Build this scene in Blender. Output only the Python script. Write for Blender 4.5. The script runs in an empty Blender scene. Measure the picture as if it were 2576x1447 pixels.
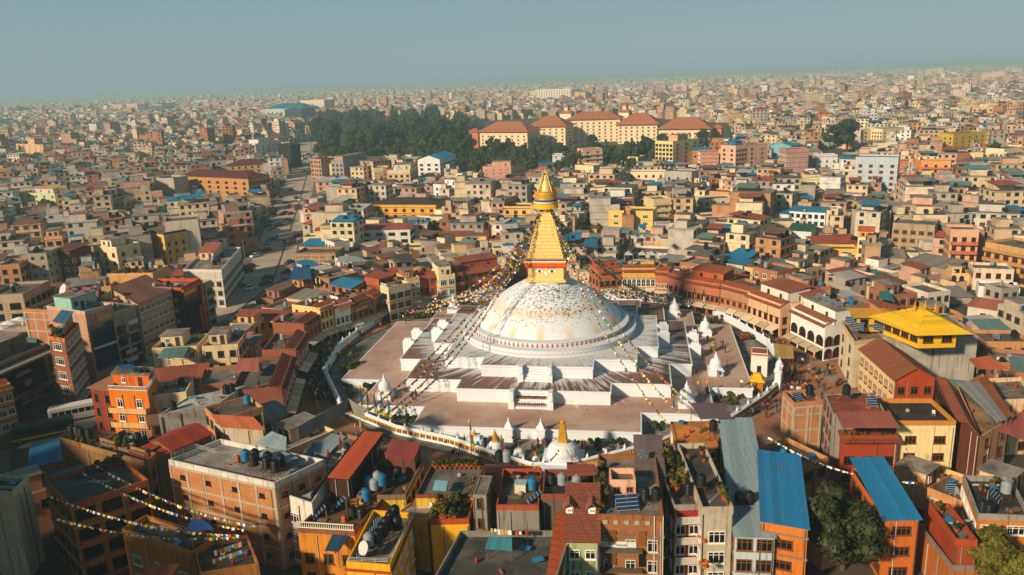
import bpy, bmesh, math, random
import numpy as np
from math import sin, cos, pi, radians, sqrt, atan2, hypot
from mathutils import Vector, Matrix
random.seed(7); NR = np.random.default_rng(7)
SC = bpy.context.scene; COL = SC.collection

# ------------------------------------------------------------------ camera, sky, sun, exposure
CAM = np.array([19.3072, -166.6401, 60.7204]); FPX = 2000.82
_p, _r, _y = .2569, -.0376, -.1623
FWD = np.array([sin(_y)*cos(_p), cos(_y)*cos(_p), -sin(_p)])
_rt = np.array([cos(_y), -sin(_y), 0]); _up = np.cross(_rt, FWD)
RGT = cos(_r)*_rt + sin(_r)*_up; UPV = -sin(_r)*_rt + cos(_r)*_up
cd = bpy.data.cameras.new('camera'); cam = bpy.data.objects.new('camera', cd); COL.objects.link(cam)
cd.sensor_width = 36; cd.lens = FPX/2576*36; cd.clip_start = 1; cd.clip_end = 60000
M = Matrix(((RGT[0], UPV[0], -FWD[0], CAM[0]), (RGT[1], UPV[1], -FWD[1], CAM[1]), (RGT[2], UPV[2], -FWD[2], CAM[2]), (0, 0, 0, 1)))
cam.matrix_world = M; SC.camera = cam
SUN_AZ = atan2(-.80, -.60); SUN_EL = radians(26)          # direction towards the sun
SUND = Vector((cos(SUN_AZ)*cos(SUN_EL), sin(SUN_AZ)*cos(SUN_EL), sin(SUN_EL)))
wd = bpy.data.worlds.new('World'); SC.world = wd; wd.use_nodes = True
nt = wd.node_tree; nt.nodes.clear()
sky = nt.nodes.new('ShaderNodeTexSky'); sky.sky_type = 'NISHITA'; sky.sun_disc = False
sky.sun_elevation = SUN_EL; sky.sun_rotation = pi/2 - SUN_AZ; sky.altitude = 1300
sky.air_density = 1.2; sky.dust_density = 3.0; sky.ozone_density = 3.0
mixn = nt.nodes.new('ShaderNodeMix'); mixn.data_type = 'RGBA'; mixn.inputs['Factor'].default_value = .85
tcw = nt.nodes.new('ShaderNodeTexCoord'); sxw = nt.nodes.new('ShaderNodeSeparateXYZ'); nt.links.new(tcw.outputs['Generated'], sxw.inputs[0])
rpw = nt.nodes.new('ShaderNodeValToRGB'); rpw.color_ramp.interpolation = 'EASE'; nt.links.new(sxw.outputs[2], rpw.inputs[0])   # valley smog: pale at the horizon, thinner overhead
for i_, (ps_, c_) in enumerate(((0, (.275, .385, .40)), (.10, (.225, .35, .37)), (.30, (.10, .20, .23)), (.8, (.035, .085, .115)))):
    el_ = rpw.color_ramp.elements[i_] if i_ < 2 else rpw.color_ramp.elements.new(ps_); el_.position = ps_; el_.color = (*c_, 1)
scw = nt.nodes.new('ShaderNodeVectorMath'); scw.operation = 'SCALE'; scw.inputs['Scale'].default_value = 1/.085; nt.links.new(rpw.outputs[0], scw.inputs[0]); nt.links.new(scw.outputs[0], mixn.inputs['B'])
bg = nt.nodes.new('ShaderNodeBackground'); bg.inputs['Strength'].default_value = .085
wo = nt.nodes.new('ShaderNodeOutputWorld')
nt.links.new(sky.outputs[0], mixn.inputs['A']); nt.links.new(mixn.outputs['Result'], bg.inputs[0]); nt.links.new(bg.outputs[0], wo.inputs[0])
sl = bpy.data.lights.new('sun', 'SUN'); sl.energy = 5.0; sl.angle = radians(4.5); sl.color = (1, .81, .57)
so = bpy.data.objects.new('sun', sl); COL.objects.link(so)
so.rotation_euler = SUND.to_track_quat('Z', 'Y').to_euler(); so.location = (0, 0, 200)
SC.view_settings.view_transform = 'Standard'; SC.view_settings.look = 'None'
SC.view_settings.exposure = 0.1; SC.view_settings.gamma = 1; SC.view_settings.use_curve_mapping = False
SC.render.engine = 'CYCLES'
SC.cycles.max_bounces = 5; SC.cycles.diffuse_bounces = 3; SC.cycles.glossy_bounces = 2; SC.cycles.volume_bounces = 1
SC.cycles.transparent_max_bounces = 6; SC.cycles.use_denoising = True

# ------------------------------------------------------------------ helpers
def W(x, y, z=0.0):
    "point of the place at height z seen along the survey direction (x, y)"
    d = FWD + RGT*(x-1288)/FPX + UPV*(723.5-y)/FPX
    return CAM + d*((z-CAM[2])/d[2])
def proj(X):
    d = np.asarray(X, float) - CAM; w = d@FWD
    return 1288+FPX*(d@RGT)/w, 723.5-FPX*(d@UPV)/w, w
TILE = dict(A=(0,300),B=(960,300),C=(1920,200),D=(2880,200),E=(0,840),F=(960,740),G=(1920,740),H=(2880,740),I=(0,1180),J=(960,1180),K=(1920,1180),L=(2880,1180),M=(0,1617),N=(960,1617),O=(1920,1617),Q=(2880,1617))
def T(t, x, y, z=0.0):
    o = TILE[t]; k = 2576/3840
    return W((o[0]+x/2.679)*k, (o[1]+y/2.679)*k, z)
def TH(t, x, yb, yt, z0=0.0):
    "base point and height of an upright edge"
    b = T(t, x, yb, z0); lo, hi = 0, 120
    o = TILE[t]; k = 2576/3840; Y = (o[1]+yt/2.679)*k
    for _ in range(40):
        m = (lo+hi)/2
        if proj((b[0], b[1], z0+m))[1] > Y: lo = m
        else: hi = m
    return b, lo
def lin(hexs):
    v = [int(hexs[i:i+2], 16)/255 for i in (0, 2, 4)]
    return tuple((c/12.92 if c <= .04045 else ((c+.055)/1.055)**2.4) for c in v)
def tag(o, label=None, cat=None, group=None, kind=None):
    if label: o['label'] = label
    if cat: o['category'] = cat
    if group: o['group'] = group
    if kind: o['kind'] = kind
    return o
def empty(name, loc, rz=0):
    o = bpy.data.objects.new(name, None); COL.objects.link(o); o.location = loc; o.rotation_euler = (0, 0, rz); o.empty_display_size = .3
    return o
def link(name, me, parent=None, loc=(0, 0, 0), rz=0):
    o = bpy.data.objects.new(name, me); COL.objects.link(o); o.parent = parent; o.location = loc
    if rz: o.rotation_euler = (0, 0, rz)
    return o
def copy_tree(o, parent=None):
    c = o.copy(); COL.objects.link(c); c.parent = parent
    for ch in o.children: copy_tree(ch, c)
    return c

class MB:
    def __init__(s): s.v = []; s.f = []; s.m = []
    def face(s, pts, m=0):
        i = len(s.v); s.v += [tuple(p) for p in pts]; s.f.append(tuple(range(i, i+len(pts)))); s.m.append(m)
    def prism(s, poly, z0, z1, m=0, top=True, bottom=True, mt=None):
        n = len(poly); i = len(s.v)
        s.v += [(p[0], p[1], z0) for p in poly] + [(p[0], p[1], z1) for p in poly]
        for k in range(n):
            j = (k+1) % n; s.f.append((i+k, i+j, i+n+j, i+n+k)); s.m.append(m)
        if top: s.f.append(tuple(range(i+n, i+2*n))); s.m.append(m if mt is None else mt)
        if bottom: s.f.append(tuple(range(i+n-1, i-1, -1))); s.m.append(m)
    def box(s, cx, cy, cz, sx, sy, sz, rz=0, m=0, bottom=True):
        c, n = cos(rz), sin(rz)
        p = [(cx+a*sx/2*c-b*sy/2*n, cy+a*sx/2*n+b*sy/2*c) for a, b in ((-1, -1), (1, -1), (1, 1), (-1, 1))]
        s.prism(p, cz-sz/2, cz+sz/2, m, True, bottom)
    def tube(s, a, b, r, n=6, r2=None, m=0, cap=True):
        a = Vector(a); b = Vector(b); r2 = r if r2 is None else r2
        d = (b-a).normalized(); u = d.orthogonal().normalized(); w = d.cross(u); i = len(s.v)
        for q, rr in ((a, r), (b, r2)):
            for k in range(n):
                t = 2*pi*k/n; s.v.append(tuple(q+u*cos(t)*rr+w*sin(t)*rr))
        for k in range(n):
            j = (k+1) % n; s.f.append((i+k, i+j, i+n+j, i+n+k)); s.m.append(m)
        if cap:
            s.f.append(tuple(range(i+n, i+2*n))); s.m.append(m); s.f.append(tuple(range(i+n-1, i-1, -1))); s.m.append(m)
    def lathe(s, prof, n=24, m=0, c=(0, 0, 0), a0=0, sq=False):
        i = len(s.v)
        for r, z in prof:
            for k in range(n):
                t = a0+2*pi*k/n; s.v.append((c[0]+r*cos(t), c[1]+r*sin(t), c[2]+z))
        for q in range(len(prof)-1):
            for k in range(n):
                j = (k+1) % n; s.f.append((i+q*n+k, i+q*n+j, i+q*n+n+j, i+q*n+n+k)); s.m.append(m)
        if prof[-1][0] > 1e-6: s.f.append(tuple(i+(len(prof)-1)*n+k for k in range(n))); s.m.append(m)
    def mesh(s, name, mats, uv=True, smooth=False):
        me = bpy.data.meshes.new(name); me.from_pydata(s.v, [], s.f)
        for mt in (mats if isinstance(mats, (list, tuple)) else [mats]): me.materials.append(mt)
        if any(s.m): me.polygons.foreach_set('material_index', s.m)
        if uv:
            V = np.array(s.v, float); uvs = []
            for f in s.f:
                P = V[list(f)]; e1 = P[1]-P[0]; l = np.linalg.norm(e1); e1 = e1/l if l > 1e-9 else np.array([1., 0, 0])
                nn = np.cross(P[1]-P[0], P[-1]-P[0]); l = np.linalg.norm(nn); nn = nn/l if l > 1e-9 else np.array([0, 0, 1.])
                e2 = np.cross(nn, e1)
                base = P[0] if abs(nn[2]) > .9 else np.array([P[0][0], P[0][1], 0])
                D = P-base; q = np.stack([D@e1, D@e2], 1)
                if abs(nn[2]) <= .9: q[:, 0] += base[0]*.37+base[1]*.61
                uvs.append(q)
            ul = me.uv_layers.new(name='UVMap'); ul.data.foreach_set('uv', np.concatenate(uvs).ravel())
        if smooth: me.polygons.foreach_set('use_smooth', [True]*len(s.f))
        me.update(); return me
    def obj(s, name, mats, parent=None, loc=(0, 0, 0), rz=0, **k):
        return link(name, s.mesh(name, mats, **k), parent, loc, rz)

# ------------------------------------------------------------------ materials
MATS = {}
def _nodes(name):
    m = bpy.data.materials.new(name); m.use_nodes = True
    n = m.node_tree; b = n.nodes['Principled BSDF']; return m, n, b
def _mix(n, a, b, fac, mode='MIX'):
    x = n.nodes.new('ShaderNodeMix'); x.data_type = 'RGBA'; x.blend_type = mode
    for sock, v in (('A', a), ('B', b), ('Factor', fac)):
        if isinstance(v, bpy.types.NodeSocket): n.links.new(v, x.inputs[sock])
        elif sock == 'Factor': x.inputs[sock].default_value = v
        else: x.inputs[sock].default_value = (*v[:3], 1)
    return x.outputs['Result']
def _math(n, op, a, b=None):
    x = n.nodes.new('ShaderNodeMath'); x.operation = op
    for i, v in ((0, a), (1, b)):
        if v is None: continue
        if isinstance(v, bpy.types.NodeSocket): n.links.new(v, x.inputs[i])
        else: x.inputs[i].default_value = v
    return x.outputs[0]
def _noise(n, vec, scale, detail=3, rough=.6):
    x = n.nodes.new('ShaderNodeTexNoise'); x.inputs['Scale'].default_value = scale; x.inputs['Detail'].default_value = detail; x.inputs['Roughness'].default_value = rough
    if vec is not None: n.links.new(vec, x.inputs['Vector'])
    return x.outputs['Fac']
def _map(n, vec, scale=(1, 1, 1), loc=(0, 0, 0)):
    x = n.nodes.new('ShaderNodeMapping'); x.inputs['Scale'].default_value = scale; x.inputs['Location'].default_value = loc
    n.links.new(vec, x.inputs['Vector']); return x.outputs[0]
def _ramp(n, fac, lo, hi, a=0., b=1.):
    x = n.nodes.new('ShaderNodeMapRange'); x.inputs['From Min'].default_value = lo; x.inputs['From Max'].default_value = hi
    x.inputs['To Min'].default_value = a; x.inputs['To Max'].default_value = b; n.links.new(fac, x.inputs['Value']); return x.outputs[0]
def _world(n): return n.nodes.new('ShaderNodeNewGeometry').outputs['Position']
def _uv(n): return n.nodes.new('ShaderNodeTexCoord').outputs['UV']
def _rand(n): return n.nodes.new('ShaderNodeObjectInfo').outputs['Random']
def _bump(n, b, h, s=.3, d=.05):
    x = n.nodes.new('ShaderNodeBump'); x.inputs['Strength'].default_value = s; x.inputs['Distance'].default_value = d
    n.links.new(h, x.inputs['Height']); n.links.new(x.outputs[0], b.inputs['Normal'])
def mul(c, k): return tuple(v*k for v in c[:3])
def mat(hexs, kind='plaster', rough=.85, dirt=.55):
    key = (hexs, kind, rough, dirt)
    if key in MATS: return MATS[key]
    m, n, b = _nodes(kind+'_'+hexs); c = lin(hexs); b.inputs['Roughness'].default_value = rough
    b.inputs['Specular IOR Level'].default_value = .25
    if kind == 'flat':
        b.inputs['Base Color'].default_value = (*c, 1)
    elif kind == 'plaster':
        w = _world(n); big = _noise(n, w, .35, 4); fine = _noise(n, w, 3.1, 3)
        strk = _noise(n, _map(n, w, (2.2, 2.2, .16)), 1.0, 4, .65)
        col = _mix(n, c, mul(c, .62), _ramp(n, big, .45, .8, 0, dirt))
        col = _mix(n, col, (c[0]*.28+.015, c[1]*.27+.013, c[2]*.25+.01), _ramp(n, strk, .52, .74, 0, min(1, dirt*1.25)))
        col = _mix(n, col, mul(c, 1.15), _ramp(n, fine, .5, .75, 0, .4))
        n.links.new(col, b.inputs['Base Color']); _bump(n, b, fine, .15, .02)
    elif kind == 'white':                                     # limewash
        w = _world(n); big = _noise(n, w, .5, 4); strk = _noise(n, _map(n, w, (1.6, 1.6, .12)), 1, 4, .65)
        col = _mix(n, c, (c[0]*.88, c[1]*.84, c[2]*.76), _ramp(n, big, .5, .8, 0, .5))
        col = _mix(n, col, (c[0]*.62, c[1]*.62, c[2]*.6), _ramp(n, strk, .6, .85, 0, .5))
        n.links.new(col, b.inputs['Base Color']); _bump(n, b, big, .2, .03)
    elif kind == 'brick':
        u = _uv(n); t = n.nodes.new('ShaderNodeTexBrick'); n.links.new(u, t.inputs['Vector'])
        t.inputs['Scale'].default_value = 1; t.inputs['Brick Width'].default_value = .26; t.inputs['Row Height'].default_value = .085; t.inputs['Mortar Size'].default_value = .012
        t.inputs['Color1'].default_value = (*mul(c, 1.12), 1); t.inputs['Color2'].default_value = (*mul(c, .72), 1); t.inputs['Mortar'].default_value = (*[v*.45+.11 for v in c], 1)
        w = _world(n); big = _noise(n, w, .45, 4); strk = _noise(n, _map(n, w, (1.5, 1.5, .2)), 1, 4)
        col = _mix(n, t.outputs['Color'], mul(c, .5), _ramp(n, big, .48, .8, 0, .7))
        col = _mix(n, col, (.09, .08, .06), _ramp(n, strk, .6, .85, 0, dirt))
        n.links.new(col, b.inputs['Base Color']); _bump(n, b, t.outputs['Fac'], .4, .01)
    elif kind == 'sheet':                                     # corrugated metal
        u = _uv(n); w = _world(n); strk = _noise(n, _map(n, u, (5, .35, 1)), 1, 4, .7); big = _noise(n, w, .6, 4)
        wv = n.nodes.new('ShaderNodeTexWave'); wv.inputs['Scale'].default_value = 1.6; n.links.new(u, wv.inputs['Vector'])
        col = _mix(n, c, mul(c, .55), _ramp(n, strk, .45, .75, 0, .8))
        col = _mix(n, col, (.20, .10, .05), _ramp(n, big, .58, .8, 0, dirt))
        col = _mix(n, col, mul(c, .42), _ramp(n, _rand(n), 0, 1, 0, .5)); pt = _noise(n, w, 1.4, 5, .7); col = _mix(n, col, [v*.5+.09 for v in c], _ramp(n, pt, .55, .72, 0, .6))
        n.links.new(col, b.inputs['Base Color']); _bump(n, b, wv.outputs['Fac'], .5, .03); b.inputs['Specular IOR Level'].default_value = .4
    elif kind == 'tile':
        u = _uv(n); t = n.nodes.new('ShaderNodeTexBrick'); n.links.new(u, t.inputs['Vector'])
        t.inputs['Scale'].default_value = 1; t.inputs['Brick Width'].default_value = .30; t.inputs['Row Height'].default_value = .33; t.inputs['Mortar Size'].default_value = .02
        t.inputs['Color1'].default_value = (*mul(c, 1.2), 1); t.inputs['Color2'].default_value = (*mul(c, .7), 1); t.inputs['Mortar'].default_value = (*mul(c, .35), 1)
        w = _world(n); big = _noise(n, w, .5, 5, .7)
        col = _mix(n, t.outputs['Color'], (.07, .06, .045), _ramp(n, big, .5, .8, 0, dirt))
        col = _mix(n, mul(c, .75), col, _ramp(n, _rand(n), 0, 1, .6, 1))
        n.links.new(col, b.inputs['Base Color']); _bump(n, b, t.outputs['Fac'], .5, .03)
    elif kind == 'deck':
        w = _world(n); big = _noise(n, w, .28, 5, .65); fine = _noise(n, w, 1.7, 4, .7)
        col = _mix(n, c, mul(c, .30), _ramp(n, big, .42, .64, 0, .9))
        col = _mix(n, col, mul(c, 1.5), _ramp(n, fine, .55, .78, 0, .6))
        vr = n.nodes.new('ShaderNodeTexVoronoi'); vr.inputs['Scale'].default_value = .42; n.links.new(w, vr.inputs['Vector']); vs = n.nodes.new('ShaderNodeSeparateColor'); n.links.new(vr.outputs['Color'], vs.inputs[0]); col = _mix(n, col, mul(c, .45), _ramp(n, vs.outputs[0], .35, .95, 0, .75))
        sm = _noise(n, w, .9, 5, .75); col = _mix(n, col, (.035, .035, .025), _ramp(n, sm, .56, .72, 0, .75))
        n.links.new(col, b.inputs['Base Color']); _bump(n, b, fine, .2, .03)
    elif kind == 'gold':
        b.inputs['Base Color'].default_value = (*c, 1); b.inputs['Metallic'].default_value = .22; b.inputs['Roughness'].default_value = rough
        w = _world(n); f = _noise(n, w, 2.5, 3); col = _mix(n, c, mul(c, .6), _ramp(n, f, .4, .75, 0, .7)); n.links.new(col, b.inputs['Base Color'])
        _bump(n, b, f, .25, .05)
    elif kind == 'glass':
        b.inputs['Base Color'].default_value = (*c, 1); b.inputs['Roughness'].default_value = .12; b.inputs['Specular IOR Level'].default_value = .6
    elif kind == 'leaf':
        w = _world(n); f = _noise(n, w, .9, 2); r = _rand(n)
        col = _mix(n, mul(c, .55), mul(c, 1.5), _ramp(n, f, .3, .7)); col = _mix(n, col, (c[0]*1.5, c[1]*1.1, c[2]*.7), _math(n, 'MULTIPLY', r, .5))
        n.links.new(col, b.inputs['Base Color']); b.inputs['Roughness'].default_value = .6
        tr = n.nodes.new('ShaderNodeBsdfTranslucent'); n.links.new(col, tr.inputs[0]); mx = n.nodes.new('ShaderNodeMixShader'); mx.inputs[0].default_value = .25
        n.links.new(b.outputs[0], mx.inputs[1]); n.links.new(tr.outputs[0], mx.inputs[2]); n.links.new(mx.outputs[0], n.nodes['Material Output'].inputs[0])
    elif kind == 'objcol':                                    # colour carried by each copy
        oi = n.nodes.new('ShaderNodeObjectInfo'); n.links.new(oi.outputs['Color'], b.inputs['Base Color'])
    elif kind == 'attr':
        at = n.nodes.new('ShaderNodeVertexColor'); at.layer_name = 'Col'; w = _world(n); big = _noise(n, w, .3, 3); st = _noise(n, _map(n, w, (1, 1, .1)), .9, 3)
        k = _mix(n, (1, 1, 1), (.5, .48, .45), _ramp(n, big, .45, .75, 0, .8)); k = _mix(n, k, (.45, .43, .4), _ramp(n, st, .55, .8, 0, .6))
        n.links.new(_mix(n, at.outputs['Color'], k, 1., 'MULTIPLY'), b.inputs['Base Color'])
    MATS[key] = m; return m
GLASS = mat('12181c', 'glass')
# ------------------------------------------------------------------ ground, road, plaza
def ground_mat():
    m, n, b = _nodes('earth'); w = _world(n); b.inputs['Roughness'].default_value = .95
    a = _noise(n, w, .02, 5, .65); f = _noise(n, w, .25, 4)
    col = _mix(n, lin('4e4439'), lin('383a2c'), _ramp(n, a, .42, .62)); col = _mix(n, col, lin('6a5c4c'), _ramp(n, f, .5, .75, 0, .6))
    n.links.new(col, b.inputs['Base Color']); return m
g = MB(); g.face([(-9000, -400, 0), (9000, -400, 0), (9000, 14000, 0), (-9000, 14000, 0)]); tag(g.obj('ground', ground_mat(), uv=False), kind='structure')
def road_mat():
    m, n, b = _nodes('dusty_asphalt'); w = _world(n); b.inputs['Roughness'].default_value = .9
    a = _noise(n, w, .07, 5, .7); f = _noise(n, w, .5, 4)
    col = _mix(n, lin('c2ae98'), lin('988a7c'), _ramp(n, a, .4, .65)); col = _mix(n, col, lin('6a625a'), _ramp(n, f, .55, .8, 0, .6))
    n.links.new(col, b.inputs['Base Color']); return m
RD = [(W(40, 1130), W(175, 1110)), (W(260, 985), W(372, 985)), (W(430, 870), W(505, 880)), (W(515, 800), W(600, 800)), (W(598, 720), W(722, 720)), (W(648, 620), W(748, 620)), (W(688, 520), W(778, 520)), (W(722, 450), W(792, 450)), (W(744, 400), W(800, 400)), (W(757, 350), W(796, 350)), (W(770, 310), W(792, 310))]
rm = road_mat(); g = MB()
for (a, b_), (c, d) in zip(RD, RD[1:]): g.face([(a[0], a[1], .012), (b_[0], b_[1], .012), (d[0], d[1], .012), (c[0], c[1], .012)])
tag(g.obj('road', rm, uv=False), kind='structure')
pav = mat('8d8378', 'deck')
for side in (0, 1):                                           # kerbed pavements
    g = MB()
    for q in range(3, len(RD)-2):
        a, c = RD[q][side], RD[q+1][side]; dv = (RD[q][1]-RD[q][0]); dv = dv/np.linalg.norm(dv)*(2.4 if side else -2.4)
        P = [a, c, c+dv, a+dv] if side == 0 else [a, a+dv, c+dv, c]
        P = [(p[0], p[1]) for p in P]
        ar = sum(P[i][0]*P[(i+1) % 4][1]-P[(i+1) % 4][0]*P[i][1] for i in range(4))
        g.prism(P if ar > 0 else P[::-1], 0, .14)
    tag(g.obj('pavement', pav), kind='structure')
g = MB()                                                      # low divider kerb of the road
for (a, b_), (c, d) in zip(RD[3:-2], RD[4:]):
    p, q = a+(b_-a)*.68, c+(d-c)*.68; s_ = (b_-a)/np.linalg.norm(b_-a)*.22; g.prism([tuple((p-s_)[:2]), tuple((p+s_)[:2]), tuple((q+s_)[:2]), tuple((q-s_)[:2])], 0, .16)
tag(g.obj('road_divider', mat('6a6258', 'deck')), kind='structure')
def plaza_mat():
    m, n, b = _nodes('brick_paving'); w = _world(n); b.inputs['Roughness'].default_value = .9
    t = n.nodes.new('ShaderNodeTexBrick'); n.links.new(w, t.inputs['Vector']); t.inputs['Scale'].default_value = 1; t.inputs['Brick Width'].default_value = .5; t.inputs['Row Height'].default_value = .25
    t.inputs['Color1'].default_value = (*lin('b07a52'), 1); t.inputs['Color2'].default_value = (*lin('96623f'), 1); t.inputs['Mortar'].default_value = (*lin('6e4c35'), 1)
    a = _noise(n, w, .15, 5, .65); f = _noise(n, w, 1.2, 3)
    col = _mix(n, t.outputs['Color'], lin('8f8478'), _ramp(n, a, .5, .62, 0, .75)); col = _mix(n, col, lin('5e4635'), _ramp(n, f, .55, .8, 0, .5))
    n.links.new(col, b.inputs['Base Color']); return m
PZ = plaza_mat(); g = MB(); N = 96
for k in range(N):
    a, b_ = 2*pi*k/N, 2*pi*(k+1)/N
    g.face([(49.2*cos(a), 49.2*sin(a), .02), (63*cos(a), 63*sin(a), .02), (63*cos(b_), 63*sin(b_), .02), (49.2*cos(b_), 49.2*sin(b_), .02)])
tag(g.obj('plaza_paving', PZ, uv=False), kind='structure')
cm = mat('8f8a80', 'deck'); g = MB(); g.face([(48.2*cos(2*pi*k/N), 48.2*sin(2*pi*k/N), .03) for k in range(N)]); tag(g.obj('inner_court', cm, uv=False), kind='structure')

# ------------------------------------------------------------------ the great stupa
def terrace_mat():
    m, n, b = _nodes('terracotta_limewash'); b.inputs['Roughness'].default_value = .8
    w = _world(n); sx = n.nodes.new('ShaderNodeSeparateXYZ'); n.links.new(w, sx.inputs[0])
    th = _math(n, 'ARCTAN2', sx.outputs[1], sx.outputs[0]); r = _math(n, 'SQRT', _math(n, 'ADD', _math(n, 'POWER', sx.outputs[0], 2), _math(n, 'POWER', sx.outputs[1], 2)))
    cb = n.nodes.new('ShaderNodeCombineXYZ'); n.links.new(_math(n, 'MULTIPLY', th, 38.), cb.inputs[0]); n.links.new(_math(n, 'MULTIPLY', r, .12), cb.inputs[1]); n.links.new(_math(n, 'MULTIPLY', sx.outputs[2], .7), cb.inputs[2])
    s1 = _noise(n, cb.outputs[0], 1.0, 5, .62); big = _noise(n, w, .09, 4, .6); fine = _noise(n, w, .9, 4, .65)
    up_ = _ramp(n, sx.outputs[2], 2.5, 4.0)
    base = _mix(n, _mix(n, lin('c4a592'), lin('ab8371'), _ramp(n, big, .40, .64)), _mix(n, lin('84604f'), lin('5f4338'), _ramp(n, big, .40, .64)), up_); base = _mix(n, base, lin('5d3f34'), _ramp(n, fine, .55, .8, 0, .5))
    near = _ramp(n, r, 18., 36., .46, -.06)
    near = _math(n, 'ADD', near, _ramp(n, big, .35, .7, -.16, .10))
    fac = _ramp(n, _math(n, 'ADD', s1, near), .60, .78)
    pale = _mix(n, base, lin('d3d5d6'), _math(n, 'MULTIPLY', fac, .93)); n.links.new(pale, b.inputs['Base Color']); _bump(n, b, fine, .15, .03)
    return m
TM = terrace_mat(); LW = mat('dde3ea', 'white'); LWs = mat('d6dce3', 'white')
def cross_poly(c):
    c1, c2, c3 = c; q = [(c1, -c3), (c1, c3), (c2, c3), (c2, c2), (c3, c2), (c3, c1)]
    h = q + [(-x, y) for x, y in reversed(q)]
    q1 = [(c3, -c1), (c3, -c2), (c2, -c2), (c2, -c3), (c1, -c3), (c1, c3), (c2, c3), (c2, c2), (c3, c2), (c3, c1)]
    return q1 + [(-x, -y) for x, y in q1]
ST = empty('great_stupa', (0, 0, 0)); tag(ST, 'great white domed stupa with golden spire, painted eyes and stepped terraces', 'stupa')
TER = [((41, 32.81, 19.94), 0, 1.98), ((29.93, 25.5, 14.42), 1.98, 4.6), ((23.42, 19.1, 10.86), 4.6, 6.95)]
for c, z0, z1 in TER:
    g = MB(); p = cross_poly(c); g.prism(p, z0, z1-.02, 0, top=False, bottom=False); wl = g.obj('terrace_wall', LW, ST)
    g = MB(); po = cross_poly(tuple(v+.16 for v in c)); pi_ = cross_poly(tuple(v-.10 for v in c)); n = len(po)
    for k in range(n):
        j = (k+1) % n; a, b_, e, f = po[k], po[j], pi_[j], pi_[k]
        g.face([(*a, z1-.32), (*b_, z1-.32), (*b_, z1+.03), (*a, z1+.03)]); g.face([(*a, z1+.03), (*b_, z1+.03), (*e, z1+.03), (*f, z1+.03)])
        g.face([(*p[k], z1-.42), (*p[j], z1-.42), (*b_, z1-.32), (*a, z1-.32)])
    g.obj('coping', LW, wl)
    g = MB(); g.face([(*q, z1) for q in cross_poly(tuple(v-.02 for v in c))]); g.obj('terrace_floor', TM, ST, uv=False)
def stairs(y0, z0, z1, w, steps, name):
    run = .38; L = steps*run
    s = MB()
    for k in range(steps):
        zt = z0+(z1-z0)*(k+1)/steps; s.box(0, y0-L+run*(k+.5)+.0, (z0+zt)/2, w-.02*k, run, zt-z0)
    st = s.obj('stairway', LW, ST)
    for sg in (-1, 1):
        b = MB(); x = sg*(w/2+.5); b.box(x, y0-L/2, (z0+z1)/2, .9, L+.3, z1-z0+.25); b.box(x, y0-L/2-.2, z1+.3, .75, L*.7, .5); b.box(x, y0-L+.1, z0+.75, 1.1, .7, 1.5); b.lathe([(.5, 0), (.42, .3), (.2, .55), (.06, .75), (0, .95)], 8, c=(x, y0-L+.1, z0+1.5))
        b.obj('stair_cheek', LW, st)
stairs(-23.45, 4.6, 6.95, 4.6, 6, 'a'); stairs(-29.96, 1.98, 4.6, 6.2, 7, 'b')
for rot in (pi/2, -pi/2, pi):                                  # stair cheeks on the other sides
    for (d0, z0, z1, w) in ((23.45, 4.6, 6.95, 4.6), (29.96, 1.98, 4.6, 6.2)):
        for sg in (-1, 1):
            b = MB(); b.box(0, 0, .25, .95, 2.6, z1-z0+.5); b.box(0, -.1, (z1-z0)/2+.75, .75, 1.6, .5)
            x = sg*(w/2+.5); v = Matrix.Rotation(rot, 3, 'Z')@Vector((x, -d0-1.25, (z0+z1)/2)); b.obj('stair_cheek', LW, ST, v, rot)
# flower pots on the lower stairway
# drum rings, dome
dm_, n, b = _nodes('limewash_dome'); b.inputs['Roughness'].default_value = .75
w = _world(n); sx = n.nodes.new('ShaderNodeSeparateXYZ'); n.links.new(w, sx.inputs[0]); th = _math(n, 'ARCTAN2', sx.outputs[1], sx.outputs[0])
arc = _math(n, 'ABSOLUTE', _math(n, 'SINE', _math(n, 'MULTIPLY', th, 8.)))
hh = _math(n, 'SUBTRACT', sx.outputs[2], _math(n, 'MULTIPLY', arc, 2.0))
spl = _noise(n, w, .33, 3, .5); st = _noise(n, _map(n, w, (1.1, 1.1, .22)), .8, 4, .6)
saf = _ramp(n, _math(n, 'ADD', hh, _math(n, 'MULTIPLY', spl, 2.4)), 11.4, 13.4, 1, 0)
lob = _math(n, 'MULTIPLY', _ramp(n, arc, .55, .1, 0, 1), saf)
band = _ramp(n, _math(n, 'ADD', _math(n, 'ABSOLUTE', _math(n, 'SUBTRACT', sx.outputs[2], 13.9)), _math(n, 'MULTIPLY', spl, 1.8)), 1.0, 2.2, .5, 0)
col = _mix(n, lin('dbe1e7'), lin('e2c088'), _math(n, 'MINIMUM', _math(n, 'ADD', _math(n, 'MULTIPLY', lob, .9), _math(n, 'MULTIPLY', band, 1.0)), .85))
col = _mix(n, col, lin('c2c7c9'), _ramp(n, st, .52, .74, 0, .6)); n.links.new(col, b.inputs['Base Color']); _bump(n, b, spl, .15, .06)
DOME = dm_
g = MB(); g.lathe([(18.8, 6.9), (18.8, 8.2), (18.95, 8.25), (18.95, 8.4), (18.6, 8.45), (17.1, 8.5)], 128); d1 = g.obj('lower_drum', LWs, ST, uv=False)
g = MB(); g.lathe([(17.2, 8.4), (17.2, 9.35), (17.4, 9.4), (17.4, 9.55), (17.0, 9.6), (15.7, 9.7)], 128); d2 = g.obj('upper_drum', LWs, ST, uv=False)
prof = []
for k in range(33):
    t = k/32; z = 9.65+10.2*t; r = 15.85*max(0, 1-t**1.32)**.76
    prof.append((max(r, 3.2), z))
    if r < 3.2: break
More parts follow.
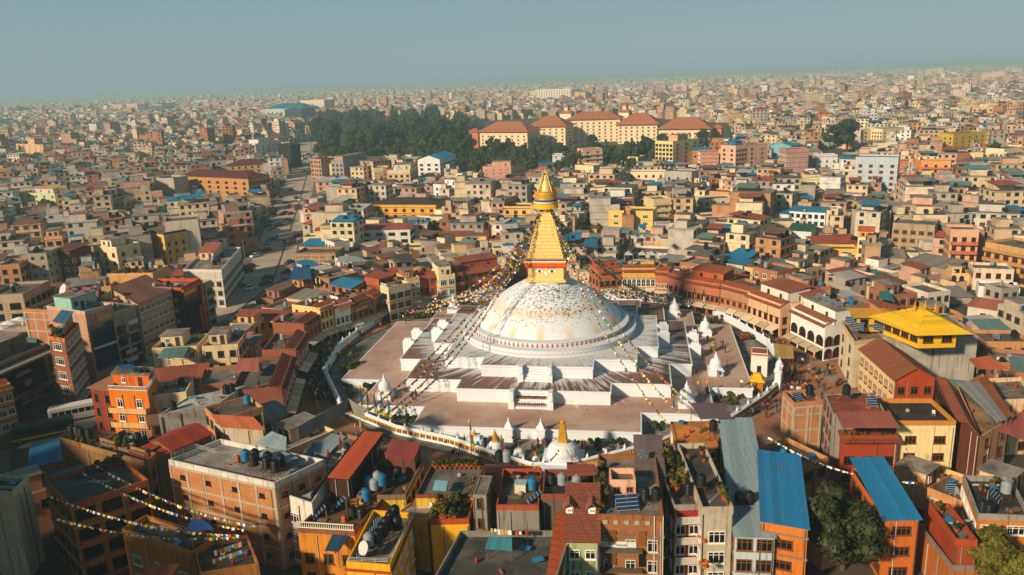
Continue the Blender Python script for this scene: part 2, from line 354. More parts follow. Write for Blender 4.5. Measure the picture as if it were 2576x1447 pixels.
DOMEP = prof
g = MB(); g.lathe(prof, 128); g.obj('dome', DOME, ST, uv=False, smooth=True)
def dome_z(r):
    for (ra, za), (rb, zb) in zip(prof, prof[1:]):
        if rb <= r <= ra: return za+(zb-za)*(ra-r)/max(ra-rb, 1e-6)
    return prof[-1][1]
BRN = mat('a8623e', 'flat'); 
gm = MB(); wseg = 2*pi*18.85/112                                # red painted garlands
pts = [(-.5+k/6, .28*(1-(2*k/6-1)**2)) for k in range(7)]
for (x0, y0), (x1, y1) in zip(pts, pts[1:]):
    gm.face([(x0*wseg, -.02, .62-y0*1.5), (x1*wseg, -.02, .62-y1*1.5), (x1*wseg, -.02, .70-y1*1.5), (x0*wseg, -.02, .70-y0*1.5)])
gme = gm.mesh('garland', BRN)
for k in range(112):
    a = 2*pi*k/112; link('garland', gme, d1, (18.83*cos(a), 18.83*sin(a), 7.1), a+pi/2)
nm = MB(); ws = 2*pi*17.25/108
nm.box(0, 0, .42, .26, .1, .5, m=0); nm.face([(-.1, -.06, .25), (.1, -.06, .25), (.1, -.06, .6), (-.1, -.06, .6)], 1)
nm.face([(-.24, -.055, .72), (.24, -.055, .72), (0, -.055, 1.02)], 0)
for (x0, y0), (x1, y1) in zip(pts, pts[1:]): nm.face([(x0*ws, -.052, .55-y0*1.4), (x1*ws, -.052, .55-y1*1.4), (x1*ws, -.052, .63-y1*1.4), (x0*ws, -.052, .63-y0*1.4)], 0)
nme = nm.mesh('niche', [mat('c07a52', 'flat'), mat('7a4a36', 'flat')])
for k in range(108):
    a = 2*pi*(k+.5)/108; link('niche', nme, d2, (17.23*cos(a), 17.23*sin(a), 8.35), a+pi/2)
# harmika, eyes, steps, parasol
GOLD = mat('ffd98c', 'gold', .5); GOLD2 = mat('dca03c', 'gold', .45)
g = MB(); g.box(0, 0, 18.85, 8.5, 8.5, .5); g.box(0, 0, 20.6, 7.55, 7.55, 3.4); g.box(0, 0, 22.9, 7.7, 7.7, 1.4); hk = g.obj('harmika', GOLD, ST)
# gilded plates of the cube
EW = mat('f2f0ea', 'flat', .6); EB = mat('1f6fa8', 'flat', .5); EK = mat('101418', 'flat', .5); ER = mat('8d3b1e', 'flat')
def almond(w, h, n=12):
    up = [(-w/2+w*k/n, h*.62*sin(pi*k/n)**.9) for k in range(n+1)]; dn = [(w/2-w*k/n, -h*.38*sin(pi*k/n)) for k in range(1, n)]
    return up + dn
for f in range(4):
    rz = f*pi/2; Mz = Matrix.Rotation(rz, 3, 'Z')
    for sg in (-1, 1):
        def put(poly, yy, m, nm, par, dx=0, dz=0):
            q = MB(); P = [(sg*(1.32)+x+dx, yy, 20.95+z+dz) for x, z in poly]; P2 = [(x, y+.05, z) for x, y, z in P]
            n = len(P); q.face(P[::-1] if False else P); 
            for k in range(n): q.face([P[k], P2[k], P2[(k+1) % n], P[(k+1) % n]])
            o = q.obj(nm, m, par, uv=False); 
            return o
        circ = lambda r, n=16: [(r*cos(2*pi*k/n), r*sin(2*pi*k/n)) for k in range(n)]
        e = put(almond(1.75, .85), -3.84, EW, 'eye', ST); i_ = put(circ(.34), -3.88, EB, 'iris', e, 0, .04); 
        put(circ(.15, 10), -3.91, EK, 'pupil', e, 0, .05)
        put([(-.95*1, .28), (-.6, .50), (0, .60), (.6, .50), (.95, .28), (.6, .42), (0, .50), (-.6, .42)], -3.845, ER, 'upper_lid', e)
        br = [(-1.05, .62), (-.5, .95), (.2, .98), (1.0, .62), (.2, .86), (-.5, .82)]
        put(br, -3.846, EB, 'eyebrow', ST)
        e.rotation_euler = (0, 0, rz); ST.children[-1].rotation_euler = (0, 0, rz)
    for o in [c for c in ST.children if c.name.startswith('eyebrow')][-2:]: o.rotation_euler = (0, 0, rz)
    q = MB(); pl = [(-.16, .15), (.16, .15), (.30, -.2), (.22, -.75), (.05, -.95), (-.1, -.6), (-.28, -.15)]; P = [(x, -3.84, 20.75+z) for x, z in pl]; q.face(P); q.obj('nose_sign', EW, ST, rz=rz, uv=False)
def clothband(hw, z0, z1, hexs, nm, fl=.0, par=None, wav=0):
    q = MB(); n = 10; ring = []
    for s in range(4):
        a = s*pi/2
        for k in range(n):
            t = -1+2*k/n; x, y = t*hw, -hw-fl-wav*(.5+.5*sin(k*2.1+s)); ring.append((x*cos(a)-y*sin(a), x*sin(a)+y*cos(a)))
    m = len(ring)
    for k in range(m): j = (k+1) % m; q.face([(*ring[k], z0-wav*.8*sin(k*1.7)), (*ring[j], z0-wav*.8*sin((k+1)*1.7 if j else 0)), (*ring[j], z1), (*ring[k], z1)])
    return q.obj(nm, mat(hexs, 'flat', .8), ST, uv=False)
clothband(4.28, 21.95, 22.95, 'e2501c', 'valance', 0, wav=.06); clothband(4.33, 22.85, 23.2, 'f0b92c', 'valance', wav=.03); clothband(4.36, 23.1, 23.35, 'e9e6d8', 'valance', wav=.02); clothband(4.38, 23.3, 23.75, '2b5c86', 'valance', wav=.02)
g = MB(); g.box(0, 0, 23.72, 8.9, 8.9, .12); g.obj('valance_frame', GOLD2, ST)
for k in range(13):                                            # the thirteen steps
    t = k/13; hw = 3.85*(1-t)+1.28*t; z0 = 23.78+9.35*t; g = MB(); hh_ = 9.35/13
    g.box(0, 0, z0+hh_*.42, 2*hw-.22, 2*hw-.22, hh_*.84); g.box(0, 0, z0+hh_*.92, 2*hw, 2*hw, hh_*.16)
    sp = g.obj('spire_step', GOLD, ST)
    if k < 11:
        q = MB(); q.box(0, 0, 0, .05, .04, hh_*.80); qm = q.mesh('seam', GOLD2); nn_ = max(3, int(7*(1-t)))
        for f in range(2):
            for s in range(nn_):
                x = (s-(nn_-1)/2)*(2*hw-.4)/nn_; v = Matrix.Rotation((0, pi/2, -pi/2)[f], 3, 'Z')@Vector((x, -hw+.10, z0+hh_*.42)); link('seam', qm, sp, v, (0, pi/2)[f])
g = MB(); g.lathe([(1.15, 33.1), (1.0, 33.5), (1.45, 33.9), (1.5, 34.2), (1.1, 34.5)], 24); g.obj('lotus_neck', GOLD, ST, smooth=True, uv=False)
def ringcloth(r0, r1, z0, z1, hexs, wav=0):
    q = MB(); n = 48
    for k in range(n):
        f = lambda i: (2*pi*i/n, r0+wav*sin(i*2.6))
        (a, ra), (c, rc) = f(k), f((k+1) % n); q.face([(ra*cos(a), ra*sin(a), z0), (rc*cos(c), rc*sin(c), z0), (r1*cos(c), r1*sin(c), z1), (r1*cos(a), r1*sin(a), z1)])
    q.obj('parasol_cloth', mat(hexs, 'flat', .8), ST, uv=False)
ringcloth(2.62, 2.42, 33.95, 35.05, 'f6b416', .07); ringcloth(2.45, 2.44, 35.0, 35.2, 'b5522a'); ringcloth(2.46, 2.45, 35.15, 35.45, 'efeade'); ringcloth(2.47, 2.44, 35.4, 35.95, '1f5f8c')
g = MB(); g.lathe([(2.38, 35.7), (2.42, 35.95), (2.36, 36.1), (2.36, 36.9), (2.42, 37.0), (2.36, 37.4), (2.40, 37.6), (2.25, 37.62), (2.2, 37.2)], 40); g.obj('parasol_crown', GOLD2, ST, smooth=False, uv=False)
q = MB(); q.face([(-.16, 0, 0), (0, 0, -.28), (.16, 0, 0)]); qm = q.mesh('fringe', GOLD2)
for k in range(36): a = 2*pi*k/36; link('fringe', qm, ST, (2.49*cos(a), 2.49*sin(a), 35.98), a+pi/2)
g = MB(); g.lathe([(1.2, 37.2), (1.18, 37.6), (1.02, 38.6), (.75, 39.4), (.4, 39.9), (.3, 40.0), (.55, 40.15), (.5, 40.3), (.2, 40.4), (.36, 40.6), (.3, 40.75), (.14, 40.85), (.26, 41.0), (.12, 41.2), (.18, 41.4), (.08, 41.55), (.12, 41.75), (.03, 42.1), (0, 42.4)], 24); g.obj('pinnacle', GOLD, ST, smooth=True, uv=False)
for k in range(4):
    a = pi/4+k*pi/2; g = MB(); g.tube((2.1*cos(a), 2.1*sin(a), 37.5), (.5*cos(a), .5*sin(a), 41.15), .17, 8, .13); g.lathe([(0, -.2), (.3, -.1), (.34, .05), (.2, .2), (0, .25)], 8, c=(.62*cos(a), .62*sin(a), 41.3)); g.obj('crown_strut', mat('e6bd62', 'gold', .5), ST, uv=False)
# ------------------------------------------------------------------ figures, letters and other small meshes made once
DG = lambda: bpy.context.evaluated_depsgraph_get()
def skin_mesh(name, pts, edges, mats, fmat, root=0, sub=1):
    me = bpy.data.meshes.new('s'); me.from_pydata([p[:3] for p in pts], edges, []); o = bpy.data.objects.new('s', me); COL.objects.link(o)
    o.modifiers.new('sk', 'SKIN'); sv = me.skin_vertices[0].data
    for i, p in enumerate(pts): sv[i].radius = (p[3], p[4] if len(p) > 4 else p[3])
    sv[root].use_root = True; s = o.modifiers.new('ss', 'SUBSURF'); s.levels = sub; s.render_levels = sub
    r = bpy.data.meshes.new_from_object(o.evaluated_get(DG())); r.name = name; bpy.data.objects.remove(o)
    r.materials.clear()
    for m in mats: r.materials.append(m)
    for p in r.polygons: p.material_index = fmat(p.center)
    return r
SKIN, HAIR, TROU, CLO = mat('9a6a4c', 'flat'), mat('16120f', 'flat', .6), mat('23262c', 'flat'), mat('ffffff', 'objcol')
def pers(pose):
    a = .16 if pose.startswith('walk') else 0.02; ar = .14 if pose.startswith('walk') else .03; robe = pose == 'robe'
    P = [(0, 0, .92, .15, .11), (0, 0, 1.15, .15, .11), (0, 0, 1.38, .17, .11), (0, 0, 1.47, .065), (0, -.02, 1.58, .10, .11), (0, -.01, 1.68, .085, .095),
         (-.09, 0, .88, .095), (-.10, -a, .50, .065), (-.10, a*.4-.02, .08, .05), (-.10, a*.4-.14, .04, .04), (.09, 0, .88, .095), (.10, a, .50, .065), (.10, a*1.9, .10, .05), (.10, a*1.9-.12, .05, .04),
         (-.19, 0, 1.40, .065), (-.25, ar, 1.14, .052), (-.24, ar*.4-.10, .93, .04), (-.23, ar*.4-.13, .84, .035), (.19, 0, 1.40, .065), (.25, -ar, 1.14, .052), (.24, -ar*1.8-.06, .95, .04), (.23, -ar*2-.08, .87, .035)]
    E_ = [(0, 1), (1, 2), (2, 3), (3, 4), (4, 5), (0, 6), (6, 7), (7, 8), (8, 9), (0, 10), (10, 11), (11, 12), (12, 13), (2, 14), (14, 15), (15, 16), (16, 17), (2, 18), (18, 19), (19, 20), (20, 21)]
    if robe: P = [(x, y, z, max(r[0], .13 if .3 < z < .95 and abs(x) < .15 else r[0]), *r[1:]) for x, y, z, *r in P]
    if pose == 'sit':
        P = [(x, y, z-.5, *r) for x, y, z, *r in P]; 
        for i, v in {7: (-.16, -.36, .40, .07), 8: (-.13, -.36, .08, .05), 9: (-.13, -.46, .04, .04), 11: (.16, -.36, .40, .07), 12: (.13, -.36, .08, .05), 13: (.13, -.46, .04, .04)}.items(): P[i] = v
    zt = 1.52 if pose != 'sit' else 1.02
    def fm(c):
        if c.z > zt-.03: return 1 if (c.z > zt+.11 or c.y > .02) else 0
        if abs(c.x) > .2 and c.z < (.93 if pose != 'sit' else .42): return 0
        if c.z < (.86 if pose != 'sit' else .34) and not robe: return 2
        return 3
    return skin_mesh('person', P, E_, [SKIN, HAIR, TROU, CLO], fm)
PERS = {k: pers(k) for k in ('stand', 'walk', 'robe', 'sit')}
def text_mesh(s, size=1., ex=.01):
    c = bpy.data.curves.new('t', 'FONT'); c.body = s; c.size = size; c.extrude = ex; c.align_x = 'CENTER'; c.align_y = 'CENTER'; c.resolution_u = 2
    o = bpy.data.objects.new('t', c); COL.objects.link(o); r = bpy.data.meshes.new_from_object(o.evaluated_get(DG())); bpy.data.objects.remove(o); bpy.data.curves.remove(c); r.name = 'lettering'
    r.transform(Matrix.Rotation(pi/2, 4, 'X')); r.materials.clear(); return r
TXT = {s: text_mesh(s) for s in ('13 STEPS', 'CARNA HOSPITAL', 'चाबहिल हस्पिटल', 'HIMALAYAN JAVA COFFEE', 'XAVIER', 'remit', 'LAND', 'MEXICO')}
def statue(p, s, lab, col='e9e2d4'):
    e = empty('lion_statue', p, -1.2); tag(e, lab, 'statue', 'guardian lion statues'); g = MB(); g.box(0, 0, .45*s, 1.4*s, .8*s, .9*s); g.obj('pedestal', LW, e)
    V = [(0, 0, 1.25, .28, .3), (-.45, 0, 1.3, .30), (.45, 0, 1.45, .32), (.72, 0, 1.85, .28), (.95, 0, 1.8, .16), (.45, .18, 1.1, .13), (.5, .18, .92, .1), (.45, -.18, 1.1, .13), (.5, -.18, .92, .1), (-.5, .2, 1.1, .16), (-.4, .2, .93, .11), (-.5, -.2, 1.1, .16), (-.4, -.2, .93, .11), (-.8, 0, 1.6, .08), (-.75, 0, 1.95, .06)]
    me = skin_mesh('lion', V, [(0, 1), (0, 2), (2, 3), (3, 4), (2, 5), (5, 6), (2, 7), (7, 8), (1, 9), (9, 10), (1, 11), (11, 12), (1, 13), (13, 14)], [mat(col, 'plaster')], lambda c: 0); o = link('lion', me, e); o.scale = (s, s, s); return e
LION = statue((0, 0, -50), 1.15, 'white guardian lion'); LION_CH = None
# ------------------------------------------------------------------ houses
def offset(poly, d):
    n = len(poly); out = []
    for i in range(n):
        p0, p1, p2 = (np.array(poly[(i+k) % n], float) for k in (-1, 0, 1))
        e1 = (p1-p0)/np.linalg.norm(p1-p0); e2 = (p2-p1)/np.linalg.norm(p2-p1)
        n1 = np.array([e1[1], -e1[0]]); n2 = np.array([e2[1], -e2[0]])
        out.append(tuple(p1 + (n1+n2)*d/max(1+n1@n2, .2)))
    return out
WINC = {}
def win_meshes(kind, w, h, fr):
    w = round(w*5)/5; h = round(h*5)/5; key = (kind, w, h, fr)
    if key in WINC: return WINC[key]
    f = MB(); p = MB(); t = .09 if kind != 2 else .16; y = -.05
    if kind == 3: f.box(0, y, -h/2-.05, w+.1, .14, .1)
    elif kind == 1:
        n = 8; r = w/2; zc = h/2-r
        arc = [(r*cos(pi-pi*k/n), zc+r*sin(pi*k/n)) for k in range(n+1)]; ao = [((r+.14)*cos(pi-pi*k/n), zc+(r+.14)*sin(pi*k/n)) for k in range(n+1)]
        inn = [(-r, -h/2)]+arc+[(r, -h/2)]; out = [(-r-.14, -h/2)]+ao+[(r+.14, -h/2)]
        for k in range(len(inn)-1): f.face([(out[k][0], y-.06, out[k][1]), (inn[k][0], y-.06, inn[k][1]), (inn[k+1][0], y-.06, inn[k+1][1]), (out[k+1][0], y-.06, out[k+1][1])]); f.face([(out[k+1][0], 0, out[k+1][1]), (out[k][0], 0, out[k][1]), (out[k][0], y-.06, out[k][1]), (out[k+1][0], y-.06, out[k+1][1])])
        f.box(0, y-.02, 0, .06, .06, h*.95); f.box(0, y-.02, -h*.05, w, .05, .06); f.box(0, y-.04, -h/2-.06, w+.45, .2, .12)
        p.face([(x, -.025, z) for x, z in inn[::-1]][::-1])
    else:
        f.box(0, y, h/2-t/2, w, .12, t); f.box(0, y, -h/2+t/2, w, .12, t)
        for sx in (-1, 1): f.box(sx*(w/2-t/2), y, 0, t, .12, h-2*t)
        nm = 1 if w < 1.5 else (2 if w < 2.2 else 3)
        for k in range(nm): f.box(-w/2+w*(k+1)/(nm+1), y+.01, 0, .07, .08, h-2*t)
        if h > 1.1: f.box(0, y+.015, h*.22, w-2*t, .06, .06)
        f.box(0, y-.03, -h/2-.05, w+.2, .22, .09)
        if kind == 2: f.box(0, y-.03, h/2+.07, w+.5, .16, .14)
    if kind != 1: p.face([(-w/2+.02, -.025, -h/2+.02), (w/2-.02, -.025, -h/2+.02), (w/2-.02, -.025, h/2-.02), (-w/2+.02, -.025, h/2-.02)])
    r = (f.mesh('window', mat(fr, 'flat', .7), uv=False), p.mesh('pane', GLASS, uv=False)); WINC[key] = r
    g = MB(); g.v = f.v+p.v; o = len(f.v); g.f = f.f+[tuple(i+o for i in q) for q in p.f]; g.m = [0]*len(f.f)+[1]*len(p.f)
    r = r + (g.mesh('window', [mat(fr, 'flat', .7), GLASS], uv=False),); WINC[key] = r
    return r
def add_win(e, kind, w, h, fr, loc, rz, near):
    a, b_, c = win_meshes(kind, w, h, fr)
    if near: o = link('window', a, e, loc, rz); link('pane', b_, o)
    else: link('window', c, e, loc, rz)
def plane_pieces(e, name, a, b, c, d, m, n, along='u', th=.07, lap=.0):
    "roof plane a-b (eave, left to right), d-c (ridge) cut into n sheets ('u') or courses ('v')"
    a, b, c, d = (np.array(p, float) for p in (a, b, c, d)); nn = np.cross(b-a, d-a); nn = nn/np.linalg.norm(nn)
    for k in range(n):
        t0, t1 = k/n, (k+1)/n
        if along == 'u': q = [a+(b-a)*t0, a+(b-a)*t1, d+(c-d)*t1, d+(c-d)*t0]; up = nn*(.012*(k % 2))
        else: q = [a+(d-a)*t0, b+(c-b)*t0, b+(c-b)*t1, a+(d-a)*t1]; up = nn*0
        g = MB(); lo = [p+up-nn*th for p in q]; hi = [p+up for p in q]
        if along == 'v': hi[0] = hi[0]+nn*.05; hi[1] = hi[1]+nn*.05
        g.face(hi); g.face(lo[::-1])
        for i in range(4): j = (i+1) % 4; g.face([lo[i], lo[j], hi[j], hi[i]])
        g.obj(name, m, e)
INFO = {}; HOUSES = []
SMASK = np.zeros((362, 644), np.float32)                      # how far one must be able to see, per survey direction
def smask(pts3, dep):
    P = np.array([proj(p)[:2] for p in pts3])/4; x0, y0 = np.maximum(np.floor(P.min(0)).astype(int), 0); x1, y1 = np.ceil(P.max(0)).astype(int); x1 = min(x1, 644); y1 = min(y1, 362)
    if x1 <= x0 or y1 <= y0: return None
    xs, ys = np.meshgrid(np.arange(x0, x1)+.5, np.arange(y0, y1)+.5); r = np.zeros(xs.shape, bool); j = len(P)-1
    for i in range(len(P)):
        dy = P[j][1]-P[i][1]; dy = dy if abs(dy) > 1e-9 else 1e-9
        r ^= ((P[i][1] > ys) != (P[j][1] > ys)) & (xs < (P[j][0]-P[i][0])*(ys-P[i][1])/dy+P[i][0]); j = i
    S = SMASK[y0:y1, x0:x1]
    if dep is None: return S[r]
    S[r] = np.maximum(S[r], dep)
def smask_px(pts, dep):
    smask([CAM+FWD*9+RGT*9*(x-1288)/FPX+UPV*9*(723.5-y)/FPX for x, y in pts], dep)
def blocks(P, h):
    "share of a house's outline that would hide something farther that must stay in view"
    c = sum(P)/4; d = proj((c[0], c[1], 0))[2]; k = sorted(range(4), key=lambda i: proj((*P[i], 0))[0]); a, b = P[k[0]], P[k[-1]]
    v = smask([(*a, 0), (*b, 0), (*b, h), (*a, h)], None)
    return 0 if v is None or len(v) == 0 else (v > d+8).mean()
class Occ:                                                     # 1 m occupancy raster, so that no two houses overlap
    X0, Y0, NX, NY = -520, -125, 960, 1000
    a = np.zeros((960, 1000), bool)
def cells(P, grow=0.):
    P = np.array(offset([tuple(p) for p in P], grow)); x0, y0 = np.floor(P.min(0)).astype(int); x1, y1 = np.ceil(P.max(0)).astype(int)
    xs, ys = np.meshgrid(np.arange(x0, x1)+.5, np.arange(y0, y1)+.5, indexing='ij'); ok = np.ones(xs.shape, bool)
    for i in range(4):
        p, q = P[i], P[(i+1) % 4]; ok &= ((q[0]-p[0])*(ys-p[1])-(q[1]-p[1])*(xs-p[0])) >= 0
    ix = (xs[ok]-Occ.X0).astype(int); iy = (ys[ok]-Occ.Y0).astype(int); k = (ix >= 0) & (ix < Occ.NX) & (iy >= 0) & (iy < Occ.NY)
    return ix[k], iy[k]
def house(name, label, cat, P, h, wall='e8d5b5', wkind='plaster', group=None, z0=0, sh=2.75, par=.75, nf=None, nl=None, nr=None, ww=1.25, wh=1.35, fr='6b3a22', wk=0, gf=None, bands=None, corn=None, balc=None, roof='flat', rc='8a4a33', rk='sheet', rise=1.6, n=8, grid=False, deck='77706a', room=None, parc=None, skirt=None, near=None, dirt=.55, awn=None, over=.45, side=None, railc='d8cfc0', noocc=False, mk=.18):
    P = [np.array(p[:2], float) for p in P]; c = sum(P)/4; ex = P[1]-P[0]; rz = atan2(ex[1], ex[0]); ca, sa = cos(-rz), sin(-rz)
    L = [((p-c)[0]*ca-(p-c)[1]*sa, (p-c)[0]*sa+(p-c)[1]*ca) for p in P]
    if not noocc: OCCX, OCCY = cells(P); Occ.a[OCCX, OCCY] = True
    dep = proj((c[0], c[1], h))[2]; near = dep < 150 if near is None else near
    e = empty(name, (c[0], c[1], z0), rz); tag(e, label, cat, group); HOUSES.append(e)
    if mk is not None: smask([(*P[0], h*mk), (*P[1], h*mk), (*P[1], h+rise*(roof != 'flat')), (*P[0], h+rise*(roof != 'flat'))], dep)
    H_ = h-z0; flat = roof in ('flat',); hd = H_-(par if flat else 0)
    wm = mat(wall, wkind, dirt=dirt)
    g = MB(); g.prism(L, -.3, hd, 0, top=False, bottom=False); g.obj('wall', wm, e)
    if flat:
        inn = offset(L, -.18); g = MB()
        for k in range(4):
            j = (k+1) % 4; a, b, q, r = L[k], L[j], inn[j], inn[k]
            g.face([(*a, hd), (*b, hd), (*b, H_), (*a, H_)]); g.face([(*a, H_), (*b, H_), (*q, H_), (*r, H_)]); g.face([(*q, hd), (*r, hd), (*r, H_), (*q, H_)])
        g.obj('parapet', mat(parc, 'plaster', dirt=dirt) if parc else wm, e)
        g = MB(); g.face([(*p, hd) for p in L]); g.obj('roof_deck', mat(deck, 'deck'), e)
    if corn:
        g = MB(); g.prism(offset(L, .22), hd-.34, hd-.1); g.obj('cornice', mat(corn, 'plaster'), e)
    ns = max(1, int(round((hd+.2)/sh)))
    if bands:
        g = MB(); g.prism(offset(L, .13), -.11, .11); me = g.mesh('floor_band', mat(bands, 'plaster'))
        for k in range(1, ns): link('floor_band', me, e, (0, 0, k*sh))
    # sides seen from the survey side
    cols = {0: nf, 1: nr, 3: nl, 2: 0}; cl = np.array([(CAM[:2]-c)[0]*ca-(CAM[:2]-c)[1]*sa, (CAM[:2]-c)[0]*sa+(CAM[:2]-c)[1]*ca])
    for s in (0, 1, 3):
        a = np.array(L[s]); b = np.array(L[(s+1) % 4]); ln = np.linalg.norm(b-a); d = (b-a)/ln; no = np.array([d[1], -d[0]])
        if (cl-(a+b)/2)@no < 0: continue
        nc = cols[s]; nc = int(round(ln/2.6)) if nc is None else nc; ang = atan2(d[1], d[0])
        if grid:
            st = max(2, int(round(ln/3.0)))
            g = MB(); g.box(0, -.02, hd/2-.05, .34, .10, hd); cm_ = g.mesh('column', mat('b9ac98', 'plaster'))
            for k in range(st+1):
                p = a+d*(.17+(ln-.34)*k/st); link('column', cm_, e, (*p, 0), ang)
            g = MB(); g.box(0, -.035, 0, ln, .09, .28); bm_ = g.mesh('beam', mat('b5a893', 'plaster'))
            for k in range(1, ns+1): p = (a+b)/2; link('beam', bm_, e, (*p, min(k*sh, hd-.15)), ang)
        for f in range(ns):
            zc = f*sh+sh*.55
            if zc+wh/2 > hd-.1: continue
            if f == 0 and gf == 'shop' and s == 0:
                k = max(1, int(round(ln/3.2)))
                for q in range(k):
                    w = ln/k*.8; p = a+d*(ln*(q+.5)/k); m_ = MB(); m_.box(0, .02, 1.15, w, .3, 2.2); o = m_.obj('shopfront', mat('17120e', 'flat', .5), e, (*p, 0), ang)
                    m2 = MB(); m2.box(0, -.16, 2.42, w+.3, .12, .4); m2.obj('fascia_board', mat(random.choice(['5a3a26', '3b5a52', '7a2f24', 'c9b486', '40506a']), 'flat'), o)
                    if awn:
                        m3 = MB(); m3.face([(-w/2-.2, -1.9, 2.15), (w/2+.2, -1.9, 2.15), (w/2+.2, -.2, 2.75), (-w/2-.2, -.2, 2.75)]); m3.face([(-w/2-.2, -1.9, 1.9), (w/2+.2, -1.9, 1.9), (w/2+.2, -1.9, 2.15), (-w/2-.2, -1.9, 2.15)]); m3.obj('awning', mat(random.choice(awn), 'flat', .8), o)
                continue
            if f == 0 and gf == 'none': continue
            for q in range(nc):
                p = a+d*(ln*(q+.5)/nc); add_win(e, wk, min(ww, ln/nc*.8), wh, fr, (p[0], p[1], zc), ang, near)
        if balc and s == 0:
            g = MB(); g.box(0, -.55, 0, ln*.96, 1.1, .14)
            bm_ = g.mesh('balcony', mat(balc, 'plaster')); g = MB(); g.box(0, -1.06, .5, ln*.96, .08, .86); g.box(-ln*.48+.04, -.55, .5, .08, .94, .86); g.box(ln*.48-.04, -.55, .5, .08, .94, .86); rm_ = g.mesh('railing', mat(balc, 'plaster'))
            for f in range(1, ns): p = (a+b)/2; o = link('balcony', bm_, e, (*p, f*sh), ang); link('railing', rm_, o)
    rmat = mat(rc, rk)
    def z3(p, z): return (p[0], p[1], z)
    if roof != 'flat':
        O = offset(L, over); al = 'u' if rk == 'sheet' else 'v'
        if roof == 'shed': plane_pieces(e, 'roof_sheet' if al == 'u' else 'tile_course', z3(O[0], hd+.1), z3(O[1], hd+.1), z3(O[2], hd+rise), z3(O[3], hd+rise), rmat, n, al)
        elif roof == 'gablex':
            ml = z3((np.array(O[0])+O[3])/2, hd+rise); mr = z3((np.array(O[1])+O[2])/2, hd+rise); nm = 'roof_sheet' if al == 'u' else 'tile_course'
            plane_pieces(e, nm, z3(O[0], hd-.05), z3(O[1], hd-.05), mr, ml, rmat, n, al); plane_pieces(e, nm, z3(O[2], hd-.05), z3(O[3], hd-.05), ml, mr, rmat, n, al)
            for i, j in ((1, 2), (3, 0)):
                g = MB(); g.face([z3(L[i], hd), z3(L[j], hd), z3((np.array(L[i])+L[j])/2, hd+rise*.93)]); g.obj('gable', wm, e)
        elif roof == 'gabley':
            mf = z3((np.array(O[0])+O[1])/2, hd+rise); mb = z3((np.array(O[2])+O[3])/2, hd+rise); nm = 'roof_sheet' if al == 'u' else 'tile_course'
            plane_pieces(e, nm, z3(O[3], hd-.05), z3(O[0], hd-.05), mf, mb, rmat, n, al); plane_pieces(e, nm, z3(O[1], hd-.05), z3(O[2], hd-.05), mb, mf, rmat, n, al)
            g = MB(); g.face([z3(L[0], hd), z3(L[1], hd), z3((np.array(L[0])+L[1])/2, hd+rise*.93)]); g.obj('gable', wm, e)
        elif roof == 'hip':
            A = [np.array(p) for p in O]; lx = np.linalg.norm(A[1]-A[0]); ly = np.linalg.norm(A[3]-A[0]); nm = 'roof_sheet' if al == 'u' else 'tile_course'
            if lx >= ly: t = min(.5*ly/lx, .48); r0 = (A[0]+A[3])/2+(A[1]-A[0])*t; r1 = (A[1]+A[2])/2-(A[1]-A[0])*t
            else: t = min(.5*lx/ly, .48); r0 = (A[0]+A[1])/2+(A[3]-A[0])*t; r1 = (A[2]+A[3])/2-(A[3]-A[0])*t
            zr = hd+rise; ze = hd-.05
            if lx >= ly: PL = [(A[0], A[1], r1, r0), (A[1], A[2], r1, r1), (A[2], A[3], r0, r1), (A[3], A[0], r0, r0)]
            else: PL = [(A[0], A[1], r0, r0), (A[1], A[2], r1, r0), (A[2], A[3], r1, r1), (A[3], A[0], r0, r1)]
            for q in PL: plane_pieces(e, nm, z3(q[0], ze), z3(q[1], ze), z3(q[2], zr), z3(q[3], zr), rmat, n if al == 'v' else max(2, n//2), al)
    if name in ('house', 'street_building', 'shop_house') and dep < 190 and H_ > 4:
        for s_ in (0, 1):
            a = np.array(L[s_]); b = np.array(L[(s_+1) % 4]); d = (b-a)/np.linalg.norm(b-a); no = np.array([d[1], -d[0]])
            if (cl-(a+b)/2)@no > 0:
                for f_ in random.sample((.04, .33, .64, .96), 2): p = a+(b-a)*f_+no*.07; g = MB(); g.tube((p[0], p[1], 0), (p[0], p[1], hd-.2), .06, 5); g.obj('drain_pipe', mat(random.choice(('b8b2a6', '5a4a3c', '8a8880')), 'flat'), e, uv=False)
    if skirt:                                                  # pent tile roof along the street front
        a = np.array(L[0]); b = np.array(L[1]); d = (b-a)/np.linalg.norm(b-a); no = np.array([d[1], -d[0]]); bk = -no
        dp, zr, zd = 2.2, H_+.55, .85
        plane_pieces(e, 'tile_course', z3(a+no*.8-d*.15, H_-zd), z3(b+no*.8+d*.15, H_-zd), z3(b+bk*dp+d*.15, zr), z3(a+bk*dp-d*.15, zr), mat(skirt, 'tile'), 7, 'v')
        g = MB(); q = [a+bk*.3, b+bk*.3, b+bk*(dp-.1), a+bk*(dp-.1)]; g.face([z3(q[3], hd), z3(q[2], hd), z3(q[2], zr-.12), z3(q[3], zr-.12)][::-1]); g.obj('roof_wall', wm, e)
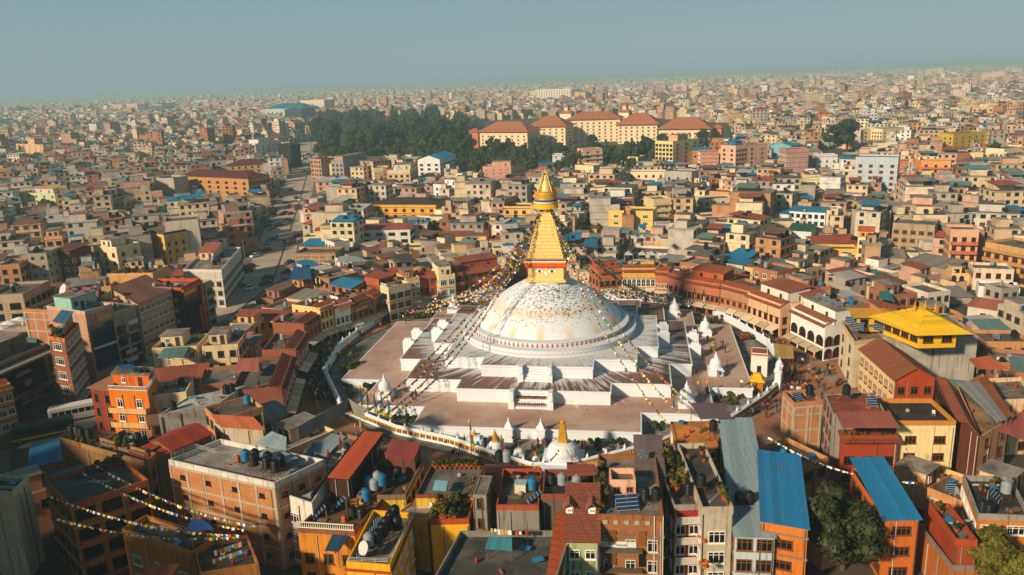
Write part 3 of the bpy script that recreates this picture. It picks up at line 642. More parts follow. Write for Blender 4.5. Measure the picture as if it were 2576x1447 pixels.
    if room and flat:
        for (u0, u1, v0, v1, hh, colr, rf) in room:
            A = [np.array(p) for p in L]; pt = lambda u, v: A[0]*(1-u)*(1-v)+A[1]*u*(1-v)+A[2]*u*v+A[3]*(1-u)*v
            q = [pt(u0, v0), pt(u1, v0), pt(u1, v1), pt(u0, v1)]; g = MB(); g.prism(q, hd, hd+hh, 0, top=rf is None, bottom=False); ro = g.obj('roof_room', mat(colr, 'plaster') if colr else wm, e)
            ln = np.linalg.norm(q[1]-q[0]); mid = (q[0]+q[1])/2
            if ln > 1.6: add_win(ro, 0, .9, 1.0, fr, (mid[0]-ln*.2, mid[1], hd+hh*.55), 0, False)
            if ln > 2.6:
                m_ = MB(); m_.box(0, -.02, .98, .85, .1, 1.95); m_.obj('door', mat('4a3022', 'flat'), ro, (mid[0]+ln*.25, mid[1], hd))
            if rf is None:
                g = MB(); g.prism(offset(q, .25), hd+hh, hd+hh+.14); g.obj('roof_slab', mat('9a9084', 'deck'), ro)
            else:
                o = offset(q, .4); plane_pieces(ro, 'roof_sheet', z3(o[0], hd+hh-.02), z3(o[1], hd+hh-.02), z3(o[2], hd+hh+.5), z3(o[3], hd+hh+.5), mat(rf, 'sheet'), 4)
    INFO[e.name] = dict(hd=hd+z0, L=L, c=c, rz=rz, dep=dep, label=label)
    return e
def hv(t, x1, y1, x2, y2, h, d=None, b=None, name='house', cat='house', label='', **k):
    "house from the survey of its front roof edge (two corners), height, and depth or back-left roof corner"
    A = T(t, x1, y1, h)[:2]; B = T(t, x2, y2, h)[:2]
    if b is not None: bb = T(b[0], b[1], b[2], h)[:2] if isinstance(b[0], str) else T(t, b[0], b[1], h)[:2]; D = bb-A
    else: ex = (B-A)/np.linalg.norm(B-A); D = np.array([-ex[1], ex[0]])*d
    return house(name, label, cat, [A, B, B+D, A+D], h, **k)
def hb(t, x1, y1, x2, y2, yb, d, **k):
    "the same for a house whose foot is in view: yb is the foot below the left corner"
    _, h = TH(t, x1, yb, y1)
    return hv(t, x1, y1, x2, y2, round(h, 1), d, **k)

def on_roof(e, u, v):
    "world point on the deck of house e: u along the front, v towards the back"
    i = INFO[e.name]; A = [np.array(p) for p in i['L']]; p = A[0]*(1-u)*(1-v)+A[1]*u*(1-v)+A[2]*u*v+A[3]*(1-u)*v
    ca, sa = cos(i['rz']), sin(i['rz']); return np.array([i['c'][0]+p[0]*ca-p[1]*sa, i['c'][1]+p[0]*sa+p[1]*ca, i['hd']])
# ------------------------------------------------------------------ houses round the stupa plaza
TC, TR, CRM, WHT, GRY, BRK = 'c46c34', 'b45528', 'ecd7a4', 'e9e5dd', 'a39b90', 'bd7646'
AW = ['c9b795', 'b9a583', 'd8c9aa']
def ring(t, x1, y1, x2, y2, h, d, label, **k):
    k.setdefault('gf', 'shop'); k.setdefault('awn', AW); k.setdefault('near', True); k.setdefault('name', 'shop_house'); k.setdefault('sh', 2.7)
    return hv(t, x1, y1, x2, y2, h, d, cat='house', label=label, **k)
R_ = {}
R_['a'] = ring('F', 2078, 748, 2470, 690, 8.6, 8, 'long terracotta brick house on the plaza, two rows of brown windows, left of golden spire', wall=TC, wkind='brick', nf=6, ww=1.0, fr='8c5636', skirt='9a5a40', room=[(.02, .98, .3, .9, 3.0, TR, '9a5238')])
R_['b'] = ring('F', 1975, 765, 2078, 750, 8.8, 8, 'narrow terracotta house with open dark balconies next to cream house', wall=TR, wkind='brick', nf=1, ww=1.8, fr='5a2f1e', balc='a5502e', room=[(.1, .9, .2, .8, 2.6, TR, None)])
R_['c'] = ring('F', 1838, 788, 1998, 770, 9.0, 9, 'cream plaza house with pale blue window frames and stepped white side wall', wall=CRM, nf=2, ww=1.7, wh=1.5, fr='c3ccd2', bands='b77a56', room=[(.02, .8, .1, .9, 3.2, CRM, None)])
R_['d'] = ring('F', 1735, 785, 1838, 770, 8.6, 8, 'slim terracotta house with carved windows right of white-and-cream house', wall=TR, wkind='brick', nf=2, ww=.8, fr='8c5636', skirt='8f4f36')
R_['e'] = ring('F', 1628, 800, 1735, 785, 8.4, 8, 'slim rust-red house with striped awning over its shop', wall='b05a36', wkind='brick', nf=2, ww=.8, fr='6b3a22', skirt='a8583c')
R_['f'] = ring('F', 1508, 815, 1640, 795, 8.9, 8, 'white-windowed cream house with brick bands under its windows', wall='d8bb8f', nf=3, ww=1.1, fr='e8e2d6', bands='8a5236', room=[(.05, .7, .2, .8, 2.4, 'a86a44', None)])
R_['g'] = ring('F', 1325, 910, 1508, 850, 8.2, 9, 'dark timber-fronted house with long lattice windows and red tiled eaves', wall='8a5a3a', wkind='brick', nf=3, ww=1.8, wh=1.6, fr='3e2415', wk=2, skirt='a85a3c', room=[(.0, .8, .35, .95, 2.8, 'b25a36', 'a85336')])
R_['h'] = ring('F', 1245, 880, 1328, 905, 9.6, 7, 'narrow cream pillar-fronted house with white sign on its roof', wall='dfc9a0', nf=1, ww=2.2, fr='3e2a1c', bands='a5714c')
R_['i'] = ring('F', 1168, 985, 1255, 930, 8.0, 8, 'narrow brown house under a small red pitched roof', wall='9a6038', wkind='brick', nf=1, ww=1.9, fr='4a2a18', skirt='b0583a')
R_['j'] = ring('F', 955, 1065, 1170, 985, 7.8, 9, 'brown brick house with yellow fascia board and mossy tiled eaves', wall='9b6a40', wkind='brick', nf=4, ww=1.3, fr='4a2a18', wk=2, skirt='7d4a34')
R_['k'] = ring('F', 788, 1085, 965, 1035, 8.4, 9, 'white-fronted plaza house with red tile roof and yellow sign band', wall=WHT, nf=4, ww=.8, fr='4b3a2c', skirt='b5573c', dirt=.3)
R_['l'] = ring('F', 640, 1112, 795, 1052, 8.9, 9, 'cream-yellow plaza house with rows of tall brown windows', wall='e8c583', nf=4, ww=.75, wh=1.5, fr='7a4526', skirt='b0563a', dirt=.35)
R_['m'] = ring('F', 478, 1268, 645, 1160, 7.4, 8, 'dark brick house with dormer in its broken tiled roof', wall='a0532e', wkind='brick', nf=4, ww=.8, fr='4a2a18', skirt='8a4a36')
R_['n'] = ring('J', 395, 340, 512, 165, 7.6, 7, 'brick house with white sashes above the busiest stretch of path', wall='a5532f', wkind='brick', nf=5, ww=.8, fr='e0d8cc', skirt='8f4f38')
R_['o'] = ring('J', 255, 720, 372, 400, 7.8, 9, 'long maroon-roofed brick house with white sashes facing boundary wall', wall='9a4a2c', wkind='brick', nf=6, ww=.8, fr='ddd5c8', skirt='8a3f30')
# right side of the ring
R_['p'] = ring('G', 872, 735, 1105, 712, 8.2, 8, 'terracotta house with flower boxes on its roof right of golden spire', wall=TC, wkind='brick', nf=4, ww=1.3, fr='4a2f22', skirt='a05c42', room=[(.1, .95, .35, .9, 2.6, TR, None)])
R_['q'] = ring('G', 1108, 712, 1440, 710, 8.4, 8, 'yellow house with two rows of white-trimmed round arches', wall='dba544', nf=7, ww=.95, wh=1.9, wk=1, fr='ece6d6', bands='8c7a66', skirt='9a5a44', dirt=.3)
R_['r'] = ring('G', 1440, 735, 1575, 742, 8.4, 8, 'slim terracotta house with three white shuttered windows', wall=TC, wkind='brick', nf=3, ww=.9, fr='e6dfd2', skirt='9c5238')
R_['s'] = ring('G', 1572, 760, 1728, 800, 8.2, 8, 'maroon brick house with small dark windows between two terracotta fronts', wall='96492e', wkind='brick', nf=3, ww=1.0, fr='3a2318', skirt='8d4a3c')
R_['t'] = ring('G', 1722, 812, 2088, 872, 8.4, 9, 'very long terracotta house with two rows of paired wooden windows', wall='bf6a38', wkind='brick', nf=8, ww=1.1, fr='5a3018', wk=2, skirt='a8552f', room=[(.05, .9, .4, 1, 2.6, 'b5582c', 'a85530')])
R_['u'] = ring('G', 2092, 868, 2390, 945, 8.4, 9, 'pinkish brick house with flower boxes and wide red pitched roof', wall='bd8058', wkind='brick', nf=5, ww=1.2, fr='8a5a3a', wk=2, skirt='a4503a')
R_['v'] = hv('G', 2365, 955, 2700, 1075, 8.4, 10, name='shop_house', cat='house', label='peach and white house with dark carved windows and brown tile roof', wall='e0b088', nf=6, ww=1.0, fr='3e2618', wk=2, skirt='a3593a', gf='shop', awn=AW, near=True, room=[(.1, .9, .3, .95, 3, 'e6dccc', 'a3593a')])
R_['w'] = ring('H', 132, 1000, 240, 1070, 8.2, 9, 'plain cream house with brown shutters next to white arcaded corner house', wall='dcc39a', nf=3, ww=1.1, fr='5a3a26', room=[(.1, .9, .3, .9, 2.4, 'e8dcc6', 'a0563c')])
# white corner house with arches: two faces
A = T('H', 236, 1105, 8.6)[:2]; B = T('H', 578, 1262, 8.6)[:2]; C_ = T('H', 842, 1215, 8.6)[:2]
R_['x'] = house('corner_house', 'white corner house with brown arched windows, tile eaves and balustraded roof', 'house', [A, B, C_, A+(C_-B)], 8.6, wall='ece7df', nf=4, nr=3, ww=2.2, wh=1.9, wk=1, fr='5a3524', gf='shop', awn=AW, near=True, skirt='9c5f46', dirt=.25, sh=2.8, room=[(.08, .98, .38, .98, 2.9, 'efeae2', None)])
# ------------------------------------------------------------------ streets left of the plaza
S_ = {}
def st(key, *a, **k): k.setdefault('name', 'street_building'); S_[key] = hv(*a, cat='building', **k); return S_[key]
st('steps', 'I', -190, 560, 470, 290, 11.5, 14, label='dark glass-fronted block with white lettered name and deep roof canopy', wall='3a3a3a', nf=0, nr=0, deck='6f7476', dirt=.2, parc='7c7468', room=[(.02, .96, .3, 1, 3.0, '6b6760', None)])
st('redtower', 'I', 486, 215, 645, 242, 15.5, b=('I', 640, 60), label='tall dark red brick tower with white windows and roof garden', wall='8f4a2e', wkind='brick', bands='a5603c', nf=1, ww=2.6, wh=1.5, nr=4, fr='e3ddd2', sh=3.0, parc='c8763f', room=[(.1, .7, .4, .95, 2.6, 'c8763f', '2d6f96')])
st('blueglass', 'E', 850, 880, 1125, 800, 16.5, 13, label='tall pinkish concrete block faced with dark blue advertising glass', wall='b98f76', nf=0, nl=0, bands='b98f76', parc='c8a890', deck='6f9aa0', room=[(.05, .55, .35, .8, 3, '8fc2b5', None)])
st('opengallery', 'E', 1125, 890, 1368, 808, 14.2, 12, label='grey block with wide open galleries and shop banners', wall='9d8a7a', nf=2, ww=2.6, wh=1.9, fr='6b5b4e', wk=3, bands='a89a8c', parc='a89a8c')
st('rustroof', 'E', 1385, 800, 1712, 665, 14.2, b=('E', 1142, 668), label='pinkish block with ribbon windows under rust-brown metal roof', wall='c2957a', nf=6, ww=1.7, fr='e2dccf', bands='c9a48a', roof='shed', rc='7a4f3a', rise=.9, n=9)
st('pinkslim', 'E', 1715, 640, 1815, 598, 14.6, 10, label='slim pink-grey block left of black and orange store', wall='b08f80', nf=1, ww=2.4, fr='8a8078', bands='a8907f', balc='a8907f')
st('blackorange', 'E', 1818, 640, 2010, 545, 14.5, 12, label='black glazed store with bold orange frame stripes', wall='1d1d20', nf=0, parc='c8521f', deck='8a8078')
st('slimgrey', 'E', 2055, 590, 2125, 560, 12.5, 10, label='slim grey block right of black and orange store', wall='a79a8c', nf=1, ww=2.2, fr='3a3a3a', bands='bdb2a4')
st('whitelong', 'E', 1840, 455, 2222, 460, 11.2, b=('E', 2080, 230), label='long white and grey corner block beside the dusty road with metal rooftop sheds', wall='c9c0b4', nf=5, nr=12, ww=1.4, fr='6a625a', bands='d8d0c4', parc='ddd6ca', deck='a8988a', room=[(.1, .5, .5, .9, 2.4, 'd9b59a', 'b5654a')])
st('concreteframe', 'E', -150, 720, 225, 700, 13, 14, label='unfinished concrete frame building with open floors', wall='b09a82', nf=2, ww=2.8, wh=1.8, wk=3, fr='b09a82', bands='b5a48e')
st('mintbrick', 'E', 232, 850, 838, 880, 13.5, 11, label='brick and concrete building with mint-green rooftop rooms and parasols', wall=BRK, wkind='brick', grid=True, nf=0, parc='c07a4a', deck='6f9aa0', room=[(.35, .75, .3, .8, 3.0, '9fd2c0', None)])
st('orangeback', 'E', 1090, 500, 1530, 490, 13.5, 9, label='orange-tan block with bushes along its long rooftop parapet', wall='d39a5e', nf=0, parc='d8a56a')
st('whiteumb', 'I', -120, 300, 0, 250, 14, 8, label='grey roof terrace block with white parasols', wall='8d8882', nf=2, deck='8d8882')
st('yellowedge', 'I', -260, 800, 105, 690, 9.5, 9, label='yellow house with red tiled eaves and white windows', wall='d69a2e', nf=4, ww=1.2, fr='e8e2d8', skirt='9a4a30', bands='8f4a30')
st('cream3', 'E', 935, 215, 1165, 235, 12.5, 9, label='cream four-storey house with red-brown windows behind rooftop garden', wall='e0cda8', nf=3, ww=1.3, fr='8a3a26', nr=2, room=[(.15, .6, .2, .8, 2.4, 'e6d8b8', None)])
st('peach1', 'E', 445, 130, 620, 115, 15, 9, label='peach four-storey house with wide brown windows and flat eaves', wall='e0a67c', nf=2, ww=1.7, fr='7a3f28', corn='e6b48c', room=[(.1, .8, .1, .9, 2.5, 'e6b48c', None)])
st('greywin', 'E', 270, 300, 460, 290, 14, 9, label='bare grey house with mossy yellow stained top', wall='a0988a', nf=2, ww=.8, wh=.9, fr='3a3a3a')
st('maroonside', 'E', 520, 270, 690, 275, 13, 9, label='dark maroon house with white-painted windows', wall='6a3a2e', nf=2, ww=1.6, fr='ded6ca', roof='shed', rc='6a4030', rise=.8)
st('longyellow', 'E', 1372, 40, 1640, 90, 14, 8, label='long curved yellow house with two rows of brown windows', wall='dcae5c', nf=6, ww=.9, fr='8a5a36', roof='flat', parc='5a4a3a')
st('blankgrey', 'E', 1650, -20, 1990, -50, 17, 12, label='tall blank pale concrete wall of stepped building', wall='cfc2ae', nf=0, nl=0, dirt=.7, parc='cfc2ae')
st('peachleft', 'E', -20, 415, 190, 400, 12, 10, label='brown-peach block with square dark windows', wall='b5855e', nf=2, ww=1.2, fr='3a2e26')
# ------------------------------------------------------------------ foreground rooftops
Fg = {}
def fg(key, *a, **k): k.setdefault('name', 'house'); k.setdefault('near', True); k.setdefault('cat', 'house'); k['dirt'] = min(1, k.get('dirt', .55)*1.5); Fg[key] = hv(*a, **k); return Fg[key]
fg('brickremit', 'O', 858, 835, 1525, 852, 11, 15.5, label='old brown brick house with open galleries and long advertising board', wall='a8652f', wkind='brick', nf=3, ww=1.3, wh=1.5, fr='d9d2c4', bands='8a7058', deck='8f877c', parc='9a6238', dirt=.8, nl=0)
fg('greenmansard', 'O', 548, 1112, 866, 1120, 8.6, 6, label='sage-green house with steep brown tile roof and two dormers', wall='a9b183', nf=2, ww=1.25, wh=1.3, fr='f0ece4', roof='shed', rc='8a4c38', rk='tile', rise=4.2, n=14, over=.3)
fg('graylong', 'O', 1250, 500, 1540, 500, 10, b=('O', 1228, 150), label='narrow house under long purple-grey shingled roof', wall='c9b48c', nf=0, roof='shed', rc='7a6a66', rk='tile', rise=1.7, n=14, over=.15)
fg('redbalcony', 'O', 1628, 745, 1900, 735, 10.2, 16, label='narrow red house with white balcony doors and leafy roof garden', wall='a83428', nf=2, ww=1.2, wh=1.7, fr='efeae2', deck='6a5a4c', parc='9a9088', balc='c8c0b4')
fg('greycream', 'O', 1908, 765, 2225, 760, 11, 17, label='grey-cream house with three single windows stacked and planted dark deck', wall='bdb09a', nf=1, ww=1.9, wh=1.5, fr='ece6da', deck='5c5650', dirt=.8)
fg('bluesheet', 'O', 2240, 1060, 2640, 1075, 8, b=('K', 2080, 1235), label='pale blue house with long patched corrugated roof and curtained windows', wall='b9c4c6', nf=2, ww=2.6, wh=1.6, fr='8a5a30', roof='shed', rc='93a9b0', rise=3.2, n=6, over=.2)
fg('blueroof', 'Q', -60, 905, 400, 985, 9.5, b=('Q', -95, 300), label='orange house with big bright blue metal roof beside dark tree', wall='cf7428', nf=1, nl=1, ww=1.9, wh=1.2, fr='7a4526', roof='shed', rc='1c7fb4', rise=1.6, n=7, over=.25, bands='8a7a68', dirt=.4)
fg('blueroof2', 'Q', 1180, 890, 1520, 885, 8.5, b=('Q', 840, 375), label='orange house with blue metal roof right of dark tree', wall='c96a24', nf=1, ww=2.2, wh=1.2, fr='7a4526', roof='shed', rc='1a86bb', rise=1.5, n=7, over=.3, dirt=.4)
fg('redwalls', 'Q', 1885, 1080, 2110, 1095, 8.5, b=('Q', 1620, 715), label='red-walled roof enclosure above grey stained wall', wall='9c3f1e', nf=0, nl=1, ww=1.4, fr='3a1c10', deck='8f857c', parc='a8481f', dirt=.5)
fg('brownlow', 'Q', 1520, 930, 1850, 1350, 5.5, 5, label='low orange-brown wall wing beside red-walled roof', wall='b06428', nf=0, dirt=.6, parc='8a7868')
fg('darkdeck', 'Q', 2110, 830, 2640, 850, 9, b=('Q', 1960, 440), label='house with dark stained deck, solar heater and orange window bay', wall='c87a2e', nf=2, ww=1.9, wh=1.1, fr='ece6da', deck='4a4640', parc='9c948a', dirt=.7)
fg('bricktower', 'L', 262, 885, 548, 862, 10, b=('L', 150, 765), label='brick infill tower with pale concrete frame lines and water tank', wall='c98350', wkind='brick', grid=True, nf=0, nl=0, deck='8a6450', sh=2.6)
fg('planter', 'L', 740, 1215, 1312, 1215, 8.2, b=('L', 640, 880), label='brick-red house with planted balcony and pink metal awning roof', wall='a3421f', nf=3, ww=1.7, wh=1.3, fr='3a1c10', deck='9a5a44', nl=0, skirt='8f4630')
fg('greyside', 'L', 655, 1000, 1180, 980, 11, b=('L', 572, 800), label='house with bare grey side wall and rust-red roof deck', wall='9a948c', nf=0, deck='a8593f', par=.12, dirt=.8)
fg('creamterrace', 'L', 1300, 1068, 1892, 1068, 10, 8.5, label='cream house with orange parapet and four brown shuttered windows', wall='ecd59a', nf=2, ww=1.7, wh=1.2, fr='7a3f1c', parc='c8843c', deck='4a4038', dirt=.3)
fg('creamlower', 'L', 1310, 1235, 2010, 1230, 5.6, 5.5, label='low terrace with mustard tiled eaves below cream house', wall='8a3f20', nf=3, ww=.9, wh=.6, fr='3a1c10', deck='6a6258', skirt='c08a34')
fg('redgable', 'L', 1278, 655, 1678, 645, 9.0, b=('L', 935, 350), label='long gabled house, red front with cream side and brown tile roof', wall='b0441c', nf=3, nl=7, ww=1.1, wh=1.4, fr='6a4a30', roof='gabley', rc='9c5c40', rk='tile', rise=2.2, n=10, dirt=.3)
fg('strip', 'L', 1935, 1075, 2120, 1215, 9, b=('L', 1700, 640), label='long narrow brown-roofed wing with dark lattice front', wall='6a3a22', nf=0, nl=9, ww=1.2, fr='2a1810', roof='gabley', rc='99573b', rk='tile', rise=.9, n=5)
fg('terr1', 'L', 2130, 1230, 2420, 1060, 8.6, b=('L', 1900, 720), label='peach terrace house with grey corrugated canopies', wall='d99a6a', nf=2, deck='a8845f', parc='d99a6a', fr='6a3a22')
fg('terr2', 'L', 2330, 860, 2700, 840, 9.5, b=('L', 2200, 640), label='pale peach flat-roofed house behind corrugated canopy', wall='e6b98c', nf=2, deck='8a7a6a', parc='eac79c', fr='6a3a22')
fg('concreteblock', 'L', 1292, 215, 2110, 222, 11.6, 15, label='bare concrete retaining block that carries yellow-roofed shrine hall', wall='a9a298', nf=0, nl=0, deck='8a7a6c', par=.2, dirt=.9)
fg('solarhouse', 'H', 870, 1450, 1300, 1390, 9.5, b=('H', 735, 1245), label='cream house with rows of blue solar panels above old gate', wall='e2d3b2', nf=0, nl=2, deck='9a8a78', parc='d8b888', fr='6a3a22')
# lower left
fg('bigbrick', 'M', 1690, 285, 2755, 520, 12.5, b=('M', 2215, 75), label='large brick infill block with small windows and many roof tanks', wall='c98243', wkind='brick', grid=True, nf=4, ww=.8, wh=.6, fr='3a2a20', nr=3, deck='b5ada4', parc='d8d0c4', sh=2.9)
fg('whiteside', 'N', 190, 600, 560, 724, 10, b=('N', 570, 90), label='wide pale roof terrace with red parasols and white walls', wall='d8d0c2', nf=1, ww=1.6, fr='e8e2d8', deck='b3b0ae', parc='d6cec2', nl=0)
fg('ochreU', 'M', 700, 745, 1490, 485, 11.5, b=('M', 440, 480), label='dark ochre courtyard block with wide gallery bands in shade', wall='b5692a', nf=3, ww=2.6, wh=1.6, wk=3, fr='6a4020', bands='c0783a', deck='6a645c', parc='b05a2c', dirt=.8)
fg('ochrewing', 'M', 1225, 975, 1925, 1215, 8.2, 3.6, label='ochre wing with blue metal gates and white window', wall='b86f2c', nf=3, ww=1.6, fr='d8d2c6', deck='6a655e', dirt=.7, parc='c87f34')
fg('beigeedge', 'M', -330, 600, 118, 612, 12.5, b=('M', -150, 440), label='blank beige wall block with metal stair rail on its roof', wall='d8c09c', nf=0, nr=0, deck='7a7068', dirt=.5)
fg('clothesdeck', 'M', 2010, 1425, 2600, 1330, 8.0, b=('M', 1930, 1120), label='dark terrace with prayer flag poles and hanging laundry', wall='a86a30', nf=2, fr='3a2a1c', deck='57504a', dirt=.8)
fg('longwall', 'M', 590, 60, 1475, 310, 9.5, b=('I', 700, 1150), label='walled roof yard with mossy brown parapet', wall='8a6238', nf=0, deck='6a5a48', parc='9a7448', dirt=.8)
fg('tankyard', 'M', 1010, 110, 1450, 235, 9.2, b=('I', 1250, 1150), label='dark roof yard with standing black tanks beside red roofs', wall='7a6a58', nf=0, deck='57524c', dirt=.8, noocc=True)
fg('orangehouse', 'I', 1090, 752, 1480, 768, 9.5, b=('I', 1200, 600), label='bright orange house with white balustrade and white windows', wall='dc7a1c', nf=2, nr=1, ww=1.3, wh=1.6, fr='efe8da', balc='e0b070', deck='9a9088', dirt=.3, room=[(.0, .95, .45, .95, 2.4, 'd86a1c', None)])
fg('annex', 'I', 905, 735, 1118, 765, 8.8, 5, label='brown-red bay with two black windows beside orange house', wall='8a3a1e', nf=2, ww=.9, fr='241410', roof='shed', rc='b07a5c', rise=.5, n=4)
fg('creambal', 'I', 1485, 815, 1868, 775, 7.6, 7, label='cream house with wavy balcony parapet next to orange house', wall='ecd3a0', nf=4, ww=1.2, wh=1.5, fr='f2ece0', deck='9a8f80', dirt=.4)
fg('whitestep', 'I', 1590, 1010, 2210, 880, 7.8, b=('I', 1880, 830), label='white tiled sloping deck with brown iron railings', wall='c9c2b6', nf=1, fr='6a3a22', deck='c8c4bc', par=.25)
fg('redroof1', 'I', 1730, 1365, 2125, 1195, 9.0, b=('I', 1470, 1275), label='house with red ribbed metal roof and two skylight strips', wall='8a5a3c', nf=0, roof='gablex', rc='a83a20', rise=1.0, n=6, over=.2)
fg('redroof2', 'M', 1490, 320, 1725, 215, 8.6, b=('M', 1295, 240), label='low shed with plain red metal roof below ribbed red roof', wall='8a5a3c', nf=0, roof='shed', rc='ab3f22', rise=.5, n=4, over=.1)
fg('orangeroof', 'I', 2230, 1130, 2640, 1160, 9.2, b=('I', 2145, 1075), label='house with faded orange metal roof and steel flue', wall='c0b09a', nf=0, roof='shed', rc='c0643e', rise=1.2, n=6, over=.2)
fg('orangeroof2', 'M', 1400, 1530, 1640, 1530, 9, 2.6, label='small house with flat orange metal roof near dark courtyard', wall='a0552c', nf=0, roof='shed', rc='cc5c26', rise=.4, n=4)
fg('yellowparapet', 'N', 905, 1310, 1345, 1345, 9.5, b=('N', 1175, 790), label='yellow house with red-brown trim, tank row and slatted solar racks', wall='e8ac20', nf=4, ww=1.0, fr='efe6d2', corn='a84a22', deck='8f8474', dirt=.25)
fg('brownterrace', 'N', 415, 965, 985, 1000, 8.4, b=('N', 880, 510), label='brown terrace with white balustrade, tanks and wooden shelves', wall='d08428', nf=3, fr='6a4a2a', deck='7a5c3c', parc='8a5a3c', dirt=.6)
fg('redlong', 'N', 730, 465, 930, 482, 11.2, b=('N', 1092, 40), label='long narrow restaurant under orange-red metal roof', wall='3f2618', nf=0, roof='shed', rc='c8542c', rise=.6, n=3, over=.1, nr=8, ww=1.4, wh=1.6, wk=3, fr='2a1810')  # dark wall colour stands in for the shade of its open interior
fg('maroonflat', 'N', 1300, 235, 1580, 285, 10.4, b=('N', 1375, 110), label='small house with flat maroon metal roof and stacked blue jars', wall='6a3a2a', nf=2, roof='shed', rc='9c4238', rise=.5, n=4, over=.15)
fg('clutterdeck', 'N', 1010, 650, 1500, 640, 8.9, b=('N', 1230, 300), label='dark cluttered kitchen terrace with yellow side wall and jars', wall='dcae3c', nf=0, deck='5a4c3c', parc='8a7050', dirt=.6)
fg('bigdeck', 'N', 1600, 640, 2180, 640, 9.2, b=('N', 1760, 330), label='wide grey roof deck lined with rows of flower pots', wall='d8b03c', nf=0, deck='77716c', parc='8a4a34', par=.5)
fg('stairbox', 'N', 2178, 640, 2312, 645, 11.4, 5, label='grey stained stair tower on roof with single brown window', wall='8f877a', nf=1, ww=.8, fr='6a4a2a', deck='8a8378', par=.1, dirt=.9, noocc=True, z0=6)
fg('gardenyellow', 'N', 1752, 890, 2138, 880, 8.6, b=('N', 1830, 650), label='yellow block with overgrown planted roof', wall='efae1c', nf=0, deck='6a6a4c', parc='b04a20', dirt=.2)
fg('greyfloor', 'N', 1420, 820, 1720, 905, 7.4, 6, label='low grey concrete deck beside yellow house', wall='d0a030', nf=0, deck='aaa59e', par=.15)
fg('bottomdeck', 'N', 1770, 1500, 3010, 1500, 8.2, b=('N', 2050, 1000), label='broad dark stained deck with blue skylight frame and laundry', wall='8a847c', nf=0, deck='5f5c58', parc='8f897f', dirt=.9)
fg('orangestrip', 'O', 345, 1500, 500, 1500, 7.4, b=('O', 445, 905), label='narrow house under steep orange tile strip roof', wall='7fb0a0', nf=0, roof='shed', rc='b4552c', rk='tile', rise=1.4, n=10, over=.05)
fg('tankdeck', 'O', 300, 632, 835, 640, 10.8, 6.5, label='dark roof deck with tanks, red-tiled lean-to and railing', wall='6a5a50', nf=0, deck='3c3a38', parc='8f4a38')
fg('brownfloor', 'O', -160, 742, 268, 745, 10.2, 9.5, label='brown terrace with skylight box, blue tank and black tables', wall='8f877c', nf=0, deck='7d6a5c', parc='b05030', dirt=.8)
fg('orangeplaza', 'K', 1665, 1312, 2072, 1305, 8.6, b=('K', 1592, 1075), label='orange-brown house with orange deck and purple canopy at plaza edge', wall='b5713c', nf=3, ww=1.4, wh=1.3, fr='ece4d6', wk=0, deck='d88a3c', par=.1, nl=2)
fg('pinkroom', 'O', 988, 492, 1243, 492, 12.4, 3.2, label='small peach-pink rooftop cottage with two carved wall panels', wall='e8b69a', z0=9.6, nf=2, ww=.7, wh=.7, fr='a8664a', deck='7a6a58', noocc=True, dirt=.4)
for _k, _o in list(R_.items()): pass
# ------------------------------------------------------------------ landmarks of the middle distance
def mid(t, x1, y1, x2, y2, yb, d, label, name='building', cat='building', **k): k.setdefault('near', False); k.setdefault('mk', .12); return hb(t, x1, y1, x2, y2, yb, d, label=label, name=name, cat=cat, **k)
mid('B', 648, 795, 822, 772, 1020, 10, 'bare brick tower with concrete grid and small red shrine on roof, beside dusty road', wall='c08a62', wkind='brick', grid=True, nf=0, nr=0)
mid('B', 872, 810, 1118, 765, 1062, 9, 'blank grey concrete block right of bare brick tower', wall='8d8f8e', nf=0, nr=0, grid=True, room=[(.1, .95, .2, .9, 3, 'b09a86', None)])
mid('B', 1182, 885, 1325, 875, 1062, 12, 'cream school wing with banded floors and brown-framed windows', wall='e2cba6', nf=4, ww=1.6, fr='efe6d6', bands='b5785a')
mid('B', 1318, 905, 1545, 898, 1090, 22, 'cream school block with white rooftop sign board', wall='e2cba6', nf=4, nr=6, ww=1.8, fr='7a4a34', bands='b5785a', room=[(.2, .95, .3, .9, 3, 'e2cba6', None)])
mid('B', 1622, 800, 1845, 798, 1010, 30, 'white four-storey block with bright blue gabled metal roof', wall='e6e2dc', nf=3, nr=9, ww=1.9, fr='6a7076', roof='gabley', rc='1f93c8', rise=2.6, n=6)
mid('B', 1170, 1245, 1805, 1248, 1400, 15, 'yellow monastery with dark hipped roof and small golden upper pavilion', name='monastery', cat='monastery', wall='e0ad48', nf=7, ww=1.6, fr='8a4526', roof='hip', rc='4c3d42', rk='tile', rise=2.0, n=6, bands='a8502e')
mid('B', 1408, 1172, 1570, 1172, 1240, 7, 'small golden-roofed pavilion on yellow monastery roof', name='pavilion', cat='pavilion', wall='e6b54c', nf=1, roof='hip', rc='e2b65a', rk='tile', rise=2.2, n=4, noocc=True)
mid('B', 1778, 1045, 2012, 1062, 1228, 12, 'white villa with rooftop tanks and brown windows', wall='e4e4e2', nf=3, nr=4, ww=1.3, fr='7a4a34', room=[(.3, .8, .3, .8, 3, 'e8e8e6', None)])
mid('B', 2275, 868, 2560, 862, 1022, 12, 'salmon-pink stepped house with white windows', wall='d99a80', nf=4, ww=1.7, fr='efe6da', bands='a85a48', room=[(.3, .95, .3, .9, 3, 'dca088', None)])
mid('B', 2032, 850, 2256, 850, 945, 10, 'orange brick house with columned balcony', wall='c87a4c', nf=4, fr='7a4030', bands='a8583a')
mid('B', -10, 640, 245, 605, 790, 16, 'large white stepped block left of dusty road', wall='e8e2d8', nf=5, nr=4, ww=1.3, fr='5a5652', room=[(.3, .95, .3, .95, 3.5, 'e8e2d8', None)])
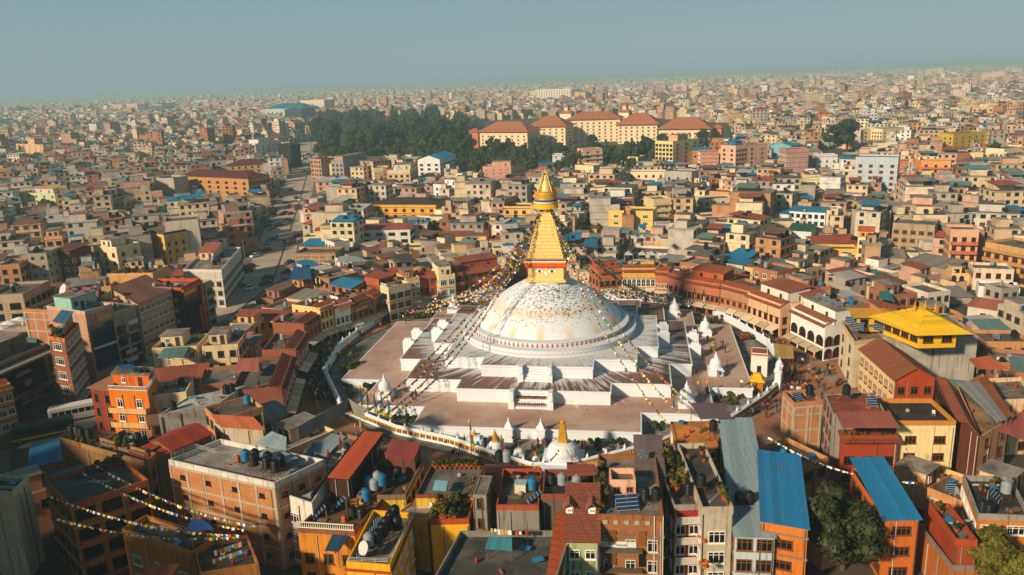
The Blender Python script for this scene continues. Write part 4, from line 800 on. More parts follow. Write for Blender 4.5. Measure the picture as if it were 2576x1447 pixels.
mid('B', 345, 650, 440, 640, 880, 16, 'black glass roadside block', wall='1a2226', nf=0, nr=0)
mid('A', 1805, 960, 2490, 990, 1175, 16, 'tan hotel with open balconies under maroon hipped roof', name='hotel', cat='hotel', wall='b98450', nf=8, ww=2.0, fr='5a3a26', bands='d8a84c', roof='hip', rc='6a302c', rk='tile', rise=3, n=6)
mid('A', 2300, 865, 2690, 840, 990, 18, 'second maroon hipped roof building behind tan hotel', name='hotel', cat='hotel', wall='d0a068', nf=6, fr='4a3026', roof='hip', rc='6e332c', rk='tile', rise=3.5, n=6)
mid('A', 1565, 985, 1740, 985, 1230, 12, 'tall blank grey-cream slab left of tan hotel', wall='b5ab9a', nf=0, nr=0)
mid('A', 1235, 1200, 1480, 1150, 1340, 10, 'cream house with rounded corner balconies', wall='e0c9a2', nf=3, ww=1.3, fr='5a4030', bands='ead8b4')
mid('A', 165, 1130, 560, 1140, 1290, 12, 'pale green ornate house with yellow pyramid roof', wall='c8cf9a', nf=5, ww=1.3, fr='7a8a5a', bands='dfe4b6', room=[(.4, .85, .2, .8, 3, 'd8c0c8', 'd8b040')])
mid('A', 1380, 700, 1500, 695, 815, 24, 'cream-striped slab with grey flank among low houses', wall='d8c49a', nf=3, nr=0, ww=.9, fr='6a5a48')
mid('A', 160, 640, 430, 650, 780, 14, 'peach stepped apartment house with central tower', wall='dcae84', nf=5, ww=1.2, fr='6a4a38', room=[(.35, .6, .2, .8, 6, 'dcae84', None)])
# tall blocks far left
for a in (('B', 95, 290, 465, 285, 405, 40, 'large pale office block with blue-green hipped roof far down the road', dict(wall='b9c6c4', nf=8, ww=4, wh=6, sh=8, fr='8a9a9c', roof='hip', rc='1f6f8a', rk='tile', rise=9, n=4)), ('B', 445, 205, 682, 200, 330, 30, 'plain cream office slab behind blue-roofed block', dict(wall='dccbb0', nf=0)), ('B', 455, 290, 580, 275, 430, 30, 'dark teal glass office beside blue-roofed block', dict(wall='2a5a64', nf=0))):
    mid(*a[:8], **a[8])
for i, (x1, x2, yt, yb) in enumerate(((1125, 1225, 245, 335), (1255, 1375, 240, 335))):
    mid('A', x1, yt, x2, yt, yb, 22, 'pinkish twin apartment tower rising from hazy low houses', group='twin apartment towers in the haze', name='apartment_tower', cat='tower', wall='cfae9a', nf=4, ww=2.5, wh=2, sh=3.2, fr='8a7468', nr=0)
mid('A', 1622, 240, 1755, 225, 345, 25, 'blue and white office tower in far haze', name='office_tower', cat='tower', wall='bcc8cc', nf=3, ww=4, wh=3, sh=4, fr='3a6a80', nr=0)
mid('A', 1940, 205, 2092, 200, 262, 25, 'pale apartment slab far behind blue and white tower', name='apartment_tower', cat='tower', wall='cdbfb0', nf=0, nr=0)
# long apartment slab
AP = mid('C', 235, 365, 592, 358, 505, 26, 'wide pale apartment slab with vertical bays standing alone in the haze', name='apartment_block', cat='building', wall='d8cdbd', nf=0, nr=0)
_i = INFO[AP.name]
for k in range(14):
    g = MB(); L_ = _i['L']; w_ = (L_[1][0]-L_[0][0])/14; g.box(L_[0][0]+w_*(k+.5), L_[0][1]-1.2, _i['hd']/2, w_*.45, 2.4, _i['hd']-2); g.obj('bay', mat('e2d8c8', 'plaster'), AP)
for i, (x1, x2, yt, yb) in enumerate(((1455, 1510, 178, 240), (1530, 1590, 160, 240), (1600, 1650, 155, 238), (1660, 1700, 148, 238))):
    mid('D', x1, yt, x2, yt, yb, 25, 'beige apartment tower in a close row on the far ridge', group='apartment towers on the far ridge', name='apartment_tower', cat='tower', wall='d6bfa8', nf=0, nr=0)
for i, (x1, x2, yt, yb) in enumerate(((2085, 2150, 200, 315), (2160, 2255, 185, 310))):
    mid('D', x1, yt, x2, yt, yb, 30, 'pinkish paired apartment tower standing apart right of ridge towers', group='paired apartment towers', name='apartment_tower', cat='tower', wall='d8b9a4', nf=4, ww=3, wh=2, sh=3.5, fr='9a8478', nr=0)
mid('C', 1425, 280, 1475, 280, 350, 25, 'single slim far tower among hazy trees', name='apartment_tower', cat='tower', wall='d0c4b6', nf=0, nr=0)
# hotel with orange tiled roofs
HT = dict(name='hotel_wing', cat='hotel', group='orange-roofed hotel', roof='hip', rc='b9714f', rk='tile', n=7, near=False, mk=.35, sh=3.1, ww=2.0, wh=1.7, fr='d8c4a8', wall='eedab4', bands='cf9468', over=2.2, dirt=.2)
for x1, y1, x2, y2, h, d, rs, nf, lb in ((-325, 790, 152, 790, 15, 24, 8.5, 8, 'left end wing of orange-roofed hotel beside the wood'), (172, 738, 535, 733, 17, 24, 9, 6, 'left inner wing of orange-roofed hotel'), (556, 668, 1085, 655, 21, 24, 6.5, 9, 'tall central wing of orange-roofed hotel with dark porch'), (1062, 718, 1458, 712, 17, 24, 9.5, 7, 'right inner wing of orange-roofed hotel'), (1475, 762, 1985, 757, 15, 26, 9, 9, 'right end wing of orange-roofed hotel above cream tower')):
    hv('C', x1, y1, x2, y2, h, d, label=lb, nf=nf, rise=rs, **HT)
for x1, x2, y, h, hexs, lb in ((478, 592, 602, 25.5, 'e8d8ba', 'cream lift tower with two-tiered orange roof left of hotel centre'), (1070, 1172, 590, 25.5, 'e8d8ba', 'cream lift tower with two-tiered orange roof right of hotel centre'), (-430, -345, 790, 14.5, 'c9744a', 'small orange corner turret at left end of hotel'), (2020, 2105, 750, 14.5, 'c9744a', 'small orange corner turret at right end of hotel')):
    e = hv('C', x1, y, x2, y, h, 6.5, label=lb, **{**HT, 'wall': hexs, 'name': 'hotel_tower', 'rise': 3, 'nf': 0, 'n': 4, 'over': 1.2, 'bands': None, 'noocc': True})
    if h > 20:
        g = MB(); g.box(0, 0, h+4.2, 4, 4, 4.4); g.lathe([(4.2, 0), (.3, 2.4)], 4, c=(0, 0, h+6.2), a0=pi/4); g.obj('upper_tier', [mat('e0c49a', 'plaster')], e)
        g = MB(); g.lathe([(4.3, 0), (.2, 2.5)], 4, c=(0, 0, h+6.3), a0=pi/4); g.obj('upper_roof', mat('b9714f', 'tile'), e)
# houses behind the ring
for a in (
 ('F', 1050, 330, 1545, 318, 485, 9, 'long low white house with ribbon window and red metal roof', dict(wall='dcd8d0', nf=4, ww=2.6, wh=1.2, fr='2a2e30', roof='shed', rc='a8543e', rise=.8)),
 ('F', 388, 560, 795, 555, 705, 10, 'brick house with concrete roof slab at bend of dusty road', dict(wall='b08050', wkind='brick', grid=True, nf=0)),
 ('F', 785, 455, 940, 430, 630, 8, 'plain white narrow house with red roof box', dict(wall='dedad2', nf=0, nr=0)),
 ('F', 472, 400, 830, 385, 475, 8, 'cream house with white sashes and planted balcony', dict(wall='e8d29c', nf=5, ww=1.5, fr='ede6da', bands='b57a4c', room=[(.3, .95, .4, .95, 2.6, 'e8d29c', 'a8553c')])),
 ('F', 1765, 385, 2310, 375, 455, 9, 'cream-yellow temple hall with dark red ornamental parapet', dict(wall='e2c078', nf=5, ww=1.8, fr='7a4a2a', parc='8f4630')),
 ('F', 2340, 420, 2530, 420, 560, 8, 'white house with red parapet and tall thin porch legs', dict(wall='e6e0d6', nf=2, ww=1.9, fr='a89a8c', parc='9c4e38')),
 ('F', 1470, 505, 1740, 500, 560, 8, 'cream low house with paired white windows behind left ring', dict(wall='e2c88e', nf=2, ww=1.4, fr='eee8dc')),
 ('F', 1232, 530, 1450, 520, 575, 8, 'low house with brick-red metal roof behind left ring', dict(wall='cdbfa8', nf=0, roof='shed', rc='a5593f', rise=1.2)),
 ('B', 2360, 1185, 2500, 1190, 1400, 12, 'yellow monastery wing with dark red cornice left of spire', dict(wall='e4bc68', nf=2, ww=1.4, fr='7a4a34', corn='8a4630')),
 ('G', -90, 90, 245, 92, 245, 10, 'yellow monastery courtyard range with red upper band behind spire', dict(wall='e4bc68', nf=4, ww=1.5, fr='6a3a2a', corn='7a3f2e', bands='8a4630')),
 ('G', 970, 130, 1415, 138, 365, 10, 'bright yellow apartment house with white windows and roof garden', dict(wall='ebc06a', nf=3, nr=1, ww=1.9, fr='f2ecde', bands='e0a860', dirt=.25)),
 ('G', 1420, 20, 1600, 5, 280, 9, 'cream apartment house with curved balconies beside bright yellow house', dict(wall='dcc79a', nf=2, ww=1.5, fr='efe8d8', balc='d8c08e')),
 ('G', 1905, 195, 2210, 175, 300, 9, 'cream house with red-brown balcony bands and rooftop tank', dict(wall='e4cfae', nf=3, ww=1.2, fr='9a5a3c', bands='a8583c')),
 ('G', 1170, 545, 1560, 560, 640, 10, 'white-edged restaurant terrace with grey peaked tents', dict(wall='c9c2b8', nf=4, ww=1.8, fr='55504a', deck='8a8078', parc='ddd6cc')),
 ('G', 640, 300, 850, 300, 395, 9, 'yellow house with dark red roof edge behind right flags', dict(wall='e2b864', nf=1, ww=1.4, fr='6a4a34', parc='7a4432')),
 ('G', 1920, 20, 2240, 0, 165, 10, 'pale cream house with dark square windows behind tree', dict(wall='e2cdaa', nf=4, ww=1.2, fr='4a4038')),
 ('H', 1255, 255, 1680, 280, 548, 12, 'large weathered grey house with brown shutters and five floors', dict(wall='a8957c', nf=5, ww=1.5, fr='a8714c', bands='b5a48c', nr=0, dirt=.8)),
 ('H', 845, 120, 1235, 135, 400, 12, 'large weathered grey house with white sashes', dict(wall='a5977e', nf=3, ww=1.3, fr='e2dccf', bands='b0a28a', dirt=.8, room=[(.1, .9, .3, .9, 2.4, 'a5977e', None)])),
 ('H', 905, 400, 1122, 410, 670, 9, 'cream balcony house with orange tarpaulin on top', dict(wall='ead6ac', nf=3, ww=1.2, fr='8a5a36', bands='eee0c2', balc='ecdcba', room=[(.0, .7, .2, .8, 2.5, 'e2a05a', 'f0701c')])),
 ('H', 1840, 320, 2125, 325, 742, 8, 'tall narrow house with striped red and cream balconies', dict(wall='d8a884', nf=3, ww=1.3, fr='6a4a3a', balc='c0684c', nr=0)),
 ('H', 2185, 445, 2640, 530, 805, 12, 'big ochre-pink house with heavy balustraded floors', dict(wall='c89a60', nf=5, ww=1.5, fr='8a4a34', balc='b0884e', nl=3)),
 ('H', 482, 515, 905, 520, 640, 7, 'bright yellow low house with brown windows', dict(wall='e8b850', nf=4, ww=1.3, fr='8a5a3c')),
 ('H', 215, 135, 580, 155, 285, 8, 'white house with turquoise-blue metal roof and long window band', dict(wall='dfe3e2', nf=6, ww=1.4, fr='2a4a5a', roof='shed', rc='1f86b0', rise=.9)),
 ('H', 15, 150, 210, 172, 270, 8, 'small white house with blue metal roof strip', dict(wall='dcdcd8', nf=2, fr='7a5a4a', roof='shed', rc='217fa8', rise=.7)),
 ('H', 205, 330, 435, 345, 450, 7, 'white house with dark green roof screen', dict(wall='d4dcdc', nf=3, ww=1.2, fr='f0ece4', roof='shed', rc='2a5a4a', rise=1.4)),
 ('H', 590, 130, 720, 135, 380, 10, 'tall plain cream gable wall', dict(wall='e8d4b0', nf=0)),
 ('H', 1100, 600, 1380, 610, 690, 9, 'low shed with patched grey metal roof beneath weathered house', dict(wall='b09a80', nf=0, roof='shed', rc='9a8f86', rise=.8, n=6)),
 ('H', 1390, 640, 1800, 720, 740, 9, 'wide shed with rusty grey metal roof beneath weathered house', dict(wall='a08a74', nf=0, roof='shed', rc='8f8880', rise=1.2, n=8)),
 ('H', 2010, 1090, 2330, 1140, 1230, 7, 'low house with salmon metal roof beside yellow-roofed shrine', dict(wall='cfc4b4', nf=1, roof='shed', rc='c06a54', rise=.6, n=5)),
 ('H', 1580, 1010, 2050, 1000, 1080, 8, 'long grey sheet-roofed shed behind yellow-roofed shrine', dict(wall='a89c90', nf=0, roof='shed', rc='948e88', rise=.8, n=9)),
 ('C', 1618, 885, 1880, 850, 1170, 14, 'tall cream apartment tower with central balconies and arched top', dict(wall='e6cf98', nf=3, ww=2.0, wh=1.5, fr='3e342c', bands='dcb878', nr=0, room=[(.3, .7, .2, .7, 4, 'e0a878', None)])),
 ('C', 2252, 925, 2572, 905, 1180, 14, 'wide bare brick tower with concrete grid', dict(wall='c08a66', wkind='brick', grid=True, nf=3, ww=1.2, fr='5a4030')),
 ('C', 2097, 920, 2250, 930, 1170, 10, 'pink apartment tower with blue roof turret', dict(wall='dcb096', nf=2, ww=1.8, fr='7a5040', bands='e6c4a8', room=[(.2, .8, .2, .8, 3, '2a80a0', '1f7fa8')])),
 ('C', 1895, 990, 2080, 985, 1172, 12, 'terracotta and white apartment house right of cream tower', dict(wall='c87e5e', nf=3, ww=1.5, fr='e8e0d4', bands='d8c8b8')),
 ('C', 712, 965, 908, 952, 1198, 10, 'slim pinkish banded tower before dark trees', dict(wall='d0a98c', nf=2, ww=1.2, fr='6a5044', bands='dcbca0', balc='d8b498')),
 ('C', 405, 1020, 602, 1015, 1152, 11, 'white-blue house with brown roof edge before hotel trees', dict(wall='d8dce0', nf=3, ww=1.4, fr='f0ece6', corn='b0705a')),
 ('C', 165, 1130, 440, 1128, 1196, 11, 'red brick house with white corner strips and blue sheet roof', dict(wall='b55f42', nf=4, ww=1.3, fr='e8e0d6', roof='shed', rc='2f7f9c', rise=.9)),
 ('C', 632, 1120, 818, 1128, 1245, 10, 'cream two-floor house below slim pinkish tower', dict(wall='e6d2a4', nf=3, fr='efe8da')),
 ('C', 1095, 1035, 1265, 1040, 1130, 10, 'yellow-cream house with outside stair', dict(wall='e8cf8e', nf=3, fr='7a5a40')),
 ('C', 1165, 1190, 1532, 1188, 1312, 10, 'long cream house with white gallery rail', dict(wall='ead8b0', nf=5, ww=1.3, fr='5a4a40', bands='efe6d4')),
 ('C', 1535, 1180, 1805, 1190, 1330, 11, 'bare grey concrete house with roof columns', dict(wall='b5aea6', nf=3, fr='4a4642', dirt=.8)),
 ('C', 440, 1195, 660, 1195, 1275, 9, 'small orange house with grey hipped roof behind spire', dict(wall='e0a070', nf=3, fr='8a5a48', roof='hip', rc='6e6660', rk='tile', rise=1.2, n=4)),
 ('C', 1945, 1380, 2180, 1395, 1470, 10, 'salmon house with twin arched windows', dict(wall='d89a70', nf=3, ww=1.9, wk=1, fr='f0e6d8')),
 ('D', 882, 1040, 1312, 1045, 1455, 12, 'big pale blue apartment house with grey flank', dict(wall='b5c4cc', nf=4, ww=1.5, fr='b06a4c', nl=3, bands='c4d0d6')),
 ('D', 1300, 1085, 1545, 1075, 1265, 10, 'orange brick house with white sashes behind lattice mast', dict(wall='cf8450', nf=2, ww=1.7, fr='f0e8dc', bands='b06838')),
 ('D', 1545, 1075, 1842, 1080, 1262, 10, 'orange house with planted red balconies', dict(wall='dc9a5e', nf=3, ww=1.4, fr='8a4a30', balc='c06a40')),
 ('D', 952, 775, 1150, 760, 932, 10, 'cream apartment house left of twin cream block', dict(wall='e6cc9c', nf=3, ww=1.5, fr='6a5a4c')),
 ('D', 1152, 760, 1430, 735, 932, 12, 'cream apartment block with many square windows and blue tarp', dict(wall='e8d4aa', nf=5, ww=1.2, fr='5a5048')),
 ('D', 1865, 810, 2195, 780, 1005, 12, 'ochre-yellow apartment block with dark roof canopy', dict(wall='c8a63e', nf=5, ww=1.1, fr='6a5a34', nl=3)),
 ('D', 192, 965, 412, 955, 1248, 11, 'dusky mauve house with rounded white balcony rails', dict(wall='b58a80', nf=3, ww=1.3, fr='e6dcd4', bands='8f5a50')),
 ('D', 492, 1025, 702, 1020, 1210, 10, 'white house with red cornice and open wire spire on roof', dict(wall='d8dcdc', nf=3, fr='a8b4bc', corn='a85a48')),
 ('D', 25, 920, 232, 930, 1075, 10, 'turquoise temple-like house with lattice panel', dict(wall='7ab0c4', nf=1, ww=1.6, fr='c06a4a', roof='gabley', rc='1f8fb0', rise=2, n=4)),
 ('D', 232, 728, 412, 700, 812, 10, 'cream house with green-grey banding left of great tree', dict(wall='dcc8a0', nf=4, fr='6a5a48', bands='c8b890')),
 ('D', 392, 1250, 722, 1242, 1455, 9, 'pale green-trimmed cream house with brown doors', dict(wall='ead8a8', nf=4, ww=1.2, fr='a06a48', bands='9ab58a', corn='9ab58a')),
 ('D', 1970, 1010, 2225, 1020, 1110, 9, 'cream and orange villa before dark trees', dict(wall='e8c8a0', nf=3, fr='4a4038')),
 ('D', 2375, 960, 2600, 930, 1100, 11, 'cream villa at far right with stacked white balconies', dict(wall='e8d6b0', nf=3, fr='5a5048', balc='ece0c4')),
 ('D', 2000, 545, 2270, 540, 640, 12, 'unfinished tan concrete frame block with open floors', dict(wall='cfae7c', nf=5, ww=2, wh=2, wk=3, fr='cfae7c')),
 ('D', 505, 610, 675, 605, 680, 10, 'orange house with red roof in hazy district', dict(wall='cf8456', nf=3, fr='7a4a38', roof='hip', rc='b5603e', rk='tile', rise=1.5, n=3)),
 ('D', 1870, 640, 2020, 630, 730, 10, 'yellow house with dark windows in hazy district', dict(wall='e2b860', nf=4, fr='4a4038')),
):
    mid(*a[:8], **a[8])
# ------------------------------------------------------------------ the rest of the town
random.seed(21)
def inpoly(x, y, P):
    r = False; n = len(P); j = n-1
    for i in range(n):
        if (P[i][1] > y) != (P[j][1] > y) and x < (P[j][0]-P[i][0])*(y-P[i][1])/(P[j][1]-P[i][1])+P[i][0]: r = not r
        j = i
    return r
def dpoly(pts): return [tuple(W(x, y)[:2]) for x, y in pts]
WOOD = dpoly([(782, 350), (800, 385), (870, 395), (950, 400), (1030, 385), (1180, 420), (1185, 330), (1130, 305), (1100, 290), (830, 296)])
PARK = dpoly([(1160, 440), (1300, 450), (1420, 440), (1560, 450), (1690, 420), (1850, 372), (1850, 310), (1500, 290), (1190, 305)])
ROADP = [tuple(a[:2]-(b-a)[:2]*.12) for a, b in RD]+[tuple(b[:2]+(b-a)[:2]*.12) for a, b in RD[::-1]]
GREENS = [dpoly(p) for p in ([(2040, 420), (2160, 440), (2180, 380), (2060, 370)], [(1200, 480), (1330, 485), (1330, 440), (1200, 440)])]
X, Y = np.meshgrid(np.arange(Occ.NX)+Occ.X0+.5, np.arange(Occ.NY)+Occ.Y0+.5, indexing='ij'); Occ.a |= (X**2+Y**2 < 60.5**2)
def mark(P):
    P = np.array(P); r = np.zeros(X.shape, bool); j = len(P)-1
    for i in range(len(P)):
        cnd = ((P[i][1] > Y) != (P[j][1] > Y)); dy = P[j][1]-P[i][1]; dy = dy if abs(dy) > 1e-9 else 1e-9
        r ^= cnd & (X < (P[j][0]-P[i][0])*(Y-P[i][1])/dy+P[i][0]); j = i
    Occ.a |= r
for q in [ROADP, WOOD, PARK]+GREENS: mark(q)
for (a, b_), (c, d) in zip(RD[3:], RD[4:]): m_ = (a+d)/2; smask([a, b_, d, c], proj(m_)[2]-12)
smask([W(x, y) for x, y in ((790, 392), (880, 400), (1030, 392), (1180, 425), (1185, 330), (1100, 285), (830, 290))], 760); smask([W(x, y) for x, y in ((1180, 395), (1300, 432), (1560, 420), (1700, 395), (1700, 350), (1180, 360))], 600)
smask_px([(1000, 1088), (1660, 1088), (1640, 1150), (1560, 1170), (1230, 1170), (1080, 1130)], 200); smask_px([(770, 870), (900, 840), (880, 1000), (970, 1075), (900, 1085), (800, 1000)], 220); smask_px([(1930, 880), (2170, 880), (2170, 980), (1960, 1060), (1900, 1060)], 220)
smask_px([(20, 1030), (240, 985), (262, 1075), (120, 1140), (20, 1150)], 175); smask_px([(0, 900), (120, 890), (160, 1000), (0, 1060)], 180)
FW2 = FWD[:2]/np.linalg.norm(FWD[:2]); RT2 = np.array([FW2[1], -FW2[0]])
def free(P):
    ix, iy = cells(P, -.2); return len(ix) > 6 and Occ.a[ix, iy].mean() < .03
WALLC = ['e6d2a8', 'e6d2a8', 'ddc39a', 'd6b48c', 'dfc7b2', 'ddc39a', 'd9a98a', 'cfa079', 'b9b0a4', 'a39a8e', 'e4e0d8', 'c58a5c', 'b57648', 'e0b87c', 'd8cdbb', 'c79b86', 'b0a592', 'dfc7b2', 'c9a27a', 'd6b48c', 'bfae98', 'a86a46']
WNAME = {'e6d2a8': 'cream', 'ddc39a': 'sand-coloured', 'd9a98a': 'salmon', 'cfa079': 'tan', 'b9b0a4': 'pale grey', 'a39a8e': 'grey', 'e4e0d8': 'white', 'c58a5c': 'orange-tan', 'b57648': 'brick-brown', 'e0b87c': 'straw-yellow', 'd8cdbb': 'off-white', 'c79b86': 'dusty pink', 'b0a592': 'drab grey', 'dfc7b2': 'pale pink', 'c9a27a': 'buff', 'd6b48c': 'light tan', 'bfae98': 'putty-grey', 'a86a46': 'red-brown'}
ROOFC = [('1f7fa8', 'blue'), ('a5533c', 'red'), ('8f8a84', 'grey'), ('7a5a48', 'rusty'), ('6a8a86', 'greenish'), ('b8b4ae', 'pale')]
cand = []
for t in np.arange(95, 700, 9.6):
    for s in np.arange(-.70*t-12, .70*t+12, 10.4):
        p = CAM[:2]+FW2*(t+random.uniform(-2, 2))+RT2*(s+random.uniform(-2, 2)); r = hypot(*p)
        if r < 120: rz = atan2(p[1], p[0])+pi/2+random.choice((0, pi/2))
        elif p[0] < -60-p[1]*.42: rz = atan2(FW2[1], FW2[0])+radians(23)+random.gauss(0, .06)
        else: rz = -.16+random.gauss(0, .18)
        cand.append((t, p, rz))
cand.sort(key=lambda c: c[0]); FILL = []
def rect(p, w, d, rz):
    c, s = cos(rz), sin(rz); P = [np.array([p[0]+x*c-y*s, p[1]+x*s+y*c]) for x, y in ((-w/2, -d/2), (w/2, -d/2), (w/2, d/2), (-w/2, d/2))]
    k = min(range(4), key=lambda i: (P[i]+P[(i+1) % 4])/2@FW2); return P[k:]+P[:k]          # front faces the survey side
for ps in range(2):
    for t, p, rz in cand:
        if ps: p = p+np.array([random.uniform(-5, 5), random.uniform(-5, 5)])
        for w, d in ((random.uniform(11, 17), random.uniform(9, 13)) if t > 260 else (random.uniform(7, 10), random.uniform(6.5, 9)), (random.uniform(7.5, 11), random.uniform(7, 9.5)), (random.uniform(4.2, 6), random.uniform(4.2, 6))):
            P = rect(p, w, d, rz)
            if free(P):
                ix, iy = cells(P, .15); Occ.a[ix, iy] = True; FILL.append((t, P)); break
FILL.sort(key=lambda c: c[0])
NIND = 305-len(HOUSES); FIND, FSTUFF = [], []
for t, P in FILL:
    c = sum(P)/4; w_ = np.linalg.norm(P[1]-P[0]); h = random.choice([2, 3, 3, 4, 4, 5]) if t < 330 else random.choice([2, 3, 4, 4, 5, 5])
    if hypot(*c) < 100: h = random.choice([2, 2, 3])
    if w_ < 6.2: h = min(h, 3)
    if t < 175: h = random.choice([2, 2, 3]) if t > 120 else 2
    x, y, _ = proj((c[0], c[1], h*2.7)); vis = -60 < x < 2636 and y < 1520
    if not vis: continue
    while h > 1 and blocks(P, h*2.7+2) > .06: h -= 1
    if h == 1 and blocks(P, 3.6) > .3: continue
    (FIND if len(FIND) < NIND else FSTUFF).append((t, P, h))
for x, y, w, d, hh_ in ((-78, -112, 16, 14, 30), (-97, -98, 14, 14, 28), (-66, -130, 16, 12, 32), (-114, -84, 14, 14, 24)):   # unseen blocks added outside the view to cast shade on the courtyard
    P = rect(np.array([x, y]), w, d, .2)
    if any(-10 < proj((*p, z))[0] < 2600 and proj((*p, z))[1] < 1460 for p in P for z in np.arange(0, hh_+1, 2)): print('skip', x, y); continue
    house('house', f'unseen tall block added to shade the dark ochre courtyard', 'house', P, hh_, wall='a39a8e', nf=4, near=False, group='unseen shading blocks beyond the ochre courtyard', mk=None)
LAB = {}
NUM = {1: 'single-storey', 2: 'two-storey', 3: 'three-storey', 4: 'four-storey', 5: 'five-storey'}
FILLH = []
for t, P, h in FIND:
    c = sum(P)/4; wc = random.choice(WALLC) if hypot(*c) > 95 and c[1] > -45 else random.choice(['c58a5c', 'b57648', 'a86a46', 'e0b87c', 'c58a5c', 'd9a98a', 'ddc39a', 'a39a8e']); brick = wc in ('b57648', 'a86a46') ; rt = random.random(); k = {}; rd = ''
    if rt < .62: rd = random.choice([('flat roof', {}), ('flat roof, small roof room', dict(room=[(.1, .6, .35, .9, 2.3, None, None)])), ('flat roof, sheet-roofed room', dict(room=[(.2, .9, .3, .95, 2.2, None, random.choice(ROOFC[1:] if t < 300 else ROOFC)[0])])), ('banded floors, flat roof', dict(bands=random.choice(['a8694a', 'd8ccb8', '8f7a68'])))]) ; k.update(rd[1]); rd = rd[0]
    else:
        rc = random.choice(ROOFC[1:]+ROOFC[1:3]) if t < 300 and random.random() < .9 else random.choice(ROOFC); rf = random.choice(['shed', 'shed', 'gablex']); k.update(roof=rf, rc=rc[0], rise=random.uniform(.6, 1.3), n=6); rd = rc[1]+(' sloping metal roof' if rf == 'shed' else ' pitched metal roof')
    frn = random.choice([('6b3a22', 'brown'), ('e6e0d4', 'white'), ('4a4640', 'dark')])
    r = hypot(*c); side = (c[0]+98)*.93+(c[1]-62)*.36
    zone = 'near the plaza ring' if r < 95 else ('across road from stupa' if side < -8 and c[1] > -40 else ('on stupa side of road' if side < 60 and c[1] > 40 else ('before the plaza' if c[1] < -50 else 'behind the plaza')))
    lb = f"{NUM[h]} {WNAME[wc]} house, {frn[1]} windows, {rd}, {zone}"
    e = house('house', lb, 'house', P, h*2.7+(.75 if 'roof' not in k else 0), wall=wc, wkind='brick' if brick else 'plaster', fr=frn[0], near=False, sh=2.7, group='town houses around the plaza', deck=random.choice(['77706a', '8d867c', '6a6660', '9a8f82']), dirt=random.choice([.4, .6, .8]), nf=None, ww=random.choice([1.1, 1.3, 1.5]), gf='none', **k)
    FILLH.append(e)
# distant houses, one mass
SV, SF, SCOL = [], [], []
LW_ = [tuple(v*.86+.12*sum(lin(c))/3 for v in lin(c)) for c in WALLC]; RCL = [lin(c[0]) for c in ROOFC]; DECKS = [lin(c) for c in ('77706a', '9a9084', '8d867c', '6a6660', 'b0a698')]; WINL = (.012, .016, .02); TANK = (.012, .013, .015)
def sprism(P, z0, z1, cw, ct):
    i = len(SV); SV.extend((p[0], p[1], z0) for p in P); SV.extend((p[0], p[1], z1) for p in P)
    for k in range(4): j = (k+1) % 4; SF.append((i+k, i+j, i+4+j, i+4+k)); SCOL.append(cw)
    SF.append((i+4, i+5, i+6, i+7)); SCOL.append(ct)
def squad(a, b, c, d, col):
    i = len(SV); SV.extend((a, b, c, d)); SF.append((i, i+1, i+2, i+3)); SCOL.append(col)
def lerpq(P, u0, u1, v0, v1):
    f = lambda u, v: P[0]*(1-u)*(1-v)+P[1]*u*(1-v)+P[2]*u*v+P[3]*(1-u)*v
    return [f(u0, v0), f(u1, v0), f(u1, v1), f(u0, v1)]
def var(c, s=.12): k = 1+random.uniform(-s, s); return tuple(min(.9, v*k) for v in c)
def shouse(P, h, t):
    H = h*2.75; cw = var(random.choice(LW_)); ct = var(random.choice(DECKS)); sprism(P, -.5, H, cw, ct)
    if t < 2000:
        if random.random() < .55: Q = offset([tuple(p) for p in P], .35); sprism([np.array(q) for q in Q], H-.05, H+.18, var(cw), ct)
        r = random.random()
        if r < .45: a = random.uniform(.05, .4); sprism(lerpq(P, a, a+.5, .3, .9), H, H+2.5, var(cw), random.choice(RCL+DECKS))
        elif r < .7:
            Q = lerpq(P, .05, random.uniform(.6, .95), .1, .9); col = random.choice(RCL); z = H+random.uniform(1.6, 2.4); dz = .6
            squad((*Q[0], z), (*Q[1], z), (*Q[2], z+dz), (*Q[3], z+dz), col); sprism(lerpq(P, .1, .6, .4, .85), H, z, cw, ct)
        elif r < .85: squad((*P[0], H+.3), (*P[1], H+.3), (*P[2], H+1.4), (*P[3], H+1.4), random.choice(RCL))
    if t < 2200 and random.random() < .4:
        u = random.choice((-.45, 1.0)); q = random.uniform(.3, .8); sprism(lerpq(P, u, u+.45, 0, q), -.5, max(2.6, H-random.choice((2.75, 5.5))), var(cw, .2), var(ct))
    if t < 900:
        for q in range(random.choice((0, 1, 2))):
            u, v = random.uniform(.1, .85), random.uniform(.1, .8); sprism(lerpq(P, u, u+.11, v, v+.13), H+.4, H+1.7, TANK, TANK)
        if random.random() < .5:
            Q = offset([tuple(p) for p in P], .3)
            for f in range(1, h): sprism([np.array(q) for q in Q], f*2.75-.1, f*2.75+.12, var(cw), cw)
    if t < 1700:
        c = sum(P)/4
        for s in (0, 1, 3):
            a, b = P[s], P[(s+1) % 4]; d = b-a; ln = np.linalg.norm(d); d = d/ln; no = np.array([d[1], -d[0]])
            if (CAM[:2]-(a+b)/2)@no < .15*np.linalg.norm(CAM[:2]-c) or random.random() < .15: continue
            n = max(1, int(ln/2.9)); w = random.uniform(.55, .85)
            for f in range(h):
                if f == 0 and t < 700: continue
                z = f*2.75+.95
                for k in range(n):
                    if random.random() < .12: continue
                    m = a+d*(ln*(k+.5)/n)+no*.04; p, q = m-d*w, m+d*w
                    squad((*p, z), (*q, z), (*q, z+1.4), (*p, z+1.4), WINL if random.random() < .8 else (.10, .05, .03))
for t, P, h in FSTUFF: shouse(P, h, t)
t = 690.
